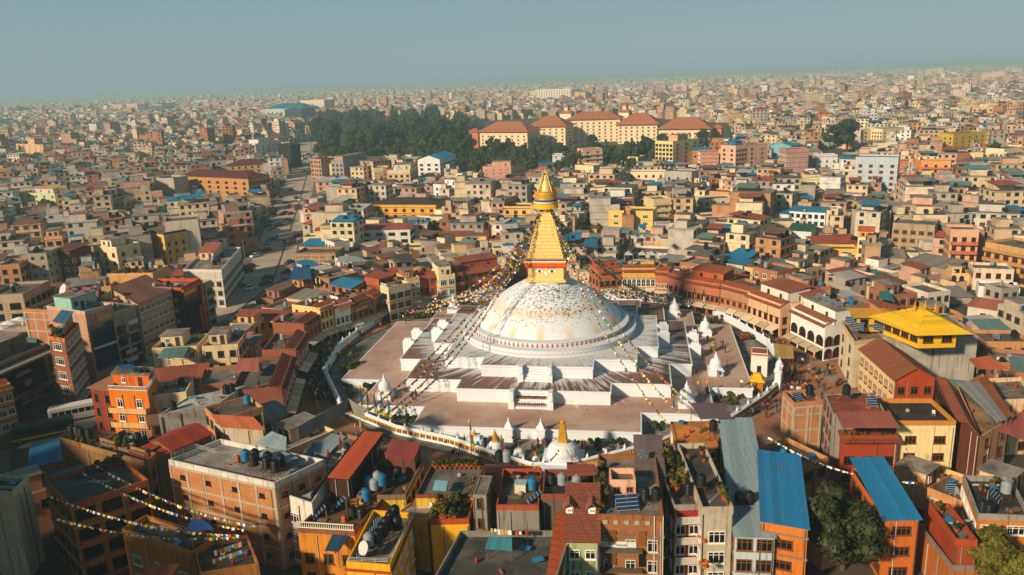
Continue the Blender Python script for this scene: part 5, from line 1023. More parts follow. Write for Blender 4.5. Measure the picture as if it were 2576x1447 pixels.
while t < 9000:
    pitch = 15 if t < 1500 else (20 if t < 2600 else (30 if t < 5000 else 52))
    for s in np.arange(-.68*t-20, .68*t+20, pitch):
        p = CAM[:2]+FW2*(t+random.uniform(-.35, .35)*pitch)+RT2*(s+random.uniform(-.3, .3)*pitch)
        if inpoly(*p, ROADP) or inpoly(*p, WOOD) or inpoly(*p, PARK) or random.random() < .10: continue
        if Occ.X0 < p[0] < Occ.X0+Occ.NX-8 and Occ.Y0 < p[1] < Occ.Y0+Occ.NY-8 and Occ.a[int(p[0]-Occ.X0), int(p[1]-Occ.Y0)]: continue
        g1 = sin(p[0]*.011+1.3)*sin(p[1]*.009)+.6*sin(p[0]*.023-p[1]*.017)
        if g1 > .98 and t > 700: continue
        sc = 1.22 if t < 1500 else (1.4 if t < 2600 else (2.0 if t < 5000 else 3.0))
        P = rect(p, random.uniform(7, 12)*sc, random.uniform(7, 11)*sc, random.choice((-.16, .4, .25, -.5))+random.gauss(0, .15))
        hs = random.choice([2, 3, 4, 4, 5, 5]) + (random.random() < .03)*4
        hs = max(1, hs+int(round(1.6*sin(p[0]*.013+p[1]*.004)*sin(p[1]*.011-p[0]*.006))))
        if t < 1500:
            while hs > 1 and blocks(P, hs*2.75) > .1: hs -= 1
            if hs == 1 and blocks(P, 2.75) > .5: continue
        shouse(P, hs, t)
    t += pitch
me = bpy.data.meshes.new('distant_town'); V = np.array(SV, np.float32); F = np.array(SF, np.int32); nF = len(F)
me.vertices.add(len(V)); me.vertices.foreach_set('co', V.ravel()); me.loops.add(nF*4); me.loops.foreach_set('vertex_index', F.ravel()); me.polygons.add(nF); me.polygons.foreach_set('loop_start', np.arange(0, nF*4, 4, dtype=np.int32))
ca = me.color_attributes.new('Col', 'FLOAT_COLOR', 'CORNER'); cc = np.ones((nF, 4, 4), np.float32); cc[:, :, :3] = np.array(SCOL, np.float32)[:, None, :]; ca.data.foreach_set('color', cc.ravel()); me.update(calc_edges=True); me.shade_flat()
me.materials.append(mat('ffffff', 'attr')); tag(link('distant_houses', me), 'crowded hazy town of flat-roofed houses reaching to the horizon', 'houses', kind='stuff')
print('stuff faces', nF)

# ------------------------------------------------------------------ trees
random.seed(22)
def leaves(n_cl, rx, rz_, nleaf, size, shape='round', seed=1):
    R = np.random.default_rng(seed); V, Fc = [], []
    cl = []
    for k in range(n_cl):
        d = R.normal(size=3); d /= np.linalg.norm(d); rr = R.uniform(.35, .85)
        if shape == 'cone': z = R.uniform(0, 1); w = (1-z)*.9+.12; c = np.array([d[0]*w*rx*R.uniform(.3, 1), d[1]*w*rx*R.uniform(.3, 1), (z*2-1)*rz_]); r = rx*(.42*(1-z)+.16)
        else: c = d*rr*np.array([rx, rx, rz_]); c[2] += .1*rz_; r = rx*R.uniform(.26, .42)
        cl.append((c, r))
    for c, r in cl:
        m = nleaf//n_cl; d = R.normal(size=(m, 3)); d /= np.linalg.norm(d, axis=1)[:, None]; p = c+d*r*R.uniform(.75, 1.12, (m, 1))*np.array([1, 1, .8])
        a = np.cross(d, R.normal(size=(m, 3))); a /= np.linalg.norm(a, axis=1)[:, None]; b = np.cross(d, a); b = b*.75+d*R.uniform(-.7, .7, (m, 1)); s = size*R.uniform(.6, 1.3, (m, 1))
        i0 = len(V)*1; q = np.stack([p-a*s-b*s*.6, p+a*s-b*s*.6, p+a*s*.6+b*s, p-a*s*.6+b*s], 1).reshape(-1, 3); base = sum(len(v) for v in V); V.append(q); Fc += [(base+4*k, base+4*k+1, base+4*k+2, base+4*k+3) for k in range(m)]
        # inner mass of the clump
        u = np.array([(cos(t)*cos(f), sin(t)*cos(f), sin(f)) for f in (-.9, 0, .9) for t in np.arange(0, 2*pi, pi/3)])*r*.80*R.uniform(.85, 1.1, (18, 1))*np.array([1, 1, .8])+c
        base = sum(len(v) for v in V); V.append(u)
        for ry in range(2):
            for k in range(6): Fc.append((base+ry*6+k, base+ry*6+(k+1) % 6, base+ry*6+6+(k+1) % 6, base+ry*6+6+k))
        Fc += [tuple(base+12+k for k in range(6)), tuple(base+5-k for k in range(6))]
    return np.concatenate(V), Fc
def crown_mesh(name, hexs, *a, **k):
    V, Fc = leaves(*a, **k); me = bpy.data.meshes.new(name); me.from_pydata(V.tolist(), [], Fc); me.materials.append(mat(hexs, 'leaf')); me.update(); return me
LEAFC = ['3f5230', '38492c', '4a5a30', '324430']
CROWN = [crown_mesh('crown', LEAFC[k], 16, 1, .9, 1500, .085, seed=k+3) for k in range(4)]; CONE = [crown_mesh('crown', LEAFC[(k+1) % 4], 16, .55, 1.15, 1300, .075, shape='cone', seed=k+30) for k in range(2)]
tk = MB(); tk.tube((0, 0, 0), (0, 0, .6), .06, 7, .045); tk.tube((0, 0, .55), (.18, .05, .95), .035, 5, .02); tk.tube((0, 0, .5), (-.15, .1, .9), .035, 5, .02); tk.tube((0, 0, .58), (.02, -.16, 1), .03, 5, .018)
TRUNK = tk.mesh('trunk', mat('5a4636', 'plaster'), uv=False)
TREES = []
def tree(p, h, r=None, kind='round', label='', group=None, name='tree', ci=None, cm=None, base=.28):
    r = h*.38 if r is None else r; e = empty(name, (p[0], p[1], p[2] if len(p) > 2 else 0), random.uniform(0, 6.28)); tag(e, label, 'tree', group)
    t = link('trunk', TRUNK, e); t.scale = (h*.55, h*.55, h*.62)
    m = cm or ((CONE if kind == 'cone' else CROWN)[ci if ci is not None else random.randrange(2 if kind == 'cone' else 4)])
    zr = h*(1-base)/2; c = link('crown', m, e, (0, 0, h-zr)); c.scale = (r, r, zr*1.02 if kind != 'cone' else zr/1.1); TREES.append(e); return e
n = 0
while n < 150:                                                  # the wood left of the hotel
    x, y = random.uniform(785, 1185), random.uniform(300, 415); p = W(x, y)
    if not inpoly(p[0], p[1], WOOD): continue
    h = random.uniform(16, 27); kd = 'cone' if random.random() < .15 else 'round'; tree(p, h, h*random.uniform(.34, .47), kind=kd, base=.1, label=('very tall ' if h > 22 else 'dense ')+('pointed' if kd == 'cone' else 'broad-crowned')+' tree in the wood left of the orange-roofed hotel', group='trees of the wood by the hotel'); n += 1
for k in range(46):                                            # lower trees along the near edge of the wood
    x = 800+k*8.4+random.uniform(-5, 5); p = W(x, 392+random.uniform(-6, 16)+.03*(x-800)); h = random.uniform(8, 14)
    tree(p, h, h*random.uniform(.36, .5), base=.05, label='lower bushy tree along the near edge of the hotel wood', group='edge of the hotel wood')
for k in range(124):
    x = 1160+k*5.0+random.uniform(-8, 8); y = 425+12*sin(k*.26)-max(0, (x-1560))*.26+random.uniform(-34, 12); p = W(x, y); h = random.uniform(9, 15.5); kd = 'cone' if random.random() < .4 else 'round'
    tree(p, h, h*random.uniform(.3, .42), kind=kd, base=.12, label=('tall ' if h > 12.5 else 'low ')+('pointed' if kd == 'cone' else 'round-crowned')+' dark tree in the belt below the orange-roofed hotel', group='tree belt below the hotel')
for t_, x, yb, yt, r, kd, lb in (('D', 790, 1010, 665, .55, 'round', 'great spreading dark tree towering over right-hand houses'), ('D', 620, 960, 760, .5, 'round', 'lower side crown left of the great spreading tree'), ('D', 800, 1250, 975, .34, 'round', 'tall narrow green tree before the great spreading tree'), ('D', 640, 1180, 1100, .5, 'round', 'small round tree beside white wire-spired house'), ('D', 1750, 1010, 880, .45, 'round', 'dark bushy tree before ochre-yellow apartment block'), ('D', 2270, 1080, 890, .38, 'round', 'tall dark tree between cream villas'), ('D', 2320, 850, 745, .5, 'round', 'dark tree behind cream villas at far right'), ('D', 2080, 1190, 1090, .6, 'round', 'wide bush in garden beside cream and orange villa'), ('D', 2420, 1190, 1070, .6, 'round', 'sunny yellow-green bush right of villa garden'), ('C', 1500, 640, 495, .6, 'round', 'broad dark tree behind hotel roofs'), ('C', 130, 590, 510, .5, 'round', 'round tree behind left end of hotel'), ('C', 270, 610, 545, .5, 'round', 'second round tree behind left end of hotel'), ('C', 2400, 750, 680, .55, 'round', 'tree clump behind right end of hotel'), ('C', 2250, 870, 735, .6, 'round', 'broad tree right of hotel turret'), ('C', 1990, 960, 880, .5, 'round', 'tree squeezed between cream tower and terracotta house'), ('G', 1680, 300, 95, .42, 'round', 'leafy ochre-green tree beside curved-balcony apartment house'), ('F', 2240, 165, 5, .5, 'round', 'round dark tree left of yellow monastery wing'), ('F', 1960, 200, 110, .7, 'round', 'wide bush in monastery garden'), ('F', 1780, 380, 230, .45, 'round', 'round tree beside small green-roofed hut'), ('B', 1720, 1190, 1090, .5, 'round', 'dark tree between white villa and monastery'), ('B', 2330, 1150, 965, .55, 'round', 'olive tree clump below salmon house'), ('B', 2480, 1160, 990, .5, 'round', 'ochre tree clump behind spire tip'), ('C', 30, 1330, 1190, .5, 'round', 'garden tree behind the golden pinnacle'), ('C', 240, 1290, 1180, .6, 'round', 'wide garden tree left of golden pinnacle'), ('C', 720, 1370, 1240, .5, 'round', 'dark tree behind small orange house'), ('D', 90, 820, 615, .35, 'cone', 'tall pointed dark tree pair left of cream banded house'), ('D', 350, 880, 800, .7, 'round', 'low wide tree below cream banded house'), ('A', 630, 1260, 1060, .42, 'round', 'dark tree beside pale green ornate house'), ('A', 110, 1220, 1110, .6, 'round', 'dark bush left of pale green ornate house'), ('A', 1060, 790, 680, .7, 'round', 'dark tree patch among low far houses'), ('A', 520, 770, 640, .6, 'round', 'dark tree right of peach stepped house'), ('A', 330, 610, 560, 1., 'round', 'low dark grove beyond peach stepped house'), ('A', 220, 350, 265, .9, 'round', 'hazy domed tree on left skyline'), ('A', 480, 345, 290, 1.0, 'round', 'hazy low tree on left skyline'), ('B', 1270, 1080, 960, .3, 'cone', 'slim conifer before cream school wing'), ('H', 1300, 1010, 900, .5, 'round', 'garden tree behind yellow-roofed shrine')):
    b_, h = TH(t_, x, yb, yt); tree(b_, h, h*r, kind=kd, label=lb, base=.18)
# near trees with finer leaves
NEAR1 = crown_mesh('crown', '3f4522', 34, 1, .9, 9000, .045, seed=71); NEAR2 = crown_mesh('crown', '6a6a22', 30, 1, .9, 7000, .045, seed=72)
tree(T('Q', 760, 1250, 2.0)*[1, 1, 0], 11, 5.6, label='big dark leafy tree between the two blue metal roofs', cm=NEAR1, base=.08)
tree(T('Q', 2260, 1500, 3)*[1, 1, 0], 9.0, 4.0, label='yellow-green clumped tree beside grey stained wall', cm=NEAR2, base=.2)
tree(T('Q', 140, 1420, 1)*[1, 1, 0], 4.5, 1.6, label='small bush below orange house with blue roof', cm=NEAR1, base=.1)
# hazy far groves, one mass
GV, GF = [], []; NI = 0
for k in range(4200):
    t = random.uniform(300, 1500) if k > 2200 else random.uniform(650, 4600); s = random.uniform(-.68, .68)*t; p = CAM[:2]+FW2*t+RT2*s
    g1 = sin(p[0]*.011+1.3)*sin(p[1]*.009)+.6*sin(p[0]*.023-p[1]*.017)
    if (g1 < .9 and random.random() < (.80 if k <= 2200 else .45)) or inpoly(*p, ROADP) or inpoly(*p, PARK): continue
    if Occ.X0 < p[0] < Occ.X0+Occ.NX-8 and Occ.Y0 < p[1] < Occ.Y0+Occ.NY-8 and Occ.a[int(p[0]-Occ.X0), int(p[1]-Occ.Y0)]: continue
    for q in range(random.choice((1, 2, 4, 6) if t > 1500 else (1, 2))):
        pp = p+np.array([random.gauss(0, 1), random.gauss(0, 1)])*(14 if k <= 2200 else 4)
        if inpoly(*pp, ROADP) or (Occ.X0 < pp[0] < Occ.X0+Occ.NX-8 and Occ.Y0 < pp[1] < Occ.Y0+Occ.NY-8 and Occ.a[int(pp[0]-Occ.X0)-2:int(pp[0]-Occ.X0)+3, int(pp[1]-Occ.Y0)-2:int(pp[1]-Occ.Y0)+3].any()): continue
        r = random.uniform(4, 7)*(1 if t < 1800 else 1.4) if k <= 2200 else random.uniform(2.2, 4.2); hh_ = random.uniform(8, 14) if k <= 2200 else random.uniform(5.5, 10)
        for b_ in range(5):
            o = np.array([pp[0]+random.gauss(0, r*.35), pp[1]+random.gauss(0, r*.35), hh_*random.uniform(.45, .8)]); i = len(GV); rr = r*random.uniform(.45, .75)
            for f in (-.8, -.1, .55, 1.2):
                for u in range(7): GV.append(tuple(o+np.array([cos(u*.898+f)*cos(f), sin(u*.898+f)*cos(f), sin(f)*.95])*rr*random.uniform(.75, 1.15)))
            for ry in range(3):
                for u in range(7): GF.append((i+ry*7+u, i+ry*7+(u+1) % 7, i+ry*7+7+(u+1) % 7, i+ry*7+7+u))
            GF.append(tuple(i+21+u for u in range(7)))
me = bpy.data.meshes.new('distant_trees'); me.from_pydata(GV, [], GF); me.materials.append(mat('3a4a30', 'leaf')); tag(link('distant_trees', me), 'hazy groves of trees scattered through the distant town', 'trees', kind='stuff')
# ------------------------------------------------------------------ haze over the valley
g = MB(); g.box(0, 6500, 30.8, 17900, 13600, 63.6); hz = g.obj('haze', [], uv=False)
hm = bpy.data.materials.new('haze'); hm.use_nodes = True; hn = hm.node_tree; hn.nodes.clear(); pv = hn.nodes.new('ShaderNodeVolumePrincipled'); ho = hn.nodes.new('ShaderNodeOutputMaterial'); hn.links.new(pv.outputs[0], ho.inputs['Volume'])
pv.inputs['Color'].default_value = (.50, .73, .81, 1); pv.inputs['Density'].default_value = 2.7e-4; pv.inputs['Anisotropy'].default_value = 0.
hz.data.materials.append(hm); tag(hz, 'thin bluish haze filling the valley air', 'haze', kind='stuff')
# ------------------------------------------------------------------ boundary wall round the stupa
YEL = mat('d9a02c', 'flat'); 
wl_ = 3.6
g = MB(); g.box(0, 0, .75, wl_, .4, 1.5); WALLM = g.mesh('wall', LW); g = MB(); g.box(0, 0, 1.56, wl_, .8, .12); g.face([(-wl_/2, -.4, 1.62), (wl_/2, -.4, 1.62), (wl_/2, 0, 1.85), (-wl_/2, 0, 1.85)]); g.face([(wl_/2, .4, 1.62), (-wl_/2, .4, 1.62), (-wl_/2, 0, 1.85), (wl_/2, 0, 1.85)]); COPE = g.mesh('coping', LW)
g = MB(); g.box(0, 0, 0, 1.0, .12, .6); NICHE = g.mesh('niche', mat('2a1a10', 'flat')); g = MB(); g.lathe([(.16, -.26), (.17, -.22), (.17, .22), (.16, .26)], 10); WHEEL = g.mesh('prayer_wheel', mat('d09a30', 'gold', .5)); g = MB(); g.box(0, 0, .38, 1.15, .16, .14); NF = g.mesh('niche_frame', YEL)
g = MB(); g.lathe([(.26, 0), (.26, .12), (.2, .16), (.24, .3), (.16, .5), (.06, .6), (.05, .8), (0, .95)], 8); FIN = g.mesh('finial', LW)
BW = [(-38, 42), (-46.8, 33), (-49.6, 15.6), (-50.4, 3.4), (-47.6, -13.3), (-36.8, -31.9), (-23.1, -40.8), (-12.4, -44.6), (-3.5, -49.8), (3, -53), (10, -51.5), (21.7, -44), (27.2, -38.6), (35.8, -32), (42.8, -21.8), (46, -16)]
BW2 = [(47.5, -12), (49, 0), (48.3, 11), (43, 25.7), (35.7, 41), (20, 47.5), (0, 49.5), (-20, 48.5), (-38, 42)]
for line in (BW, BW2):
    for (xa, ya), (xb, yb_) in zip(line, line[1:]):
        ln = hypot(xb-xa, yb_-ya); n = max(1, round(ln/3.6)); rz = atan2(yb_-ya, xb-xa)
        for k in range(n):
            t = (k+.5)/n; e = empty('boundary_wall', (xa+(xb-xa)*t, ya+(yb_-ya)*t, 0), rz); e.scale = (ln/n/wl_, 1, 1); tag(e, 'white coped boundary wall section with prayer wheel niches round the stupa', 'wall', 'boundary wall sections')
            link('wall', WALLM, e); c = link('coping', COPE, e); link('finial', FIN, c, (0, 0, 1.8))
            for q in (-1.2, 0, 1.2):
                n_ = link('niche', NICHE, e, (q, -.16, .85)); link('niche_frame', NF, n_); link('prayer_wheel', WHEEL, n_, (-.25, -.1, 0)); link('prayer_wheel', WHEEL, n_, (.25, -.1, 0))
def gatepost(p, lab):
    e = empty('gate_pillar', (*p[:2], 0), radians(-12)); tag(e, lab, 'pillar', 'white gate pillars'); g = MB(); g.box(0, 0, 2, 1.1, 1.1, 4); g.box(0, 0, 4.1, 1.5, 1.5, .25); g.obj('shaft', LW, e)
    g = MB(); g.lathe([(.6, 0), (.55, .5), (.3, .9), (.1, 1.1), (.08, 1.5), (0, 1.7)], 12, c=(0, 0, 4.2)); g.obj('finial', LW, e)
gatepost((47.0, -12.5), 'white domed gate pillar where boundary wall opens to the plaza'); gatepost((46.2, -15.8), 'white domed gate pillar where boundary wall opens to the plaza')
# ------------------------------------------------------------------ small white chortens
def chorten(p, s, label, spire=None, group=None):
    e = empty('chorten', p, 0.0); tag(e, label, 'shrine', group)
    g = MB(); g.box(0, 0, .55*s, 3.0*s, 3.0*s, 1.1*s); g.box(0, 0, 1.17*s, 3.2*s, 3.2*s, .16*s); g.box(0, 0, 1.42*s, 2.5*s, 2.5*s, .36*s); g.obj('plinth', LW, e)
    g = MB(); g.lathe([(1.28*s, 1.6*s), (1.3*s, 1.8*s), (1.16*s, 1.86*s), (1.22*s, 2.1*s), (1.2*s, 2.5*s), (1.05*s, 2.95*s), (.75*s, 3.3*s), (.35*s, 3.45*s)], 20); g.obj('dome', LW, e, smooth=False, uv=False)
    m = mat('d9a12e', 'gold', .5) if spire else LW; g = MB()
    if spire == 'square':
        g.box(0, 0, 3.65*s, 1.2*s, 1.2*s, .5*s)
        for k in range(9): w = 1.15*s*(1-k*.055); g.box(0, 0, (4.0+k*.24)*s, w, w, .22*s)
        g.lathe([(.3*s, 0), (.26*s, .2*s), (.1*s, .4*s), (0, .75*s)], 10, c=(0, 0, 6.05*s))
    elif spire == 'cone':
        g.box(0, 0, 3.6*s, 1.0*s, 1.0*s, .5*s); pr = []
        for k in range(8): r = .55*s*(1-k*.09); pr += [(r, (3.9+k*.2)*s), (r, (4.02+k*.2)*s), (r*.9, (4.04+k*.2)*s)]
        g.lathe(pr+[(.1*s, 5.5*s), (.14*s, 5.7*s), (0, 6.1*s)], 14)
    else:
        g.box(0, 0, 3.6*s, .62*s, .62*s, .4*s); g.box(0, 0, 3.84*s, .8*s, .8*s, .1*s); g.lathe([(.34*s, 3.88*s), (.2*s, 4.2*s), (.22*s, 4.3*s), (.1*s, 4.6*s), (0, 5.0*s)], 10)
    g.obj('spire', m, e, uv=False)
    return e
for t_, x, y, s, lb in (('F', 1990, 1150, 1.0, 'white chorten on back left corner of lowest terrace'), ('J', 1300, 830, .98, 'white chorten on front left terrace beside flag poles'), ('G', 1630, 1195, 1.0, 'white chorten on back right corner beside flag heap'), ('K', 1938, 200, .95, 'white chorten on right terrace beside lion statues'), ('K', 2045, 595, .98, 'white chorten on right terrace with two people before it'), ('K', 1752, 915, 1.0, 'white chorten on front right terrace step')):
    chorten(T(t_, x, y, 1.98), s, lb)
def goldchorten(p, sb, zb, ss, kind, lab):
    e = chorten((p[0], p[1], 0), 1.0, lab, kind)
    for c in e.children:
        if c.name.startswith('spire'): c.scale = (ss, ss, ss); c.location = (0, 0, 3.45*zb-3.4*ss)
        else: c.scale = (sb, sb, zb)
goldchorten(T('K', 505, 1045, 8.4), 2.05, 1.3, 1.2, 'square', 'white shrine dome with tall golden square spire before the terrace'); goldchorten(T('J', 2395, 1135, 5.0), .95, .75, .85, 'cone', 'white stepped shrine with golden conical spire'); goldchorten(T('K', 65, 1282, 2.6), .6, .45, .38, 'cone', 'small white shrine with golden cone beside street lamp'); goldchorten(T('K', 235, 1375, 1.9), .4, .32, .3, 'cone', 'tiny white shrine with golden cone among worshippers')
e = empty('shrine_block', T('J', 2200, 1340, 0), .1); tag(e, 'plain white stepped shrine block beside flag pole', 'shrine'); g = MB(); g.box(0, 0, .9, 2.9, 2.4, 1.8); g.box(0, 0, 2.1, 1.9, 1.6, .6); g.obj('plinth', LW, e); g = MB(); g.lathe([(.35, 2.4), (.3, 2.9), (.1, 3.2), (0, 3.6)], 10); g.obj('spire', mat('d9a12e', 'gold', .5), e)
# buttress shrines on the terrace front
for x in (2.3, 12.6):
    p = T('J', 2545, 1260, 0) if x < 5 else T('K', 290, 1290, 0); e = empty('wall_shrine', (p[0], -41.9, 0)); tag(e, 'white stepped pier with pointed cap against terrace front', 'pier', 'white piers on terrace front'); g = MB(); g.box(0, 0, 1.2, 1.5, 1.4, 2.4); g.box(0, 0, 2.5, 1.8, 1.6, .2); g.obj('pier', LW, e); g = MB(); g.lathe([(1.0, 0), (.55, .7), (.2, 1.2), (.14, 1.6), (0, 1.9)], 4, c=(0, 0, 2.6), a0=pi/4); g.obj('cap', LW, e)
# white lions with shrine table, bronze urn, red-roofed shrine and yellow pagoda on the right terrace
random.seed(23)
# lion statues were meshed early; urn, shrine, pagoda
for p, lb in ((T('K', 1830, 235, 1.98), 'white guardian lion on plinth with red collar beside right chorten'), (T('K', 1835, 400, 1.98), 'white guardian lion on tall plinth beside bronze urn')):
    c = LION if LION.location.z < -10 else copy_tree(LION); c.location = p; c['label'] = lb
e = empty('incense_urn', T('K', 2020, 375, 1.98)); tag(e, 'large bronze urn on carved pedestal on the right terrace', 'urn'); g = MB(); g.lathe([(.75, 0), (.75, .25), (.55, .4), (.5, .8), (.65, 1.0)], 12); g.obj('pedestal', mat('b08a4c', 'plaster'), e); g = MB(); g.lathe([(.4, 1.0), (.75, 1.4), (.8, 1.75), (.6, 2.05), (.7, 2.15), (.5, 2.2), (.2, 2.5), (0, 2.7)], 14); g.obj('urn', mat('a08868', 'gold', .5), e)
A = T('K', 2405, 375, 5.2)[:2]; B = T('K', 2572, 385, 5.2)[:2]; ex = (B-A)/np.linalg.norm(B-A)
e = house('gate_shrine', 'red-roofed white shrine with orange frieze at the right gate', 'shrine', [A, B, B+np.array([-ex[1], ex[0]])*3.6, A+np.array([-ex[1], ex[0]])*3.6], 5.0, wall='e6e0d6', nf=1, ww=.9, wh=1.6, fr='5a3020', deck='a8604c', par=.08, corn='c8582c', near=True, noocc=True, mk=None)
p = T('K', 2460, 760, .2); e = empty('prayer_pavilion', p, -.2); tag(e, 'small two-tiered yellow pavilion beside the right gate shrine', 'pavilion'); g = MB(); g.box(0, 0, 1.1, 2.2, 2.2, 2.2); g.obj('wall', mat('b5711f', 'plaster'), e)
for z, w, h in ((2.2, 2.2, .7), (3.0, 1.3, .6)):
    g = MB(); g.lathe([(w, 0), (w*.5, h)], 4, c=(0, 0, z), a0=pi/4); g.obj('roof', mat('e8b020', 'flat', .6), e)
# yellow shrine hall on the concrete block
pts = [T('H', 1560, 1300, 15.2), T('H', 1905, 1290, 15.2), T('H', 1985, 1205, 15.2), T('H', 1310, 1115, 15.2)]
A, B = pts[0][:2], pts[1][:2]; ex = (B-A)/np.linalg.norm(B-A); nn_ = np.array([-ex[1], ex[0]]); A = A-ex*.6
YH = house('shrine_hall', 'shrine hall with bright yellow hipped roof and golden finials', 'temple', [A, B, B+nn_*8.5, A+nn_*8.5-ex*2.5], 14.2, z0=11.4, wall='e6b01e', nf=2, nl=4, ww=1.8, wh=1.6, fr='7a4a1c', roof='hip', rc='f7c414', rk='tile', rise=3.2, n=10, over=1.9, near=True, noocc=True, dirt=.1, mk=None)
for o in [c for c in YH.children if c.name.startswith('tile_course')]: o.data.materials[0] = mat('f7c412', 'sheet', .6, .25)
for k, (u, z) in enumerate(((-1.6, 17.0), (.3, 17.2), (2.2, 16.9))):
    g = MB(); g.lathe([(.4, 0), (.42, .15), (.25, .3), (.34, .55), (.2, .8), (.26, 1.0), (.1, 1.3), (.12, 1.5), (0, 2.0)], 12); g.obj('finial', mat('d9a12e', 'gold', .45), YH, (u, .5, z-11.4-.4))
e = hv('H', 900, 1195, 1330, 1200, 12.5, 5, name='pavilion', cat='pavilion', label='ochre-roofed open pavilion left of yellow shrine hall', z0=9.6, wall='d8a026', nf=3, ww=1.6, wh=1.6, wk=3, fr='5a3a14', roof='hip', rc='d39a2a', rise=1.0, n=6, near=True, noocc=True, over=.8, mk=None)
# ------------------------------------------------------------------ plants
SHR = [crown_mesh('foliage', c, 9, 1, .85, 700, .10, seed=90+i) for i, c in enumerate(('3e5226', '5f6420', '2e4022', '6f6a24', '8a4a1c'))]
POT = MB(); POT.lathe([(.16, 0), (.24, .34), (.27, .36), (.27, .42), (.2, .42)], 8); POTM = POT.mesh('pot', mat('a8502c', 'flat'), uv=False)
ORG = crown_mesh('foliage', 'c8741c', 6, 1, .9, 350, .12, seed=99)
def shrub(p, r, label, ci=None, group=None, zs=.85, name='shrub'):
    e = empty(name, p, random.uniform(0, 6)); tag(e, label, 'bush', group); o = link('foliage', SHR[random.randrange(4) if ci is None else ci], e, (0, 0, r*zs*.85)); o.scale = (r, r, r*zs)
    g = link('stem', TRUNK, e); g.scale = (r*.7, r*.7, r*.8); return e
def potplant(p, s, label, group, ci=None):
    e = empty('potted_plant', p, random.uniform(0, 6)); tag(e, label, 'plant', group); q = link('pot', POTM, e); q.scale = (s, s, s); o = link('foliage', SHR[ci] if ci is not None else random.choice(SHR[:4]), e, (0, 0, s*.75)); o.scale = (s*.42, s*.42, s*.45); return e
for t_, x, y, z, r, ci, lb in (('K', 840, 1330, 0, 1.25, 2, 'round clipped flowering tree left of the pair before terrace front'), ('K', 1067, 1330, 0, 1.25, 2, 'round clipped flowering tree right of the pair before terrace front'), ('J', 1910, 1300, 0, .9, 2, 'bonsai-like bush in a big clay pot before terrace'), ('K', 640, 1300, 0, .6, 0, 'small shrub in planter beside golden square spire'), ('J', 960, 600, 0, 2.5, 0, 'large wild bush at left corner of the terrace'), ('J', 1000, 480, 0, 1.8, 1, 'sunlit bush behind the large wild bush'), ('J', 1130, 760, 0, 1.5, 2, 'round dark tree in front left garden bed'), ('J', 940, 740, 0, .9, 0, 'small round tree beside terrace wall in front left garden'), ('J', 1000, 730, 0, .6, 0, 'smallest round tree beside terrace wall in front left garden'), ('J', 1410, 1060, 0, 1.0, 2, 'dark purple-green bush in bed behind flag poles'), ('J', 1480, 1110, 0, .8, 3, 'yellow-green bush in bed behind flag poles'), ('J', 1540, 1070, 0, 1.2, 2, 'big dark bush next to terrace corner'), ('J', 1610, 1110, 0, 1.0, 0, 'green bush tucked against front terrace corner'), ('J', 1380, 1120, 0, .8, 3, 'mustard bush under the flag poles'), ('K', 1400, 1130, 0, .8, 3, 'ball-topped yellow bush beside orange-roofed house'), ('K', 1470, 1160, 0, 1.4, 0, 'dense flowering bush beside orange-roofed house'), ('K', 2075, 860, 0, .9, 0, 'clipped ball bush left in right garden bed'), ('K', 2085, 800, 0, .7, 0, 'upper clipped ball bush in right garden bed'), ('K', 2125, 900, 0, .8, 3, 'yellow clipped ball bush in right garden bed'), ('K', 2180, 850, 0, 1.0, 1, 'spiky palm-like bush in right garden bed'), ('K', 2235, 860, 0, .75, 3, 'golden clipped bush in right garden bed'), ('K', 2300, 840, 0, .75, 0, 'lone clipped ball bush at right end of garden bed'), ('K', 2215, 910, 0, .8, 0, 'low green bush in right garden bed'), ('F', 1620, 1225, 0, 1.3, 0, 'left part of sunny hedge behind terrace corner'), ('F', 1720, 1215, 0, 1.9, 1, 'sunny yellow-green hedge bush behind terrace corner'), ('F', 1770, 1190, 0, 1.4, 0, 'right part of sunny hedge behind terrace corner'), ('G', 1010, 1010, 0, 1.7, 2, 'dark bush peeping over right shoulder of the dome'), ('G', 1890, 1270, 0, 1.0, 1, 'small garden bush beside right chorten'), ('G', 2020, 1270, 0, 1.5, 0, 'wide green bush behind right chorten'), ('K', 2330, 260, 0, 1.7, 4, 'rust-red plants in round bed beside right wall'), ('K', 2290, 250, 0, 1.2, 4, 'second clump of rust-red plants in round bed')):
    shrub(T(t_, x, y, z), r, lb, ci)
for k in range(13):
    a = radians(196+k*1.5); shrub((44.8*cos(a), 44.8*sin(a), 0), random.uniform(.5, .9), 'low hedge plant in the bed inside left boundary wall', None, 'hedge inside left boundary wall')
for r_ in range(2):                                           # rows of red pots on the lower stairway
    for k in range(13):
        potplant((-2.55+k*.42, -31.6-r_*1.05, 3.55-r_*.95), .62, 'small red-flowered pot in rows on the stairway below the dome', 'flower pots on the stairway', 4)
BD = Fg['bigdeck']
for k in range(20): p = on_roof(BD, .06+.85*k/19, .93); potplant(p+np.array([0, 0, .05 if k % 2 else .4]), random.uniform(.8, 1.3), 'terracotta pot plant in the row along the grey roof deck', 'pots along the grey roof deck')
def garden(key, n, lab, u=(.05, .95), v=(.05, .95), s=(.7, 1.5)):
    for k in range(n): potplant(on_roof(Fg[key], random.uniform(*u), random.uniform(*v)), random.uniform(*s), lab, lab)
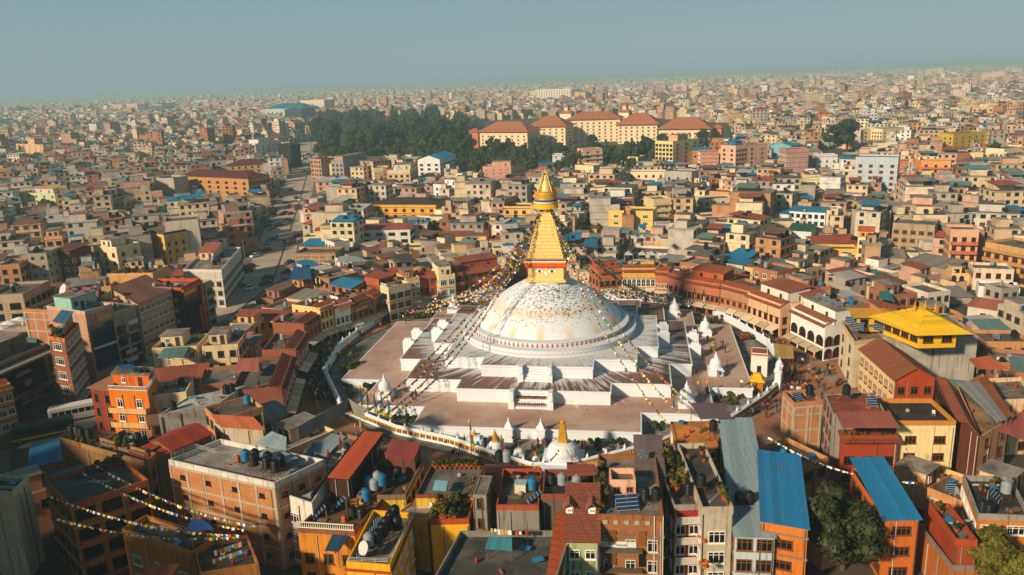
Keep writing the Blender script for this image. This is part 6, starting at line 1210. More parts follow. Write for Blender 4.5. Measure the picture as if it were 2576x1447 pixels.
garden('gardenyellow', 14, 'leafy plant on the overgrown yellow block roof', s=(1.2, 2.4)); garden('redbalcony', 16, 'roof garden plant behind the red balcony house front', v=(.25, .95), s=(1.0, 2.2)); garden('greycream', 7, 'pot plant on the dark deck of grey-cream house', u=(.75, .95), s=(.8, 1.6)); garden('brickremit', 10, 'pot plant along left edge of old brick house roof', u=(.02, .14), v=(.1, .9), s=(1, 1.8)); garden('planter', 14, 'balcony plant under pink metal awning', v=(.02, .1), s=(.7, 1.2)); garden('redwalls', 3, 'pot plant in red-walled roof enclosure'); garden('ochreU', 6, 'pot plant on dark ochre courtyard block', u=(.6, .95), v=(.6, .95), s=(1, 2)); garden('creambal', 4, 'pot plant on cream balcony house roof'); garden('longwall', 6, 'weedy plant along mossy roof yard wall', s=(1, 2)); garden('darkdeck', 4, 'pot plant on dark stained deck at right')
for key, n in (('redtower', 6), ('orangeback', 9), ('mintbrick', 4)):
    for k in range(n): potplant(on_roof(S_[key], random.uniform(.05, .95), random.uniform(.03, .2)), random.uniform(1.2, 2.4), 'roof garden plant on '+{'redtower': 'tall dark red brick tower', 'orangeback': 'orange-tan rooftop parapet', 'mintbrick': 'mint-roomed brick building'}[key], 'roof plants '+key)
for k in 'abcdefghijklmnopqrstuvw':
    for q in range(random.choice((0, 1, 2, 3))): potplant(on_roof(R_[k], random.uniform(.1, .9), random.uniform(.45, .9)), random.uniform(.8, 1.5), 'pot plant on a plaza house terrace', 'pot plants on plaza house terraces')
for t_, x, y in (('O', 1915, 1080), ('O', 1925, 1340)):
    b_ = T(t_, x, y, 6.5 if y < 1200 else 4.5); e = empty('flowering_creeper', b_-np.array([0, 0, 2.2])); tag(e, 'orange-flowered creeper beside grey-cream house'+(', upper clump' if y < 1200 else ', lower clump'), 'plant'); o = link('foliage', ORG, e, (0, 0, 2.2)); o.scale = (.75, .75, .9); g = link('stem', TRUNK, e); g.scale = (1, 1, 2.2)
# ------------------------------------------------------------------ roof furniture
TB = MB(); pr = []
for k in range(6): pr += [(.56, .02+k*.2), (.6, .06+k*.2), (.6, .16+k*.2)]
TB.lathe([(.5, 0)]+pr+[(.56, 1.22), (.42, 1.38), (.2, 1.46)], 14); TKM = {c: None for c in ('17191b', '8d9296', '1f6f9a', 'b5532a')}
TANKM = {}
for c in TKM: TANKM[c] = TB.mesh('tank_body', mat(c, 'flat', .45), uv=False)
g = MB(); g.lathe([(.2, 1.46), (.21, 1.54), (0, 1.56)], 10); LIDM = {c: g.mesh('lid', mat(c, 'flat', .45), uv=False) for c in TKM}
g = MB()
for sx in (-1, 1):
    for sy in (-1, 1): g.tube((sx*.45, sy*.45, 0), (sx*.45, sy*.45, 1), .035, 4)
    g.tube((sx*.45, -.45, .5), (sx*.45, .45, .5), .025, 4); g.tube((-.45, sx*.45, .05), (.45, sx*.45, .95), .02, 4)
LEGM = g.mesh('frame', mat('5a3a2c', 'flat'), uv=False); g = MB(); g.box(0, 0, 1.02, 1.15, 1.15, .06); TOPM = g.mesh('platform', mat('4a3a30', 'flat'), uv=False)
TN = {'17191b': 'black ribbed', '8d9296': 'grey steel', '1f6f9a': 'blue plastic', 'b5532a': 'red plastic'}
def tank(p, where, c='17191b', s=1., stand=0):
    z = 0
    if stand:
        e = empty('tank_stand', p); tag(e, f'metal tank stand on {where}', 'stand', 'tank stands on '+where); a = link('frame', LEGM, e); a.scale = (s, s, stand); b = link('platform', TOPM, e, (0, 0, stand-1.02)); b.scale = (s, s, 1); z = stand+.04
    e = empty('water_tank', (p[0], p[1], p[2]+z), random.uniform(0, 6)); tag(e, f'{TN[c]} water tank on {where}', 'water tank', f'{TN[c]} tanks on {where}'); a = link('tank_body', TANKM[c], e); a.scale = (s, s, s*1.05); b = link('lid', LIDM[c], a)
for key, where, lst in (('bigbrick', 'the large brick infill block', [(.62, .45, '17191b', 1.2), (.68, .3, '17191b', 1.2), (.74, .45, '17191b', 1.2), (.80, .3, '17191b', 1.2), (.86, .45, '17191b', 1.2), (.9, .25, '17191b', 1.2), (.5, .5, '1f6f9a', .6), (.45, .45, 'b5532a', .4)]), ('yellowparapet', 'the yellow parapet house roof', [(.55, .3, '17191b', 1.4), (.6, .42, '17191b', 1.4), (.62, .54, '17191b', 1.4), (.66, .66, '17191b', 1.4), (.7, .78, '17191b', 1.4), (.4, .22, '8d9296', 1.4), (.85, .6, '17191b', 1.2)]), ('brownterrace', 'the brown balustraded terrace', [(.75, .9, '8d9296', 1.6), (.85, .88, '1f6f9a', 1.4), (.75, .6, '1f6f9a', .9), (.7, .35, '17191b', 0), (.85, .35, '17191b', 0), (.62, .25, 'b5532a', 0)]), ('brickremit', 'the old brick house roof', [(.74, .26, '17191b', .6), (.92, .26, '17191b', .6)]), ('bluesheet', 'the corrugated blue-grey house', []), ('redbalcony', 'the red balcony house', [(.75, .2, '17191b', .4)]), ('greycream', 'the grey-cream house deck', [(.25, .3, '17191b', .8)]), ('tankdeck', 'the dark deck with red lean-to', [(.15, .6, '17191b', 0), (.36, .6, '8d9296', 0), (.65, .35, '8d9296', .6)]), ('brownfloor', 'the brown terrace', [(.8, .5, '1f6f9a', .3)]), ('bricktower', 'the brick infill tower', [(.75, .5, '17191b', .9)]), ('greyside', 'the rust-red roof deck', [(.35, .6, '17191b', 1.3)]), ('orangeplaza', 'the orange house at plaza edge', [(.92, .2, '17191b', 1.6)]), ('blueroof', 'the big blue metal roof house', []), ('darkdeck', 'the dark stained deck', [(.15, .2, '17191b', 0), (.25, .12, '17191b', 0), (.7, .5, '8d9296', 1)]), ('tankyard', 'the dark roof yard', [(.25, .4, '17191b', .3), (.4, .5, '17191b', .3), (.52, .4, '8d9296', .3), (.6, .5, '17191b', .8)]), ('longwall', 'the mossy roof yard', [(.1, .5, '17191b', .9), (.16, .6, '17191b', .9), (.22, .5, '17191b', .9), (.3, .6, '17191b', .9)]), ('whitestep', 'the white sloping deck house', [(.8, .7, '17191b', .2), (.9, .7, '17191b', .2), (.1, .3, '17191b', 0)]), ('orangehouse', 'the bright orange house', [(.72, .6, '17191b', 1.4), (.88, .6, '17191b', 1.4)]), ('clothesdeck', 'the laundry terrace', []), ('creambal', 'the cream balcony house', [(.75, .7, '17191b', .3)]), ('bigdeck', 'the stair tower roof', []), ('stairbox', 'the stair tower roof', []), ('terr1', 'the peach terrace house', [(.3, .8, '8d9296', .5)]), ('maroonflat', 'the maroon roof house', []), ('clutterdeck', 'the cluttered kitchen terrace', [(.1, .3, '1f6f9a', .3), (.25, .25, '8d9296', .3), (.6, .6, '17191b', .2)]), ('ochrewing', 'the ochre wing', [])):
    for u, v, c, sd in lst: tank(on_roof(Fg[key], u, v), where, c, 1.0 if c != 'b5532a' else .6, sd)
for x, y in ((2450, 330), (2520, 330)): tank(T('N', x, y, 11.0), 'the tall frame beside grey deck', '17191b' if x < 2500 else '8d9296', 1.0, .4)
for x in (2280, 2385): tank(T('O', x, 735, 8.6), 'the ledge below blue corrugated roof', '17191b', 1., .2)
for key, where, n in (('blueglass', 'the blue-glass block', 3), ('rustroof', 'the rust-roofed block', 0), ('whitelong', 'the long white corner block', 7), ('opengallery', 'the open-gallery block', 2), ('pinkslim', 'the slim pink-grey block', 2), ('cream3', 'the cream four-storey house', 2), ('greywin', 'the bare grey house', 2), ('orangeback', 'the orange-tan block', 2), ('concreteframe', 'the unfinished frame building', 2), ('redtower', 'the dark red brick tower', 1)):
    for k in range(n): tank(on_roof(S_[key], random.uniform(.1, .9), random.uniform(.25, .9)), where, random.choice(('17191b', '17191b', '8d9296')), 1, random.choice((0, .6)))
nt_ = 0
for e in FILLH:
    if INFO[e.name]['dep'] < 330 and e.get('label', '').find('flat roof') > 0:
        for k in range(random.choice((0, 1, 1, 2))):
            if nt_ > 130: break
            tank(on_roof(e, random.uniform(.12, .88), random.uniform(.15, .85)), 'a flat town house roof', random.choice(('17191b', '17191b', '8d9296', '1f6f9a')), random.uniform(.8, 1.05), random.choice((0, .5))); nt_ += 1
for k in R_:
    if random.random() < .7: tank(on_roof(R_[k], random.uniform(.15, .85), random.uniform(.6, .9)), 'a plaza house roof', random.choice(('17191b', '8d9296')), .85, .2)
# solar panels
SPG = mat('1c3a5a', 'glass'); ALU = mat('b5b8ba', 'flat', .4)
def solar(p, w, l, rz, label, tilt=.5, group=None, nb=2):
    e = empty('solar_panel', p, rz); tag(e, label, 'solar panel', group); c, s = cos(tilt), sin(tilt)
    for k in range(nb):
        g = MB(); x0 = -w/2+w*k/nb+.03; x1 = -w/2+w*(k+1)/nb-.03; P = [(x0, -l/2*c, .3), (x1, -l/2*c, .3), (x1, l/2*c, .3+l*s), (x0, l/2*c, .3+l*s)]; g.face(P); g.face([(a, b, z-.06) for a, b, z in P[::-1]]); g.obj('panel', SPG, e)
    g = MB()
    for k in range(5): t = k/4; g.box(0, -l/2*c+l*c*t, .33+l*s*t, w, .05, .05)
    g.tube((-w/2+.1, l/2*c, 0), (-w/2+.1, l/2*c, .3+l*s), .03, 4); g.tube((w/2-.1, l/2*c, 0), (w/2-.1, l/2*c, .3+l*s), .03, 4); g.tube((-w/2+.1, -l/2*c, 0), (-w/2+.1, -l/2*c, .3), .03, 4); g.tube((w/2-.1, -l/2*c, 0), (w/2-.1, -l/2*c, .3), .03, 4)
    g.obj('rack', ALU, e)
solar(on_roof(Fg['brickremit'], .46, .16), 2.7, 1.9, .25, 'large tilted solar array on old brick house roof', .8, nb=2)
for k in range(5): solar(on_roof(Fg['yellowparapet'], .2, .15+.16*k), 1.2, 1.3, -1.2, 'slatted solar rack along left side of yellow parapet house', .5, 'solar racks on yellow parapet house')
for k in range(3): solar(on_roof(Fg['brownterrace'], .12+.2*k, .3+.2*k), 1.0, 2.0, -.9, 'narrow solar rack on brown balustraded terrace', .6, 'solar racks on brown terrace')
solar(on_roof(Fg['greyside'], .82, .35), 1.3, 1.8, .1, 'solar heater on rust-red roof deck', .6, nb=3); solar(on_roof(Fg['bricktower'], .35, .5), 1.5, 1.5, .5, 'blue solar heater on brick infill tower', .5); solar(on_roof(Fg['darkdeck'], .5, .5), 1.6, 1.5, .9, 'blue solar heater on dark stained deck', .6)
solar(T('O', 1310, 260, 11.5), 1.0, .9, .5, 'small solar panel on purple-grey shingled roof', .6); solar(on_roof(Fg['brownfloor'], .88, .2), 1.0, 2.0, -1.2, 'grey solar rack on brown terrace', .6); solar(on_roof(Fg['tankdeck'], .58, .45), 1.3, 1.6, -1.0, 'old solar rack on dark deck with red lean-to', .6)
for k, (x, y) in enumerate(((830, 1270), (900, 1330), (1060, 1300), (1150, 1260), (1120, 1340), (1210, 1290))): solar(T('H', x, y, 10.3), 2.2, 2.0, -.35, 'dark blue solar panel in the array above the old gate', .45, 'solar array above old gate', 2)
for k in range(4): solar(on_roof(R_['x'], .3+.18*k, .7)+np.array([0, 0, 3.1]), 1.6, 1.3, 0, 'blue solar panel on roof of white arcaded corner house', .45, 'solar panels on white corner house')
nsol = 0
for e in FILLH:
    if INFO[e.name]['dep'] < 300 and 'flat roof' in e['label'] and random.random() < .25: solar(on_roof(e, random.uniform(.25, .75), random.uniform(.3, .7)), 1.3, 1.3, random.uniform(-.5, .5), 'single solar panel on a town house roof', .5, 'solar panels on town houses')
# parasols
def parasol(p, col, label, closed=False, group=None, r=1.3):
    e = empty('parasol', p, random.uniform(0, 6)); tag(e, label, 'parasol', group); g = MB(); g.tube((0, 0, 0), (0, 0, 2.5), .03, 5); g.obj('pole', ALU, e); g = MB()
    if closed: g.lathe([(.09, .9), (.2, 1.2), (.17, 1.9), (.05, 2.5), (0, 2.55)], 8)
    else: g.lathe([(r, 1.95), (r*.5, 2.3), (0, 2.55)], 8)
    cn = g.obj('canopy', [mat(c, 'flat', .7) for c in col], e, uv=False)
    if len(col) > 1: cn.data.polygons.foreach_set('material_index', [k % len(col) for k in range(len(cn.data.polygons))])
for x, y in ((855, 215), (735, 345), (437, 480), (592, 480)): parasol(T('N', x, y, 9.3), ['8f1f26'], 'closed dark red parasol on the pale roof terrace', True, 'closed red parasols')
for x, y, c in ((1010, 1245, ['2a6fb0', 'd8b02a', 'b52a2a']), (1060, 1200, ['3a9a5a', 'd8b02a', 'd86a2a'])): parasol(T('J', x, y, 10), c, 'closed striped parasol at edge of the red-roofed restaurant', True, 'closed striped parasols')
for x, y in ((215, 330), (110, 370), (10, 415)): parasol(T('I', x, y-190, 14.3)-np.array([0, 0, 0]), ['e6e2da'], 'open white parasol on grey roof terrace', False, 'white parasols on grey terrace', 1.9)
for x, y in ((735, 770), (850, 770), (920, 740), (985, 715)): parasol(T('E', x, y, 15.8), ['2f6fa8', 'c0483a'], 'blue and red parasol on mint rooftop', False, 'blue and red rooftop parasols', 1.3)
parasol(T('L', 2095, 590, 10), ['e0b02a', '2a8a5a', 'c0402a'], 'rainbow parasol before orange canopy', False, None, 1.2); parasol(T('F', 610, 900, 9), ['e8dc9a'], 'pale yellow closed parasol on left ring terrace', True, 'pale closed parasols'); parasol(T('F', 648, 905, 9), ['e8dc9a'], 'pale yellow closed parasol on left ring terrace', True, 'pale closed parasols')
# canopies on posts
def canopy(c4, z, col, label, rise=.3, n=5, kind='sheet', z0=None, post='6a5a4c'):
    P = [np.array(p[:2]) for p in c4]; c = sum(P)/4; zb = z-2.3 if z0 is None else z0; e = empty('canopy', (c[0], c[1], zb)); tag(e, label, 'canopy')
    L = [p-c for p in P]; z3 = lambda p, zz: (p[0], p[1], zz)
    plane_pieces(e, 'roof_sheet', z3(L[0], z-zb), z3(L[1], z-zb), z3(L[2], z-zb+rise), z3(L[3], z-zb+rise), mat(col, kind), n)
    for k, p in enumerate(offset([tuple(p) for p in L], -.15)): g = MB(); g.tube((p[0], p[1], 0), (p[0], p[1], z-zb+(rise if k > 1 else 0)-.1), .05, 5); g.obj('post', mat(post, 'flat'), e)
def cv(t, a, b, c, d, z, *r, **k): canopy([T(t, *p, z) for p in (a, b, c, d)], z, *r, **k)
cv('L', (755, 1135), (1330, 1135), (1215, 988), (668, 995), 10.8, 'b0604f', 'pink metal awning roof over planted balcony'); cv('L', (2105, 545), (2430, 548), (2200, 430), (2012, 460), 13, 'd0643c', 'faded orange metal canopy over terrace at right'); cv('K', (1895, 1050), (2215, 1035), (2110, 905), (1790, 905), 11.6, '6e5a62', 'purple-grey canopy above the orange house deck', z0=8.5)
cv('N', (190, 365), (430, 268), (180, 175), (-70, 240), 12.6, '9fb4b8', 'translucent pale blue sheet canopy beside roof tanks'); cv('N', (-20, 130), (300, 190), (310, 80), (160, 20), 13, 'a8bcc0', 'second translucent sheet canopy behind the tanks'); cv('N', (545, 190), (700, 260), (905, 70), (760, 40), 10.4, '8fa0a6', 'low glazed skylight frame on pale terrace', z0=9.4); cv('N', (690, 1200), (830, 1210), (935, 1075), (770, 1055), 7.4, '1f4a6a', 'dark blue flat awning over small courtyard'); cv('N', (1775, 590), (1905, 600), (1930, 520), (1800, 515), 10, '7fb8c8', 'small blue-glazed skylight cover on grey deck', z0=9); cv('N', (2300, 1180), (2572, 1200), (2572, 1095), (2340, 1080), 9, '3f8f98', 'teal glazed frame on broad dark deck'); cv('M', (1840, 1000), (2150, 985), (2050, 910), (1950, 905), 10.5, '1f4f96', 'blue peaked tarpaulin over laundry terrace', n=2)
cv('L', (2300, 1075), (2405, 1055), (2120, 690), (1885, 695), 10.6, '9a9a9c', 'long grey corrugated canopy over peach terraces', n=9); cv('L', (2400, 1040), (2462, 1010), (2190, 622), (2110, 670), 11.2, 'a05a34', 'narrow brown tiled strip roof between terraces', kind='tile', n=5); cv('Q', (2330, 0), (2600, 100), (2572, -200), (2330, -30), 9.5, 'b05a4c', 'salmon metal roof sheet at right edge'); cv('I', (2350, 565), (2600, 570), (2600, 450), (2420, 455), 9.5, 'c06a58', 'salmon metal canopy over green-netted room'); cv('I', (1570, 440), (1840, 430), (1905, 330), (1650, 350), 8.5, '5f8a80', 'grey-green sheet canopy beside tanks'); cv('I', (2280, 190), (2470, 240), (2560, 190), (2400, 165), 8.5, 'c87a66', 'salmon roof sheet with metal flue'); cv('O', (545, 450), (835, 440), (830, 355), (555, 355), 12.2, '9a4f3c', 'red-tiled lean-to roof on dark tank deck', kind='tile', n=6); cv('F', (330, 830), (560, 820), (540, 690), (390, 690), 9.5, '1f5f8c', 'blue tarpaulin hut at end of left ring roofs'); cv('F', (800, 650), (1140, 640), (1000, 600), (850, 600), 9.5, 'a8b0b2', 'pale sheet roof over rooftop cafe'); cv('F', (1380, 640), (1660, 660), (1500, 565), (1370, 575), 10, '4a4c48', 'dark sheet roof behind plaza house gables')
cv('I', (1230, 560), (1400, 530), (1300, 510), (1180, 530), 12.3, '1f5a8a', 'blue tarpaulin on the orange house roof'); cv('G', (720, 495), (860, 500), (860, 420), (730, 430), 9.5, '1f7a9c', 'teal-blue awning behind right flags'); cv('H', (1110, 1010), (1280, 1050), (1220, 960), (1120, 950), 9.5, '2a7f7c', 'teal net canopy behind white corner house'); cv('L', (80, 440), (260, 440), (250, 330), (60, 300), 3.2, 'c09a4c', 'ochre awning with lettering at right gate', z0=.1)
for k, (x, y) in enumerate(((1235, 470), (1315, 465), (1460, 465), (1175, 640), (1315, 640), (1410, 640))):                 # peaked tents
    p = T('G', x, y, 8.2); e = empty('tent', p); tag(e, 'grey peaked tent on the restaurant terrace', 'tent', 'peaked tents on restaurant terrace')
    g = MB(); s = 1.25; g.face([(-s, -s, 2), (s, -s, 2), (0, -s, 2.9)]); g.face([(-s, -s, 2), (0, -s, 2.9), (0, s, 2.9), (-s, s, 2)]); g.face([(s, -s, 2), (s, s, 2), (0, s, 2.9), (0, -s, 2.9)]); g.obj('canopy', mat('b8b8b6', 'flat'), e)
    for sx in (-1, 1):
        for sy in (-1, 1): g = MB(); g.tube((sx*s, sy*s, 0), (sx*s, sy*s, 2), .04, 4); g.obj('post', ALU, e)
# satellite dishes
def dish(p, r, label, rz=0, group=None):
    e = empty('satellite_dish', p, rz); tag(e, label, 'dish', group); g = MB(); g.tube((0, 0, 0), (0, 0, .9), .05, 5); g.obj('mast', ALU, e); g = MB(); g.lathe([(0, 0), (r*.5, .06*r), (r, .25*r)], 14); o = g.obj('dish', mat('c9c6c0', 'flat', .5), e, (0, -.1, 1.0), uv=False); o.rotation_euler = (1.1, 0, 0)
dish(on_roof(Fg['yellowparapet'], .38, .12)+np.array([0, 0, .8]), .8, 'large pale satellite dish at end of yellow house tank row', -.6); dish(on_roof(S_['mintbrick'], .42, .5)+np.array([0, 0, 3]), 1.4, 'big white satellite dish on mint rooftop', -.5)
for e in FILLH[:70]:
    if random.random() < .3: dish(on_roof(e, random.uniform(.2, .8), random.uniform(.2, .8)), random.uniform(.45, .7), 'small satellite dish on a town house roof', random.uniform(-1, 1), 'dishes on town houses')

# ------------------------------------------------------------------ things lying about on the roofs
def _cl():
    R = {}
    g = MB(); g.box(0, 0, .2, .55, .4, .4); g.box(0, -.205, .1, .57, .02, .1); g.box(0, -.205, .3, .57, .02, .1); R['wooden crate'] = (g.mesh('crate', mat('8a6a44', 'flat'), uv=False), 'crate')
    g = MB(); g.lathe([(.14, 0), (.19, .32), (.2, .33), (.17, .33), (.13, .05)], 10); R['plastic bucket'] = (g.mesh('bucket', mat('2a6a9a', 'flat', .5), uv=False), 'bucket')
    g = MB()
    for k in range(5): g.box(.02*k, .12*k-.24, .04+.07*(k % 3), 2.2-.1*k, .18, .06, rz=.06*k)
    R['pile of old planks'] = (g.mesh('plank_pile', mat('6f5a44', 'flat'), uv=False), 'planks')
    g = MB()
    for k in range(14): g.box(.24*(k % 4)-.4, .12*((k//4) % 2)-.06, .05+.1*(k//8), .22, .1, .09, rz=.1*(k % 3))
    R['stack of loose bricks'] = (g.mesh('brick_stack', mat('a5603c', 'flat'), uv=False), 'bricks')
    g = MB(); g.box(0, 0, .44, .45, .45, .05); g.box(0, .21, .72, .45, .04, .5)
    for sx in (-1, 1):
        for sy in (-1, 1): g.tube((sx*.19, sy*.19, 0), (sx*.19, sy*.19, .43), .02, 4)
    R['white plastic chair'] = (g.mesh('chair', mat('d4d2cc', 'flat', .5), uv=False), 'chair')
    g = MB(); g.lathe([(.17, 0), (.18, .04), (.18, .5), (.12, .6), (.08, .64), (.08, .7)], 10); R['red gas cylinder'] = (g.mesh('gas_cylinder', mat('a83226', 'flat', .5), uv=False), 'cylinder')
    g = MB(); g.lathe([(.28, 0), (.3, .05), (.28, .28), (.3, .3), (.28, .56), (.3, .6), (.3, .85), (.2, .86)], 12); R['rusty oil drum'] = (g.mesh('drum', mat('7a4a30', 'flat', .7), uv=False), 'drum')
    g = MB(); g.tube((-1.6, 0, .08), (1.6, 0, .08), .07, 6); g.tube((-1.4, .18, .07), (1.7, .18, .07), .06, 6); g.tube((-1.5, .08, .2), (1.5, .1, .2), .06, 6); R['bundle of pale pipes'] = (g.mesh('pipe_bundle', mat('b5b0a6', 'flat', .5), uv=False), 'pipes')
    g = MB(); g.lathe([(.3, 0), (.36, .12), (.33, .3), (.2, .42), (.08, .5)], 8); R['lumpy grey sack'] = (g.mesh('sack', mat('9a9486', 'flat'), uv=False), 'sack')
    g = MB(); g.box(0, 0, .45, 1.3, .9, .03, rz=0); g.box(0, 0, .02, .1, .1, .04); g.tube((-.5, 0, 0), (-.5, 0, .45), .03, 4); g.tube((.5, 0, 0), (.5, 0, .45), .03, 4); R['sheet of blue plastic on props'] = (g.mesh('plastic_sheet', mat('2f7fa8', 'flat', .5), uv=False), 'sheet')
    return R
CLM = _cl(); CLK = list(CLM)
def host(lb):
    for s_ in (' with ', ' under ', ', ', ' beside ', ' that ', ' and ', ' next ', ' of ', ' left ', ' right ', ' behind ', ' below '): lb = lb.split(s_)[0] if len(lb.split(s_)[0].split()) >= 2 else lb
    return ' '.join(lb.split()[:9])
def clutter(e, n, where=None):
    for k in range(n):
        nm = random.choice(CLK); o = link(CLM[nm][0].name.split('.')[0], CLM[nm][0], None, on_roof(e, random.uniform(.1, .9), random.uniform(.1, .9))+np.array([0, 0, .005]), random.uniform(0, 6.28)); w = where or 'roof of '+host(e['label']); tag(o, f'{nm} on {w}', CLM[nm][1], f'{nm}s on {w}')
for k_, e in Fg.items():
    if any(c.name.startswith('roof_deck') for c in e.children) and k_ not in ('pinkroom', 'brownlow', 'concreteblock', 'stairbox'): clutter(e, random.choice((3, 4, 5, 6)))
for k_ in S_: clutter(S_[k_], 2) if any(c.name.startswith('roof_deck') for c in S_[k_].children) else None
for k_ in R_: clutter(R_[k_], 1, 'a plaza house terrace')
for e in FILLH[:60]:
    if 'flat roof' in e['label']: clutter(e, 2, 'a town house roof')
random.seed(24)
# ------------------------------------------------------------------ prayer flags
FCOL = ['2b62a6', 'ece8e0', 'c8402a', '3f8f4e', 'ecb41e']
FLM = []
for c in FCOL:
    g = MB(); g.face([(-.5, 0, 0), (0, .06, 0), (0, -.04, -.9), (-.5, .05, -.95)][::-1]); g.face([(0, .06, 0), (.5, 0, 0), (.5, -.06, -.92), (0, -.04, -.9)][::-1]); FLM.append(g.mesh('flag', mat(c, 'flat', .8), uv=False))
CORD = mat('4a4038', 'flat')
def flags(a, b, sag, n, size, label, group=None, jit=.0, cols=None, t0=0., kill=.0):
    a = np.array(a, float); b = np.array(b, float); e = empty('prayer_flag_string', a); tag(e, label, 'prayer flags', group); f = lambda t: (b-a)*t+np.array([0, 0, -4*sag*t*(1-t)]); d = b-a; rz = atan2(d[1], d[0])
    g = MB(); m = 14
    for k in range(m): g.tube(f(k/m), f((k+1)/m), .03, 3, cap=False)
    g.obj('cord', CORD, e, uv=False)
    for k in range(n):
        if random.random() < kill: continue
        t = t0+(1-t0)*(k+.5)/n; p = f(t); o = link('flag', FLM[(cols or (0, 1, 2, 3, 4))[k % (5 if not cols else len(cols))]], e, p+np.array([random.gauss(0, jit), random.gauss(0, jit), 0])); s = size*random.uniform(.8, 1.15)
        o.scale = (s, s, s*.9); o.rotation_euler = (random.gauss(0, .45), random.gauss(0, .15), rz+random.gauss(0, .35))
NECK = np.array([0, 0, 33.9])
for k, (p, lb) in enumerate(((T('K', 1552, 1075, 9.5), 'long prayer flag string from spire to orange house at plaza edge'), (T('K', 1672, 972, 5), 'middle long prayer flag string from spire to right flag poles'), (T('K', 1805, 893, 6), 'outer long prayer flag string from spire to purple canopy'))):
    flags(NECK+[.8, -.8, 0], p, 4.6, 150, .50, lb, 'long right prayer flag strings')
for k, p in enumerate((T('J', 1120, 960, 2.6), T('J', 1205, 985, 2.6), T('J', 1300, 1000, 2.4), T('J', 1400, 985, 2.2))): flags(NECK+[-.8, -.8, 0], p, 4.0+.5*k, 110, .55, 'long prayer flag string from spire to front left flag poles', 'long left prayer flag strings', .06)
for k in range(8): a = radians(118+k*4.5); r = random.uniform(40, 52); flags(NECK+[-.9, .3, random.uniform(-1, 0)], (r*cos(a), r*sin(a), random.uniform(2.5, 5)), random.uniform(5, 8), 74, .52, 'dense prayer flag string from spire down to left rear plaza', 'left rear prayer flag strings', .15)
for k in range(9): a = radians(78-k*4.2); r = random.uniform(42, 53); flags(NECK+[.9, .3, random.uniform(-1, 0)], (r*cos(a), r*sin(a), random.uniform(2.5, 5)), random.uniform(4.5, 8), 74, .52, 'dense prayer flag string from spire down to right rear plaza', 'right rear prayer flag strings', .15)
for k in range(7): a = radians(48+k*4.3); flags((49.5*cos(a), 49.5*sin(a), random.uniform(2.6, 4.2)), (49.0*cos(a+.30), 49.0*sin(a+.30), random.uniform(2.2, 4)), random.uniform(.5, 1.2), 30, .5, 'heaped prayer flag string along right rear boundary wall', 'heaped flags right rear', .35)
for k in range(6): a = radians(112+k*4.5); flags((49.5*cos(a), 49.5*sin(a), random.uniform(2.6, 4.2)), (49.0*cos(a+.28), 49.0*sin(a+.28), random.uniform(2.2, 4)), random.uniform(.5, 1.2), 28, .5, 'heaped prayer flag string along left rear boundary wall', 'heaped flags left rear', .35)
PALE = (4, 1, 0, 1, 2, 4, 3, 1)
for (x0, y0, z0), (x1, y1, z1), lb in (((480, 640, 13), (2400, 1040, 10.5), 'lower left'), ((490, 850, 11.5), (2400, 1052, 10), 'lowest'), ((830, 410, 12.5), (2450, 985, 10.5), 'upper'), ((950, 330, 12.5), (2560, 950, 11), 'uppermost')): flags(T('M', x0, y0, z0), T('M', x1, y1, z1), 1.3, 72, .38, f'{lb} prayer flag string across the dark ochre courtyard', 'courtyard prayer flag strings', .02, PALE)
flags(T('L', 0, 1225, 10), T('Q', 1500, 512, 9.5), 1.6, 56, .36, 'pale faded prayer flag string over the two blue roofs', None, .02, (1, 1, 2, 1, 1, 0))
flags(T('H', 360, 100, 13), T('H', 560, 390, 9), 1.0, 26, .5, 'prayer flag string hanging off blue-roofed white house', None, .05); flags(T('Q', 1390, 160, 9), T('Q', 1530, 500, 9.5), .6, 18, .34, 'short prayer flag string beside second blue roof'); flags(T('O', 470, 120, 8.5)-[0, 0, 1], T('O', 330, 300, 6), .5, 16, .34, 'small flag string down left side of golden-spired shrine'); flags(T('O', 540, 120, 8.5)-[0, 0, 1], T('O', 810, 470, 8), .6, 22, .34, 'small flag string down right side of golden-spired shrine')
# flag poles
def pole(p, h, cols, label, group=None, top=True):
    e = empty('flag_pole', p, random.uniform(-.5, .5)); tag(e, label, 'flag pole', group); g = MB(); g.tube((0, 0, 0), (0, 0, h), .07, 6, .05); g.obj('shaft', mat('5a4a3c', 'flat'), e)
    if top: g = MB(); g.lathe([(.1, 0), (.22, .1), (.24, .5), (.16, .7), (.05, .8), (0, 1.0)], 8, c=(0, 0, h-.1)); g.obj('gilded_top', mat('e2a526', 'gold', .5), e)
    n = len(cols); z1 = h-.4; z0 = h*.22
    for k, c in enumerate(cols): a, b = z1-(z1-z0)*k/n, z1-(z1-z0)*(k+1)/n; w0, w1 = .12+.5*k/n, .12+.5*(k+1)/n; g = MB(); g.face([(.06, 0, a), (.06, 0, b), (.06+w1, .1, b-.05), (.06+w0, .06, a)]); g.obj('banner', mat(c, 'flat', .8), e, uv=False)
BN = ['2b62a6', 'ece8e0', 'c8402a', '3f8f4e', 'ecb41e']
for x, y, yt in ((1068, 1010, 745), (1128, 1010, 770), (1200, 1030, 800), (1275, 1075, 810), (1338, 1080, 835)):
    b_, h = TH('J', x, y, yt); pole(b_, h, ['2b62a6', '2f5a8c', '3f8f4e', 'ecb41e'], 'gold-topped flag pole in the row before front left garden', 'front left flag poles')
for x, y, yt in ((1615, 1040, 900), (1692, 1000, 870), (1785, 985, 850), (1865, 900, 820), (1957, 890, 790)): b_, h = TH('K', x, y, yt, 0); pole(b_, max(h, 4), ['2b62a6', '24547c'], 'gold-topped blue flag pole behind purple canopy', 'right flag poles')
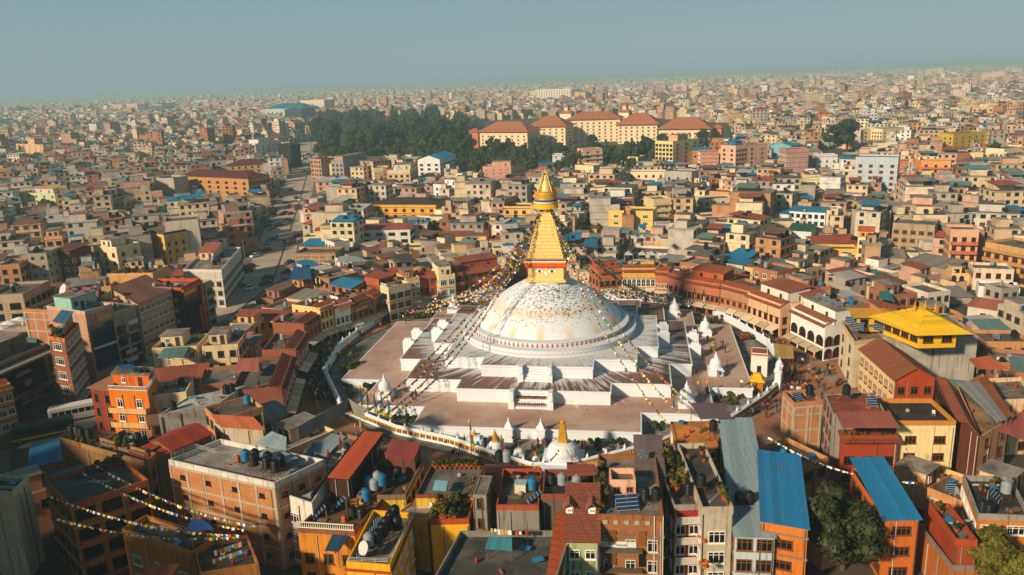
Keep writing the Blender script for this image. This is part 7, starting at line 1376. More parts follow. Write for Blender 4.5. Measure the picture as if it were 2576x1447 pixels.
for k in range(5): a = radians(58-k*3.2); pole((51*cos(a), 51*sin(a), 0), 6.5, ['24447c', 'ece8e0', '2b62a6'], 'blue and white flag pole before right rear shops', 'right rear flag poles', False)
for k in range(4): a = radians(112+k*3.4); pole((51*cos(a), 51*sin(a), 0), 6.0, ['24447c', 'ece8e0', '2b62a6'], 'blue and white flag pole before left rear shops', 'left rear flag poles', False)
for t_, x, y, yt, lb in (('J', 2165, 1420, 1090, 'tall five-colour flag pole before stepped shrine'), ('J', 615, 975, 800, 'gold-topped yellow flag pole on left path edge'), ('K', 735, 1400, 1300, 'white and blue flag pole among worshippers'), ('J', 2470, 1440, 1250, 'dark red flag pole beside golden cone shrine')): b_, h = TH(t_, x, y, yt); pole(b_, h, BN if 'five' in lb else (['8f1f26', '8f1f26'] if 'red' in lb else ['2b62a6', 'ecb41e', 'ecb41e']), lb)
b_, h = TH('K', 45, 1440, 1170); e = empty('street_lamp', b_); tag(e, 'dark street lamp with four hanging globes before the terrace', 'street lamp'); g = MB(); g.tube((0, 0, 0), (0, 0, h), .06, 6); g.tube((-.5, 0, h*.8), (.5, 0, h*.8), .03, 4); g.tube((-.4, 0, h*.55), (.4, 0, h*.55), .03, 4); g.obj('post', mat('1c2022', 'flat'), e)
for x, z in ((-.5, .76), (.5, .76), (-.4, .51), (.4, .51)): g = MB(); g.lathe([(0, -.22), (.18, -.12), (.2, .05), (.1, .15), (0, .2)], 8); g.obj('globe', mat('3a4448', 'glass'), e, (x, 0, h*z), uv=False)
# ------------------------------------------------------------------ people
PC = [lin(c) for c in ('22262e', '1b1d20', '34384a', '6a1f26', '7a2a24', '2d3d5c', 'b04a30', '8a8a88', 'd8d4cc', '1f4a5a', '4a3a30', 'c8742a', '3d4a3a', 'a02f4a', '2a2a2c', '55606a')]
NP = [0]
PLAB = {'22262e': 'charcoal'}
CN = ['charcoal', 'black', 'slate-blue', 'maroon', 'dark red', 'navy', 'rust', 'grey', 'white', 'teal', 'brown', 'orange', 'olive', 'crimson', 'near-black', 'blue-grey']
def person(p, where, group, pose=None, ci=None, rz=None):
    pose = pose or random.choice(('stand', 'walk', 'walk', 'walk')); ci = random.randrange(16) if ci is None else ci
    if ci in (3, 4) and pose != 'sit' and random.random() < .6: pose = 'robe'
    o = link('person', PERS[pose], None, p, random.uniform(0, 6.28) if rz is None else rz); o.color = (*PC[ci], 1); s = random.uniform(.92, 1.04); o.scale = (s, s, s)
    verb = {'stand': 'standing', 'walk': 'walking', 'robe': 'in a long robe', 'sit': 'sitting'}[pose]
    tag(o, f'person {verb}, {CN[ci]} top, {where}' if pose != 'robe' else f'person in long {CN[ci]} robe, {where}', 'person', group); NP[0] += 1
def crowd(n, a0, a1, r0, r1, where, group, clump=.0):
    c = 0
    while c < n:
        a = radians(random.uniform(a0, a1)); r = random.uniform(r0, r1); p = np.array([r*cos(a), r*sin(a), .02]); m = random.choice((1, 1, 2, 3))
        for k in range(m):
            q = p+np.array([random.gauss(0, .55), random.gauss(0, .55), 0]); person(q, where, group, rz=a+(0 if random.random() < .7 else pi)+random.gauss(0, .4)); c += 1
crowd(125, 178, 214, 49.3, 53.5, 'on the crowded path by the left boundary wall', 'walkers on the left path')
crowd(26, 140, 178, 49.3, 53.5, 'on the path before the left rear shops', 'walkers before left rear shops'); crowd(22, 95, 130, 50, 53, 'under the flags at left rear', 'walkers at left rear'); crowd(22, 40, 85, 50, 53, 'under the flags at right rear', 'walkers at right rear')
crowd(26, 8, 40, 49.3, 53, 'on the path before the right ring shops', 'walkers before right shops'); crowd(70, -22, 6, 49.5, 60, 'on the open plaza by the right gate', 'crowd on the right plaza'); crowd(12, -40, -25, 49.3, 53, 'outside the front right boundary wall', 'walkers front right')
g = MB(); g.box(0, 0, .06, .7, 1.9, .08); g.box(0, .8, .12, .6, .25, .06); PRB = [g.mesh('prayer_board', mat(c, 'flat'), uv=False) for c in ('1f5a6e', '6a6a66', '8a7458', '24384a')]
for k in range(34): o = link('prayer_board', random.choice(PRB), None, (random.uniform(-12, 20), random.uniform(-47.5, -43.0), .03), random.gauss(0, .25)); tag(o, 'low prostration board with mat before the terrace front', 'prayer board', 'prostration boards before terrace')
for k in range(40): person((random.uniform(-13, 21), random.uniform(-47.8, -42.8), .03), 'praying before the terrace front', 'worshippers before terrace', random.choice(('sit', 'sit', 'stand', 'robe')))
for t_, x, y, w, ps, ci in (('K', 1965, 278, 'beside the right chorten', 'stand', 1), ('K', 2115, 325, 'beside the bronze urn', 'stand', 2), ('K', 2090, 318, 'near the bronze urn', 'stand', 6), ('K', 2140, 388, 'in front of the bronze urn', 'robe', 1), ('K', 2160, 540, 'taking a picture on the right terrace', 'stand', 8), ('K', 1852, 608, 'alone on the right terrace', 'walk', 1), ('K', 2065, 630, 'before the two-person chorten', 'stand', 15), ('K', 2097, 640, 'before the two-person chorten', 'walk', 9), ('K', 2305, 730, 'at the front edge of right terrace', 'stand', 8), ('K', 2388, 730, 'at the corner of right terrace', 'stand', 1), ('K', 1950, 800, 'behind the flag poles on right terrace', 'stand', 3), ('K', 1672, 42, 'beside the back right chorten', 'walk', 10), ('J', 1505, 95, 'at back left terrace edge', 'stand', 13), ('J', 1575, 850, 'beneath the left flag strings', 'stand', 1), ('J', 1612, 855, 'beneath the left flag strings', 'robe', 3)):
    person(T(t_, x, y, 2.0), w, 'visitors on the terraces', ps, ci)
for u, v, zz, lb in ((2145, 1230-0, 0, ''),): pass
a_ = radians(2); person((18.1*cos(a_), 18.1*sin(a_), 8.5), 'tending the lower drum of the dome', 'visitors on the terraces', 'stand', 1)
person(T('L', 1437, 1320, 5.0), 'in the doorway of the cream house', 'visitors on the terraces', 'stand', 11); person(T('L', 1395, 200, 11.45), 'beside the yellow shrine hall', 'visitors on the terraces', 'stand', 1)
# ------------------------------------------------------------------ pigeons on the dome
g = MB(); g.lathe([(0, -.17), (.05, -.12), (.075, 0), (.06, .1), (.03, .15), (.045, .19), (.03, .235), (0, .25)], 6); g.face([(-.04, 0, -.14), (.04, 0, -.14), (.05, 0, -.30), (-.05, 0, -.30)])
for s in (-1, 1): g.face([(s*.07, 0, .1), (s*.10, .02, -.12), (s*.03, .05, -.15)][::s])
PIG = g.mesh('pigeon', mat('2a2c30', 'flat', .6), uv=False); PIG.transform(Matrix.Rotation(-pi/2, 4, 'X')); PIG.transform(Matrix.Scale(.8, 4))
def domept():
    while True:
        a = radians(random.gauss(-78, 30)); r = random.uniform(4.6, 14.2)
        if random.random() > (1 if 6 < r < 12.5 else .45): continue
        return a, r
PB = MB(); 
for k in range(620):
    a, r = domept(); z = dome_z(r); p = (r*cos(a), r*sin(a), z+.06)
    if k < 300: o = link('pigeon', PIG, None, p, random.uniform(0, 6.28)); tag(o, 'dark pigeon resting on the white dome', 'bird', 'pigeons on the dome')
    else:
        i = len(PB.v); rz = random.uniform(0, 6.28); c, s = cos(rz), sin(rz); PB.v += [(p[0]+v.co.x*c-v.co.y*s, p[1]+v.co.x*s+v.co.y*c, p[2]+v.co.z) for v in PIG.vertices]; PB.f += [tuple(i+q for q in f.vertices) for f in PIG.polygons]; PB.m += [0]*len(PIG.polygons)
tag(PB.obj('pigeon_flock', mat('2a2c30', 'flat', .6), uv=False), 'the rest of the pigeons scattered over the dome', 'birds', kind='stuff')
for x, y, z in ((1340, 240, 7), (970, 330, 7), (1000, 340, 7), (780, 420, 7), (930, 430, 7), (1650, 300, 4.6), (750, 960, 2), (480, 850, 2), (2220, 430, 2), (2215, 500, 2), (1720, 350, 4.6)): o = link('pigeon', PIG, None, T('K', x, y, z)+np.array([0, 0, .08]), random.uniform(0, 6)); tag(o, 'dark pigeon standing on the brown terraces', 'bird', 'pigeons on the terraces')
# ------------------------------------------------------------------ vehicles
TYRE = mat('141414', 'flat', .8); g = MB(); g.tube((-.1, 0, 0), (.1, 0, 0), .32, 12); WHM = g.mesh('wheel', TYRE, uv=False); g = MB(); g.tube((-.11, 0, 0), (.11, 0, 0), .17, 8); RIM = g.mesh('rim', mat('9a9a9a', 'flat', .4), uv=False)
def loft(sections, m=0):
    g = MB(); n = len(sections[0]); i0 = 0
    for s in sections: g.v += s
    for k in range(len(sections)-1):
        for q in range(n): r = (q+1) % n; g.f.append((k*n+q, k*n+r, (k+1)*n+r, (k+1)*n+q)); g.m.append(0)
    g.f.append(tuple(range(n-1, -1, -1))); g.f.append(tuple((len(sections)-1)*n+q for q in range(n))); g.m += [0, 0]; return g
def sec(y, w, z0, z1, t=.8): return [(-w/2, y, z0), (w/2, y, z0), (w/2*1.0, y, (z0+z1)/2), (w/2*t, y, z1), (-w/2*t, y, z1), (-w/2, y, (z0+z1)/2)]
VBODY = loft([sec(-2.0, 1.5, .35, .75, .9), sec(-1.9, 1.65, .25, .85, .92), sec(-.9, 1.68, .22, .95, .92), sec(.9, 1.68, .22, .98, .92), sec(1.9, 1.62, .25, .9, .92), sec(2.0, 1.5, .4, .8, .9)])
VCAB = loft([sec(-1.0, 1.5, .9, .95, .95), sec(-.45, 1.48, .9, 1.42, .82), sec(.75, 1.48, .9, 1.44, .82), sec(1.45, 1.48, .9, .98, .95)])
def car(p, rz, c, label, group='cars on the dusty road', s=1.):
    e = empty('car', p, rz); tag(e, label, 'car', group); e.scale = (s, s, s)
    b = link('body', CARB, e); b.color = (*lin(c), 1); k = link('cabin', CARC, e)
    r = MB() ; o = link('cabin_roof', CARR, e); o.color = (*lin(c), 1)
    for x in (-.76, .76):
        for y in (-1.25, 1.3): w = link('wheel', WHM, e, (x, y, .32)); link('rim', RIM, w)
CP = mat('fffffe', 'objcol', .35); CARB = VBODY.mesh('body', CP, uv=False); CARC = VCAB.mesh('cabin', GLASS, uv=False); g = MB(); g.box(0, .15, 1.45, 1.2, 1.2, .06); CARR = g.mesh('cabin_roof', CP, uv=False)
RDIR = lambda p: -radians(22)
for t_, x, y, c, n_ in (('B', 525, 750, '4a4a4a', 'dark'), ('B', 545, 770, 'd8d8d4', 'white'), ('B', 550, 800, 'c0c4c8', 'silver'), ('B', 533, 938, 'dcdcd8', 'white'), ('B', 592, 950, 'd0d4d8', 'pale grey'), ('B', 572, 910, '8a5a3a', 'brown'), ('B', 455, 1212, 'dedede', 'white'), ('B', 340, 1278, '8a8e92', 'grey'), ('B', 290, 1345, '3a4044', 'dark grey'), ('B', 265, 1360, '2a3034', 'black'), ('B', 600, 700, 'c8c8c4', 'white'), ('F', 128, 470, '7ab0c0', 'pale blue'), ('F', 170, 330, '5a6064', 'grey'), ('F', 195, 345, 'd0d0cc', 'white'), ('F', 225, 290, '8a3a30', 'red'), ('F', 285, 170, '30363a', 'dark'), ('E', 2515, 660, 'd4dade', 'white')):
    car(T(t_, x, y, .02), RDIR(0), c, f'small {n_} car on the dusty road')
for k in range(30):
    q = random.choice((3, 4, 4, 5, 5, 6, 7)); f_ = random.random(); a, b_ = RD[q][0]+(RD[q+1][0]-RD[q][0])*f_, RD[q][1]+(RD[q+1][1]-RD[q][1])*f_; u = random.choice((.07, .07, .93, .3, .55)); c_, n_ = random.choice((('2a2e32', 'black'), ('cfd0cc', 'white'), ('8a8e92', 'grey'), ('8a2f28', 'red'), ('2f4a6a', 'blue'))); p = a+(b_-a)*u
    car((p[0], p[1], .02), RDIR(0)+random.gauss(0, .06), c_, f'{n_} car '+('parked at the kerb of' if u in (.07, .93) else 'driving along')+' the dusty road')
    if k < 16: person((a+(b_-a)*random.choice((-.06, .03, .97)))+np.array([0, 0, .15]), 'beside the dusty road', 'people beside the road')
def boxvan(p, rz, L, Wd, H, c, label, strip=None, cat='bus', roofc=None):
    e = empty(cat.replace(' ', '_'), p, rz); tag(e, label, cat); g = loft([sec(-L/2, Wd*.96, .5, H*.93, .93), sec(-L/2+.3, Wd, .4, H, .95), sec(L/2-.3, Wd, .4, H, .95), sec(L/2, Wd*.96, .5, H*.95, .93)]); g.obj('body', mat(c, 'flat', .4), e, uv=False)
    n = int(L/1.25)
    for s in (-1, 1):
        for k in range(n): g = MB(); y = -L/2+.6+k*(L-1.0)/n; g.box(s*(Wd/2*.985), y+.5, H*.66, .05, .95, H*.27); g.obj('window', GLASS, e, uv=False)
    for y in (-L/2-.0, L/2+.0): g = MB(); g.box(0, y, H*.68, Wd*.8, .06, H*.3); g.obj('windscreen', GLASS, e, uv=False)
    if strip: g = MB(); g.box(0, 0, .85, Wd*1.02, L*1.002, .35); g.obj('stripe', mat(strip, 'flat', .4), e, uv=False)
    g = MB(); g.box(0, 0, H+.02, Wd*.88, L*.93, .05); g.obj('roof_panel', mat(roofc or c, 'flat', .5), e, uv=False)
    for s in (-1, 1):
        for y in (-L/2+1.1, L/2-1.3): w = link('wheel', WHM, e, (s*Wd/2*.92, y, .42)); w.scale = (1.4, 1.35, 1.35); link('rim', RIM, w)
boxvan(T('F', 278, 420, .02), RDIR(0), 6.5, 2.2, 2.6, 'd6d2cc', 'white minibus driving on the dusty road')
boxvan(T('I', 800, 1040, .02), -radians(52), 10, 2.5, 3.1, 'cfcbc4', 'long white coach parked at street corner beside orange house', roofc='d8d4cc'); boxvan(T('I', 450, 1230, .02), -radians(52), 10, 2.5, 3.0, '1f4a3a', 'green and yellow bus standing behind white coach', 'e2b41e', roofc='24503f')
def truck(p, rz, c, label):
    e = empty('truck', p, rz); tag(e, label, 'truck'); g = loft([sec(-2.6, 2.0, .5, 2.2, .9), sec(-2.4, 2.1, .45, 2.3, .92), sec(-1.1, 2.1, .45, 2.3, .92)]); g.obj('cab', mat(c, 'flat', .5), e, uv=False); g = MB(); g.box(0, -2.55, 1.7, 1.7, .12, .6); g.obj('windscreen', GLASS, e)
    g = MB(); g.box(0, 1.0, .75, 2.1, 3.9, .2); 
    for s in (-1, 1): g.box(s*1.02, 1.0, 1.3, .08, 3.9, 1.0); g.box(0, 1.0+s*1.92, 1.3, 2.1, .08, 1.0)
    g.obj('cargo_bed', mat('7a6a58', 'plaster'), e)
    for s in (-1, 1):
        for y in (-1.8, 1.9): w = link('wheel', WHM, e, (s*.9, y, .42)); w.scale = (1.3, 1.3, 1.3)
truck(T('B', 410, 1300, .02), RDIR(0), 'b5603a', 'orange and white lorry on the dusty road'); truck(T('F', 338, 465, .02), RDIR(0), '8a8478', 'loaded grey lorry beside the white minibus'); truck(T('B', 528, 1240, .02), RDIR(0), '9a4a3a', 'red lorry on right side of the dusty road')
# ------------------------------------------------------------------ signs and lettering
def sign(t, x1, y1, x2, y2, z, hgt, col, label, txt=None, tc='efeae0', face=0, ts=.6):
    A = T(t, x1, y1, z)[:2]; B = T(t, x2, y2, z)[:2]; c = (A+B)/2; rz = atan2(*(B-A)[::-1]); w = np.linalg.norm(B-A); e = empty('sign_board', (c[0], c[1], z-hgt/2), rz); tag(e, label, 'sign'); g = MB(); g.box(0, 0, 0, w, .1, hgt); g.obj('board', mat(col, 'flat', .6), e, uv=False)
    if txt:
        for k, s in enumerate(txt if isinstance(txt, list) else [txt]):
            m = TXT[s].copy(); m.materials.append(mat(tc, 'flat', .6)); o = link('lettering', m, e, (0, -.075, (0 if not isinstance(txt, list) else hgt*(.22-.45*k)))); xs = [v.co.x for v in m.vertices] or [0, 1]; wd_ = max(xs)-min(xs) or 1
            f = min(w*.9/wd_, hgt*ts/.75); o.scale = (f, 1, f)
    return e
def on_front(e, u, z, dy=-.1):
    L_ = INFO[e.name]['L']; return (L_[0][0]+(L_[1][0]-L_[0][0])*u, L_[0][1]+dy, z)
def front_part(e, name, u, z, w, h, col, txt=None, tc='efeae0', kind='flat', th=.12, ts=.6):
    g = MB(); g.box(0, 0, 0, w, th, h); o = g.obj(name, mat(col, kind, .5), e, on_front(e, u, z, -th/2-.03), uv=False)
    if txt:
        m = TXT[txt].copy(); m.materials.append(mat(tc, 'flat', .6)); q = link('lettering', m, o, (0, -th/2-.02, 0)); xs = [v.co.x for v in m.vertices] or [0, 1]; f = min(w*.92/(max(xs)-min(xs)), h*ts/.75); q.scale = (f, 1, f)
    return o
wf = lambda e: INFO[e.name]['L'][1][0]-INFO[e.name]['L'][0][0]
s = S_['steps']; w = wf(s); front_part(s, 'glass_front', .62, 5.6, w*.62, 7.6, '0e1113', kind='glass'); front_part(s, 'name_panel', .56, 7.6, 4.6, 1.2, '0c0e10', '13 STEPS', 'e6e4de'); front_part(s, 'poster', .60, 5.4, 1.6, 1.3, '8a93a8'); front_part(s, 'banner', .93, 6.0, .9, 6.5, '8a8f90'); front_part(s, 'banner', .93, 9.5, 1.1, 1.2, 'd08a2a'); front_part(s, 'canopy_slab', .5, 10.2, w, .35, '8a8378', th=2.4); front_part(s, 'hospital_board', .62, 2.6, 5.4, .95, '9c2a30', 'चाबहिल हस्पिटल', 'f0ece4', ts=.7); front_part(s, 'hospital_board', .62, 1.75, 5.4, .7, '9c2a30', 'CARNA HOSPITAL', 'f0ece4', ts=.7); front_part(s, 'shop_board', .82, 3.4, 2.6, .8, 'b9c0bc'); front_part(s, 'canopy_slab', .6, 3.9, w*.75, .2, '55605c', th=2)
s = S_['blueglass']; w = wf(s); front_part(s, 'advert_glass', .5, 8.3, w*.86, 9.6, '0f2a3e', kind='glass'); front_part(s, 'advert_strip', .5, 8.0, w*.84, .5, 'b9c6cc', th=.2); front_part(s, 'advert_strip', .5, 3.2, w*.84, .7, '1a4a70', th=.2); front_part(s, 'yellow_board', .65, 14.2, w*.5, .8, 'c9a23a')
s = S_['blackorange']; w = wf(s); front_part(s, 'glass_front', .45, 8.0, w*.8, 10.5, '0c0e10', kind='glass'); front_part(s, 'orange_frame', .95, 7.5, w*.10, 13, 'c4501c', th=.5); front_part(s, 'orange_frame', .76, 4.5, w*.08, 7, 'c4501c', th=.4); front_part(s, 'orange_frame', .5, 13.6, w, .7, 'c4501c', th=.45); front_part(s, 'yellow_board', .35, 12.6, w*.6, .9, 'd8a028', th=.3); front_part(s, 'orange_frame', .5, 1.7, w, .5, 'b0401c', th=.5)
for key, lst in (('opengallery', ((.75, 10.6, 2.6, 1.0, 'c0c6c8'), (.3, 8.0, 2.8, .8, '2a3a5a'), (.5, 4.2, 3.0, .9, 'b9bcbc'), (.5, 2.2, 3, .9, 'd0cccc'))), ('rustroof', ((.35, 4.4, 4, .9, 'a8401f'), (.75, 4.6, 3, .9, '8a2a2a'), (.3, 2.8, 3, .8, '9ab8b8'), (.7, 2.8, 2.4, .8, 'c8b040'))), ('pinkslim', ((.5, 4.5, 2.6, 1.6, '1f5a78'), (.5, 2.6, 2.6, .7, 'c0c4c0'))), ('slimgrey', ((.5, 4, 2, .8, '9a3a2a'),))):
    for u, z, w, h, c in lst: front_part(S_[key], 'shop_board', u, z, w, h, c)
B = Fg['brickremit']; front_part(B, 'advert_board', .30, 7.15, wf(B)*.58, .75, 'd8d6ce', None); front_part(B, 'advert_board', .36, 7.15, 1.3, .7, 'e4e2da', 'remit', '2a3a4a', ts=.7, th=.2); front_part(B, 'advert_board', .10, 7.15, .8, .6, 'd0c48a', th=.2); front_part(B, 'advert_board', .30, 6.72, wf(B)*.58, .16, '3a7a9a', th=.16)
for k in range(5): front_part(B, 'carved_panel', .12+.16*k, 10.05, .55, .5, 'b0a68a', kind='plaster', th=.1)
for z in (7.0, 4.3):
    front_part(B, 'gallery_slab', .35, z-.35, wf(B)*.66, .16, '6a5a4a', kind='plaster', th=1.0)
    front_part(B, 'door', .22, z+1.0, .9, 1.9, '7a4a22')
front_part(B, 'door', .68, 8.0, .8, 1.9, '8a5422'); front_part(B, 'door', .68, 5.2, .8, 1.9, '1c1612'); front_part(B, 'drain_pipe', .86, 5.5, .1, 11, 'd8d2c4', th=.12); front_part(B, 'drain_pipe', .99, 5.5, .1, 11, 'd0cabc', th=.14)
q = R_['q']; front_part(q, 'name_board', .5, 5.45, wf(q)*.8, .5, '8f7f6c', 'HIMALAYAN JAVA COFFEE', 'ece4d2', ts=.8)
front_part(R_['k'], 'name_board', .5, 6.6, 2.6, .7, 'e8b41e'); front_part(R_['j'], 'name_board', .45, 5.5, 4.2, .6, 'c9a03a'); front_part(R_['h'], 'name_board', .5, 9.9, 2.6, .9, 'd8d8d4', 'MEXICO', '2a2a2a', ts=.7); front_part(R_['j'], 'name_board', .93, 4.8, 1.4, .8, 'dcdad4', 'LAND', '3a3a3a', ts=.7)
for e in HOUSES:
    if 'rooftop sign board' in e.get('label', ''): front_part(e, 'roof_sign', .55, INFO[e.name]['hd']+1.2, 7.5, 1.5, 'dcdcd6', 'XAVIER', '5a6a74', ts=.7)
RG = Fg['redgable']; L_ = INFO[RG.name]['L']; g = MB(); a_, b_ = np.array(L_[3]), np.array(L_[0]); n_ = (b_-a_)/np.linalg.norm(b_-a_); o_ = np.array([n_[1], -n_[0]])*.03; g.face([(*(a_+o_), 0), (*(b_+o_), 0), (*(b_+o_), 8.9), (*(a_+o_), 8.9)]); g.obj('side_render', mat('e2c392', 'plaster', dirt=.5), RG)
# dormers of the sage-green house
GM = Fg['greenmansard']; L_ = INFO[GM.name]['L']
for u in (.12, .72):
    x = L_[0][0]-.55+(L_[1][0]-L_[0][0]+.8)*u+.3; y = L_[0][1]+3.0; z = 10.6; g = MB(); g.box(0, .6, .35, .9, 1.3, .7); d_ = g.obj('dormer', mat('e4dfd4', 'plaster'), GM, (x, y, z)); add_win(d_, 0, .6, .4, 'f0ece4', (0, -.06, .35), 0, False)
    plane_pieces(d_, 'dormer_roof', (-.75, -.35, .6), (-.75, 1.6, .6), (0, 1.6, 1.35), (0, -.35, 1.35), mat('a4644c', 'tile'), 3); plane_pieces(d_, 'dormer_roof', (.75, 1.6, .6), (.75, -.35, .6), (0, -.35, 1.35), (0, 1.6, 1.35), mat('a4644c', 'tile'), 3)
# balustrade of orange house and brown terrace
def balustrade(e, s, z, col, n):
    L_ = [np.array(p) for p in INFO[e.name]['L']]; a, b = L_[s], L_[(s+1) % 4]; d = b-a; ang = atan2(d[1], d[0]); ln = np.linalg.norm(d); g = MB(); g.box(0, 0, .75, ln, .14, .1); g.box(0, 0, .05, ln, .14, .1); o = g.obj('balustrade', mat(col, 'flat'), e, (*((a+b)/2), z), ang); g = MB(); g.lathe([(.05, .1), (.08, .25), (.04, .5), (.05, .72)], 6); bm_ = g.mesh('baluster', mat(col, 'flat'), uv=False)
    for k in range(n): link('baluster', bm_, o, (-ln/2+ln*(k+.5)/n, 0, 0))
balustrade(Fg['orangehouse'], 0, 9.5, 'e6ddd0', 26); balustrade(Fg['orangehouse'], 1, 9.5, 'e6ddd0', 26); balustrade(Fg['brownterrace'], 0, 8.4, 'e6dcc8', 26)
# brick wall between roofs, fences, tin fence beside the terrace
def fence(pts, h, col, label, z=0, kind='sheet', pw=1.0):
    c = sum(np.array(p[:2]) for p in pts)/len(pts); e = empty('fence', (c[0], c[1], z)); tag(e, label, 'fence')
    for a, b in zip(pts, pts[1:]):
        a = np.array(a[:2])-c; b = np.array(b[:2])-c; ln = np.linalg.norm(b-a); n = max(1, int(ln/pw)); ang = atan2(*(b-a)[::-1]); g = MB(); g.box(0, 0, h/2, ln/n-.03, .05, h); m = g.mesh('panel', mat(col, kind))
        for k in range(n): p = a+(b-a)*(k+.5)/n; link('panel', m, e, (p[0], p[1], 0), ang)
fence([T('J', 430, 1240, 8.5), T('J', 940, 950, 8.5), T('J', 1095, 1050, 8.5)], 2.2, '8f8a82', 'tall grey metal sheet fence beside the terrace corner', 8.2)
fence([T('N', 555, 690, 9.6), T('N', 745, 470, 9.6), T('N', 1090, 30, 9.6)], 1.1, '4a2f24', 'dark iron railing along pale roof terrace', 9.3, 'flat', .25)
# lattice telecom mast
b_, h = TH('D', 1400, 1447, 1065); e = empty('lattice_mast', b_); tag(e, 'tall white and red lattice telecom mast', 'mast')
for k in range(4):
    a = pi/4+k*pi/2; g = MB(); g.tube((2.0*cos(a), 2.0*sin(a), 0), (.6*cos(a), .6*sin(a), h), .14, 4); g.obj('leg', mat('d8cfc6', 'flat'), e)
for k in range(9):
    z0, z1 = h*k/9, h*(k+1)/9; r0, r1 = 2-1.4*k/9, 2-1.4*(k+1)/9; g = MB()
    for s in range(4): a, c = pi/4+s*pi/2, pi/4+(s+1)*pi/2; g.tube((r0*cos(a), r0*sin(a), z0), (r1*cos(c), r1*sin(c), z1), .07, 3); g.tube((r0*cos(c), r0*sin(c), z0), (r1*cos(a), r1*sin(a), z1), .07, 3); g.tube((r1*cos(a), r1*sin(a), z1), (r1*cos(c), r1*sin(c), z1), .07, 3)
    g.obj('bracing', mat('c05a44' if k % 2 else 'd8cfc6', 'flat'), e)
# power poles with wires beside the road
PPM = MB(); PPM.tube((0, 0, 0), (0, 0, 9), .13, 6, .09); PPS = PPM.mesh('shaft', mat('8a8078', 'flat'), uv=False); g = MB(); g.box(0, 0, 8.4, 1.6, .1, .1); g.box(0, 0, 7.7, 1.2, .1, .1); PPC = g.mesh('cross_arm', mat('5a5550', 'flat'), uv=False); last = None
for q in range(3, 8):
    for f in (0., .5):
        a = RD[q][0]+(RD[q+1][0]-RD[q][0])*f; dv = RD[q][1]-RD[q][0]; dv = dv/np.linalg.norm(dv); p = a-dv*1.2; e = empty('power_pole', (p[0], p[1], .1), .3); tag(e, 'concrete power pole along the far pavement of the dusty road', 'power pole', 'power poles along the road'); link('shaft', PPS, e); link('cross_arm', PPC, e)
        if last is not None:
            g = MB(); n = 8
            for w_ in (-.7, .7):
                A_ = np.array([last[0]+w_, last[1], 8.5]); B_ = np.array([p[0]+w_, p[1], 8.5])
                for k in range(n): u, v = k/n, (k+1)/n; fz = lambda t: A_+(B_-A_)*t-np.array([0, 0, 4*.9*t*(1-t)]); g.tube(fz(u), fz(v), .03, 3, cap=False)
            tag(g.obj('power_line', mat('1a1a1a', 'flat'), uv=False), 'sagging black power wires strung between road poles', 'wire', 'wires along the road')
        last = p
# laundry lines
def laundry(a, b, label, n=9):
    a = np.array(a); b = np.array(b); e = empty('laundry_line', a); tag(e, label, 'laundry'); g = MB(); g.tube((0, 0, 0), tuple(b-a), .015, 3); g.obj('cord', CORD, e); rz = atan2(*(b-a)[:2][::-1])
    for k in range(n): t = (k+.5)/n; c = random.choice(('ece8e2', 'd8dce0', '1a1c20', '8fb8c4', 'c8a04a', 'b04a3a')); g = MB(); w = random.uniform(.25, .45); hh_ = random.uniform(.4, .8); g.face([(-w/2, 0, 0), (-w/2, .05, -hh_), (w/2, .03, -hh_*.95), (w/2, 0, 0)]); g.obj('garment', mat(c, 'flat'), e, (b-a)*t, rz, uv=False)
laundry(T('M', 2110, 1215, 9.3), T('M', 2420, 1110, 9.3), 'white and dark laundry on upper line of the terrace'); laundry(T('M', 2130, 1290, 9.2), T('M', 2430, 1190, 9.2), 'white and dark laundry on lower line of the terrace'); laundry(T('N', 2350, 975, 9.6), T('O', 100, 1010, 9.6), 'coloured laundry line on broad dark deck'); laundry(T('O', 0, 1000, 9.4), T('O', 160, 1000, 9.4), 'white garments beside blue pole on broad dark deck', 5)
g = MB(); p = T('O', 160, 1150, 8.0); g.tube((0, 0, 0), (0, 0, 3.2), .04, 5); e = empty('roof_pole', p); tag(e, 'slim dark pole on broad dark deck', 'pole'); g.obj('shaft', mat('24344a', 'flat'), e)
# skylight box, tables
def boxthing(name, cat, p, sx, sy, sz, col, label, top=None, rz=0, group=None):
    e = empty(name, p, rz); tag(e, label, cat, group); g = MB(); g.box(0, 0, sz/2, sx, sy, sz); g.obj('body', mat(col, 'plaster'), e)
    if top: g = MB(); g.box(0, 0, sz+.05, sx*1.08, sy*1.08, .1); g.obj('lid', mat(top, 'flat', .4), e)
boxthing('skylight', 'skylight', on_roof(Fg['brownfloor'], .52, .5), 1.4, 1.3, 1.2, 'ddd0b4', 'cream box skylight with glazed top on brown terrace', '9fb8be')
for k, u in enumerate((.35, .75)):
    e = empty('table', on_roof(Fg['brownfloor'], u, .86)); tag(e, 'black square table on the brown terrace', 'table', 'black terrace tables'); g = MB(); g.box(0, 0, .74, .9, .8, .05); g.obj('table_top', mat('1a1c1e', 'flat', .4), e)
    for sx in (-1, 1):
        for sy in (-1, 1): g = MB(); g.tube((sx*.4, sy*.35, 0), (sx*.4, sy*.35, .72), .03, 4); g.obj('leg', mat('1a1c1e', 'flat'), e)
for k, (x, y) in enumerate(((440, 510), (585, 530), (850, 250), (730, 390))):
    e = empty('table', T('N', x, y, 9.3)); tag(e, 'pale square table under a closed red parasol', 'table', 'pale terrace tables'); g = MB(); g.box(0, 0, .74, 1.2, .8, .05); g.obj('table_top', mat('b5b2ac', 'flat', .5), e)
    for sx in (-1, 1):
        for sy in (-1, 1): g = MB(); g.tube((sx*.5, sy*.35, 0), (sx*.5, sy*.35, .72), .03, 4); g.obj('leg', mat('a5a29c', 'flat'), e)
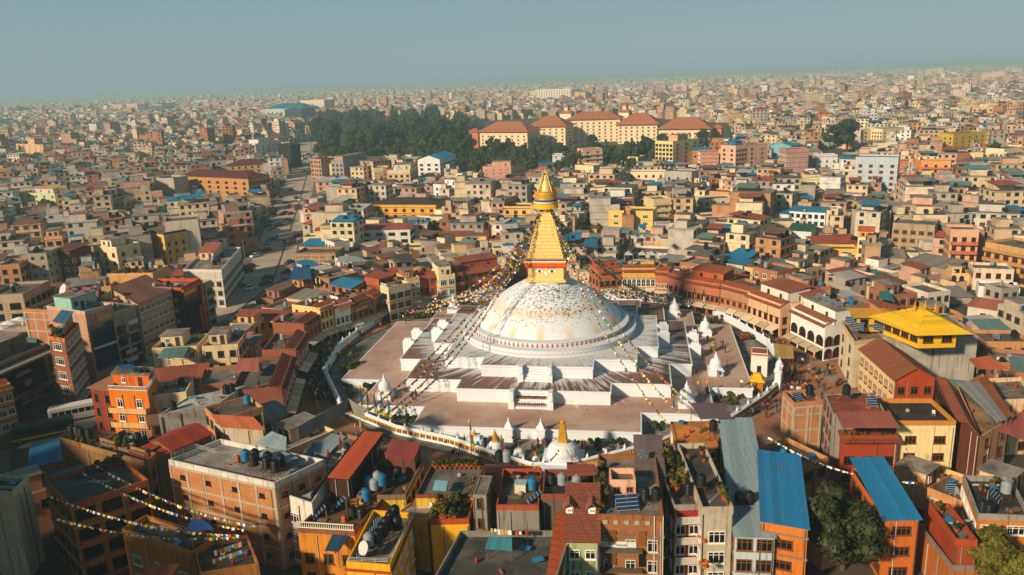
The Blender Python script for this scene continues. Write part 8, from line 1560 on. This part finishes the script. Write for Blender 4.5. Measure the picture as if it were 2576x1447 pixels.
for k in range(12): p = on_roof(Fg['maroonflat'], .4+.1*(k % 4), -.2-.1*(k//4)); e = empty('water_jar', T('N', 1460+22*(k % 4), 300-8*(k//4), 9.6)); tag(e, 'blue water jar in the stack before maroon roof', 'jar', 'stacked blue jars'); g = MB(); g.lathe([(.12, 0), (.14, .05), (.14, .3), (.05, .4), (.05, .46)], 8); g.obj('body', mat('2a6fb5', 'flat', .4), e, uv=False)
e = empty('shelf_rack', on_roof(Fg['brownterrace'], .62, .5)); tag(e, 'orange-brown wooden shelf rack on brown terrace', 'shelf')
for k in range(4): g = MB(); g.box(0, 0, .2+k*.45, .9, .5, .05); g.obj('shelf', mat('a86a24', 'flat'), e)
for x in (-.44, .44): g = MB(); g.box(x, 0, .85, .05, .5, 1.7); g.obj('side_panel', mat('94591c', 'flat'), e)
def railing(pts, z, col, label, h=1.0):
    c = sum(np.array(p[:2]) for p in pts)/len(pts); e = empty('railing', (c[0], c[1], z)); tag(e, label, 'railing')
    for a, b in zip(pts, pts[1:]):
        a = np.array([*(np.array(a[:2])-c), 0]); b = np.array([*(np.array(b[:2])-c), 0]); n = max(1, int(np.linalg.norm(b-a)/1.2))
        for q in (.35, .68, 1): g = MB(); g.tube(a+[0, 0, h*q], b+[0, 0, h*q], .025, 4); g.obj('rail', mat(col, 'flat'), e, uv=False)
        for k in range(n+1): p = a+(b-a)*k/n; g = MB(); g.tube(p, p+np.array([0, 0, h]), .03, 4); g.obj('post', mat(col, 'flat'), e, uv=False)
railing([T('I', 1580, 1000, 7.8), T('I', 1810, 1060, 7.8), T('I', 2060, 1000, 7.8)], 7.6, '7a3a24', 'brown iron railing on white sloping deck'); railing([T('N', 930, 1290, 9.8), T('N', 1330, 1305, 9.8), T('N', 1610, 800, 9.8)], 9.5, 'c9c6c0', 'silver pipe railing round yellow parapet house roof', .6); railing([T('M', 1720, 250, 12.8), T('M', 1960, 155, 12.8), T('M', 2160, 210, 12.8)], 12.5, 'b5b2ac', 'white pipe railing behind the large brick block parapet', .7); railing([T('N', 210, 600, 10.3), T('N', 395, 330, 10.3)], 10, 'b5652c', 'orange pipe railing beside pale blue sheet canopy', 1.1); railing([T('O', 320, 610, 10.8), T('O', 830, 615, 10.8)], 10.6, '3a3634', 'dark railing along front of tank deck', .8)
print('houses', len(HOUSES), 'objects', len(bpy.data.objects))
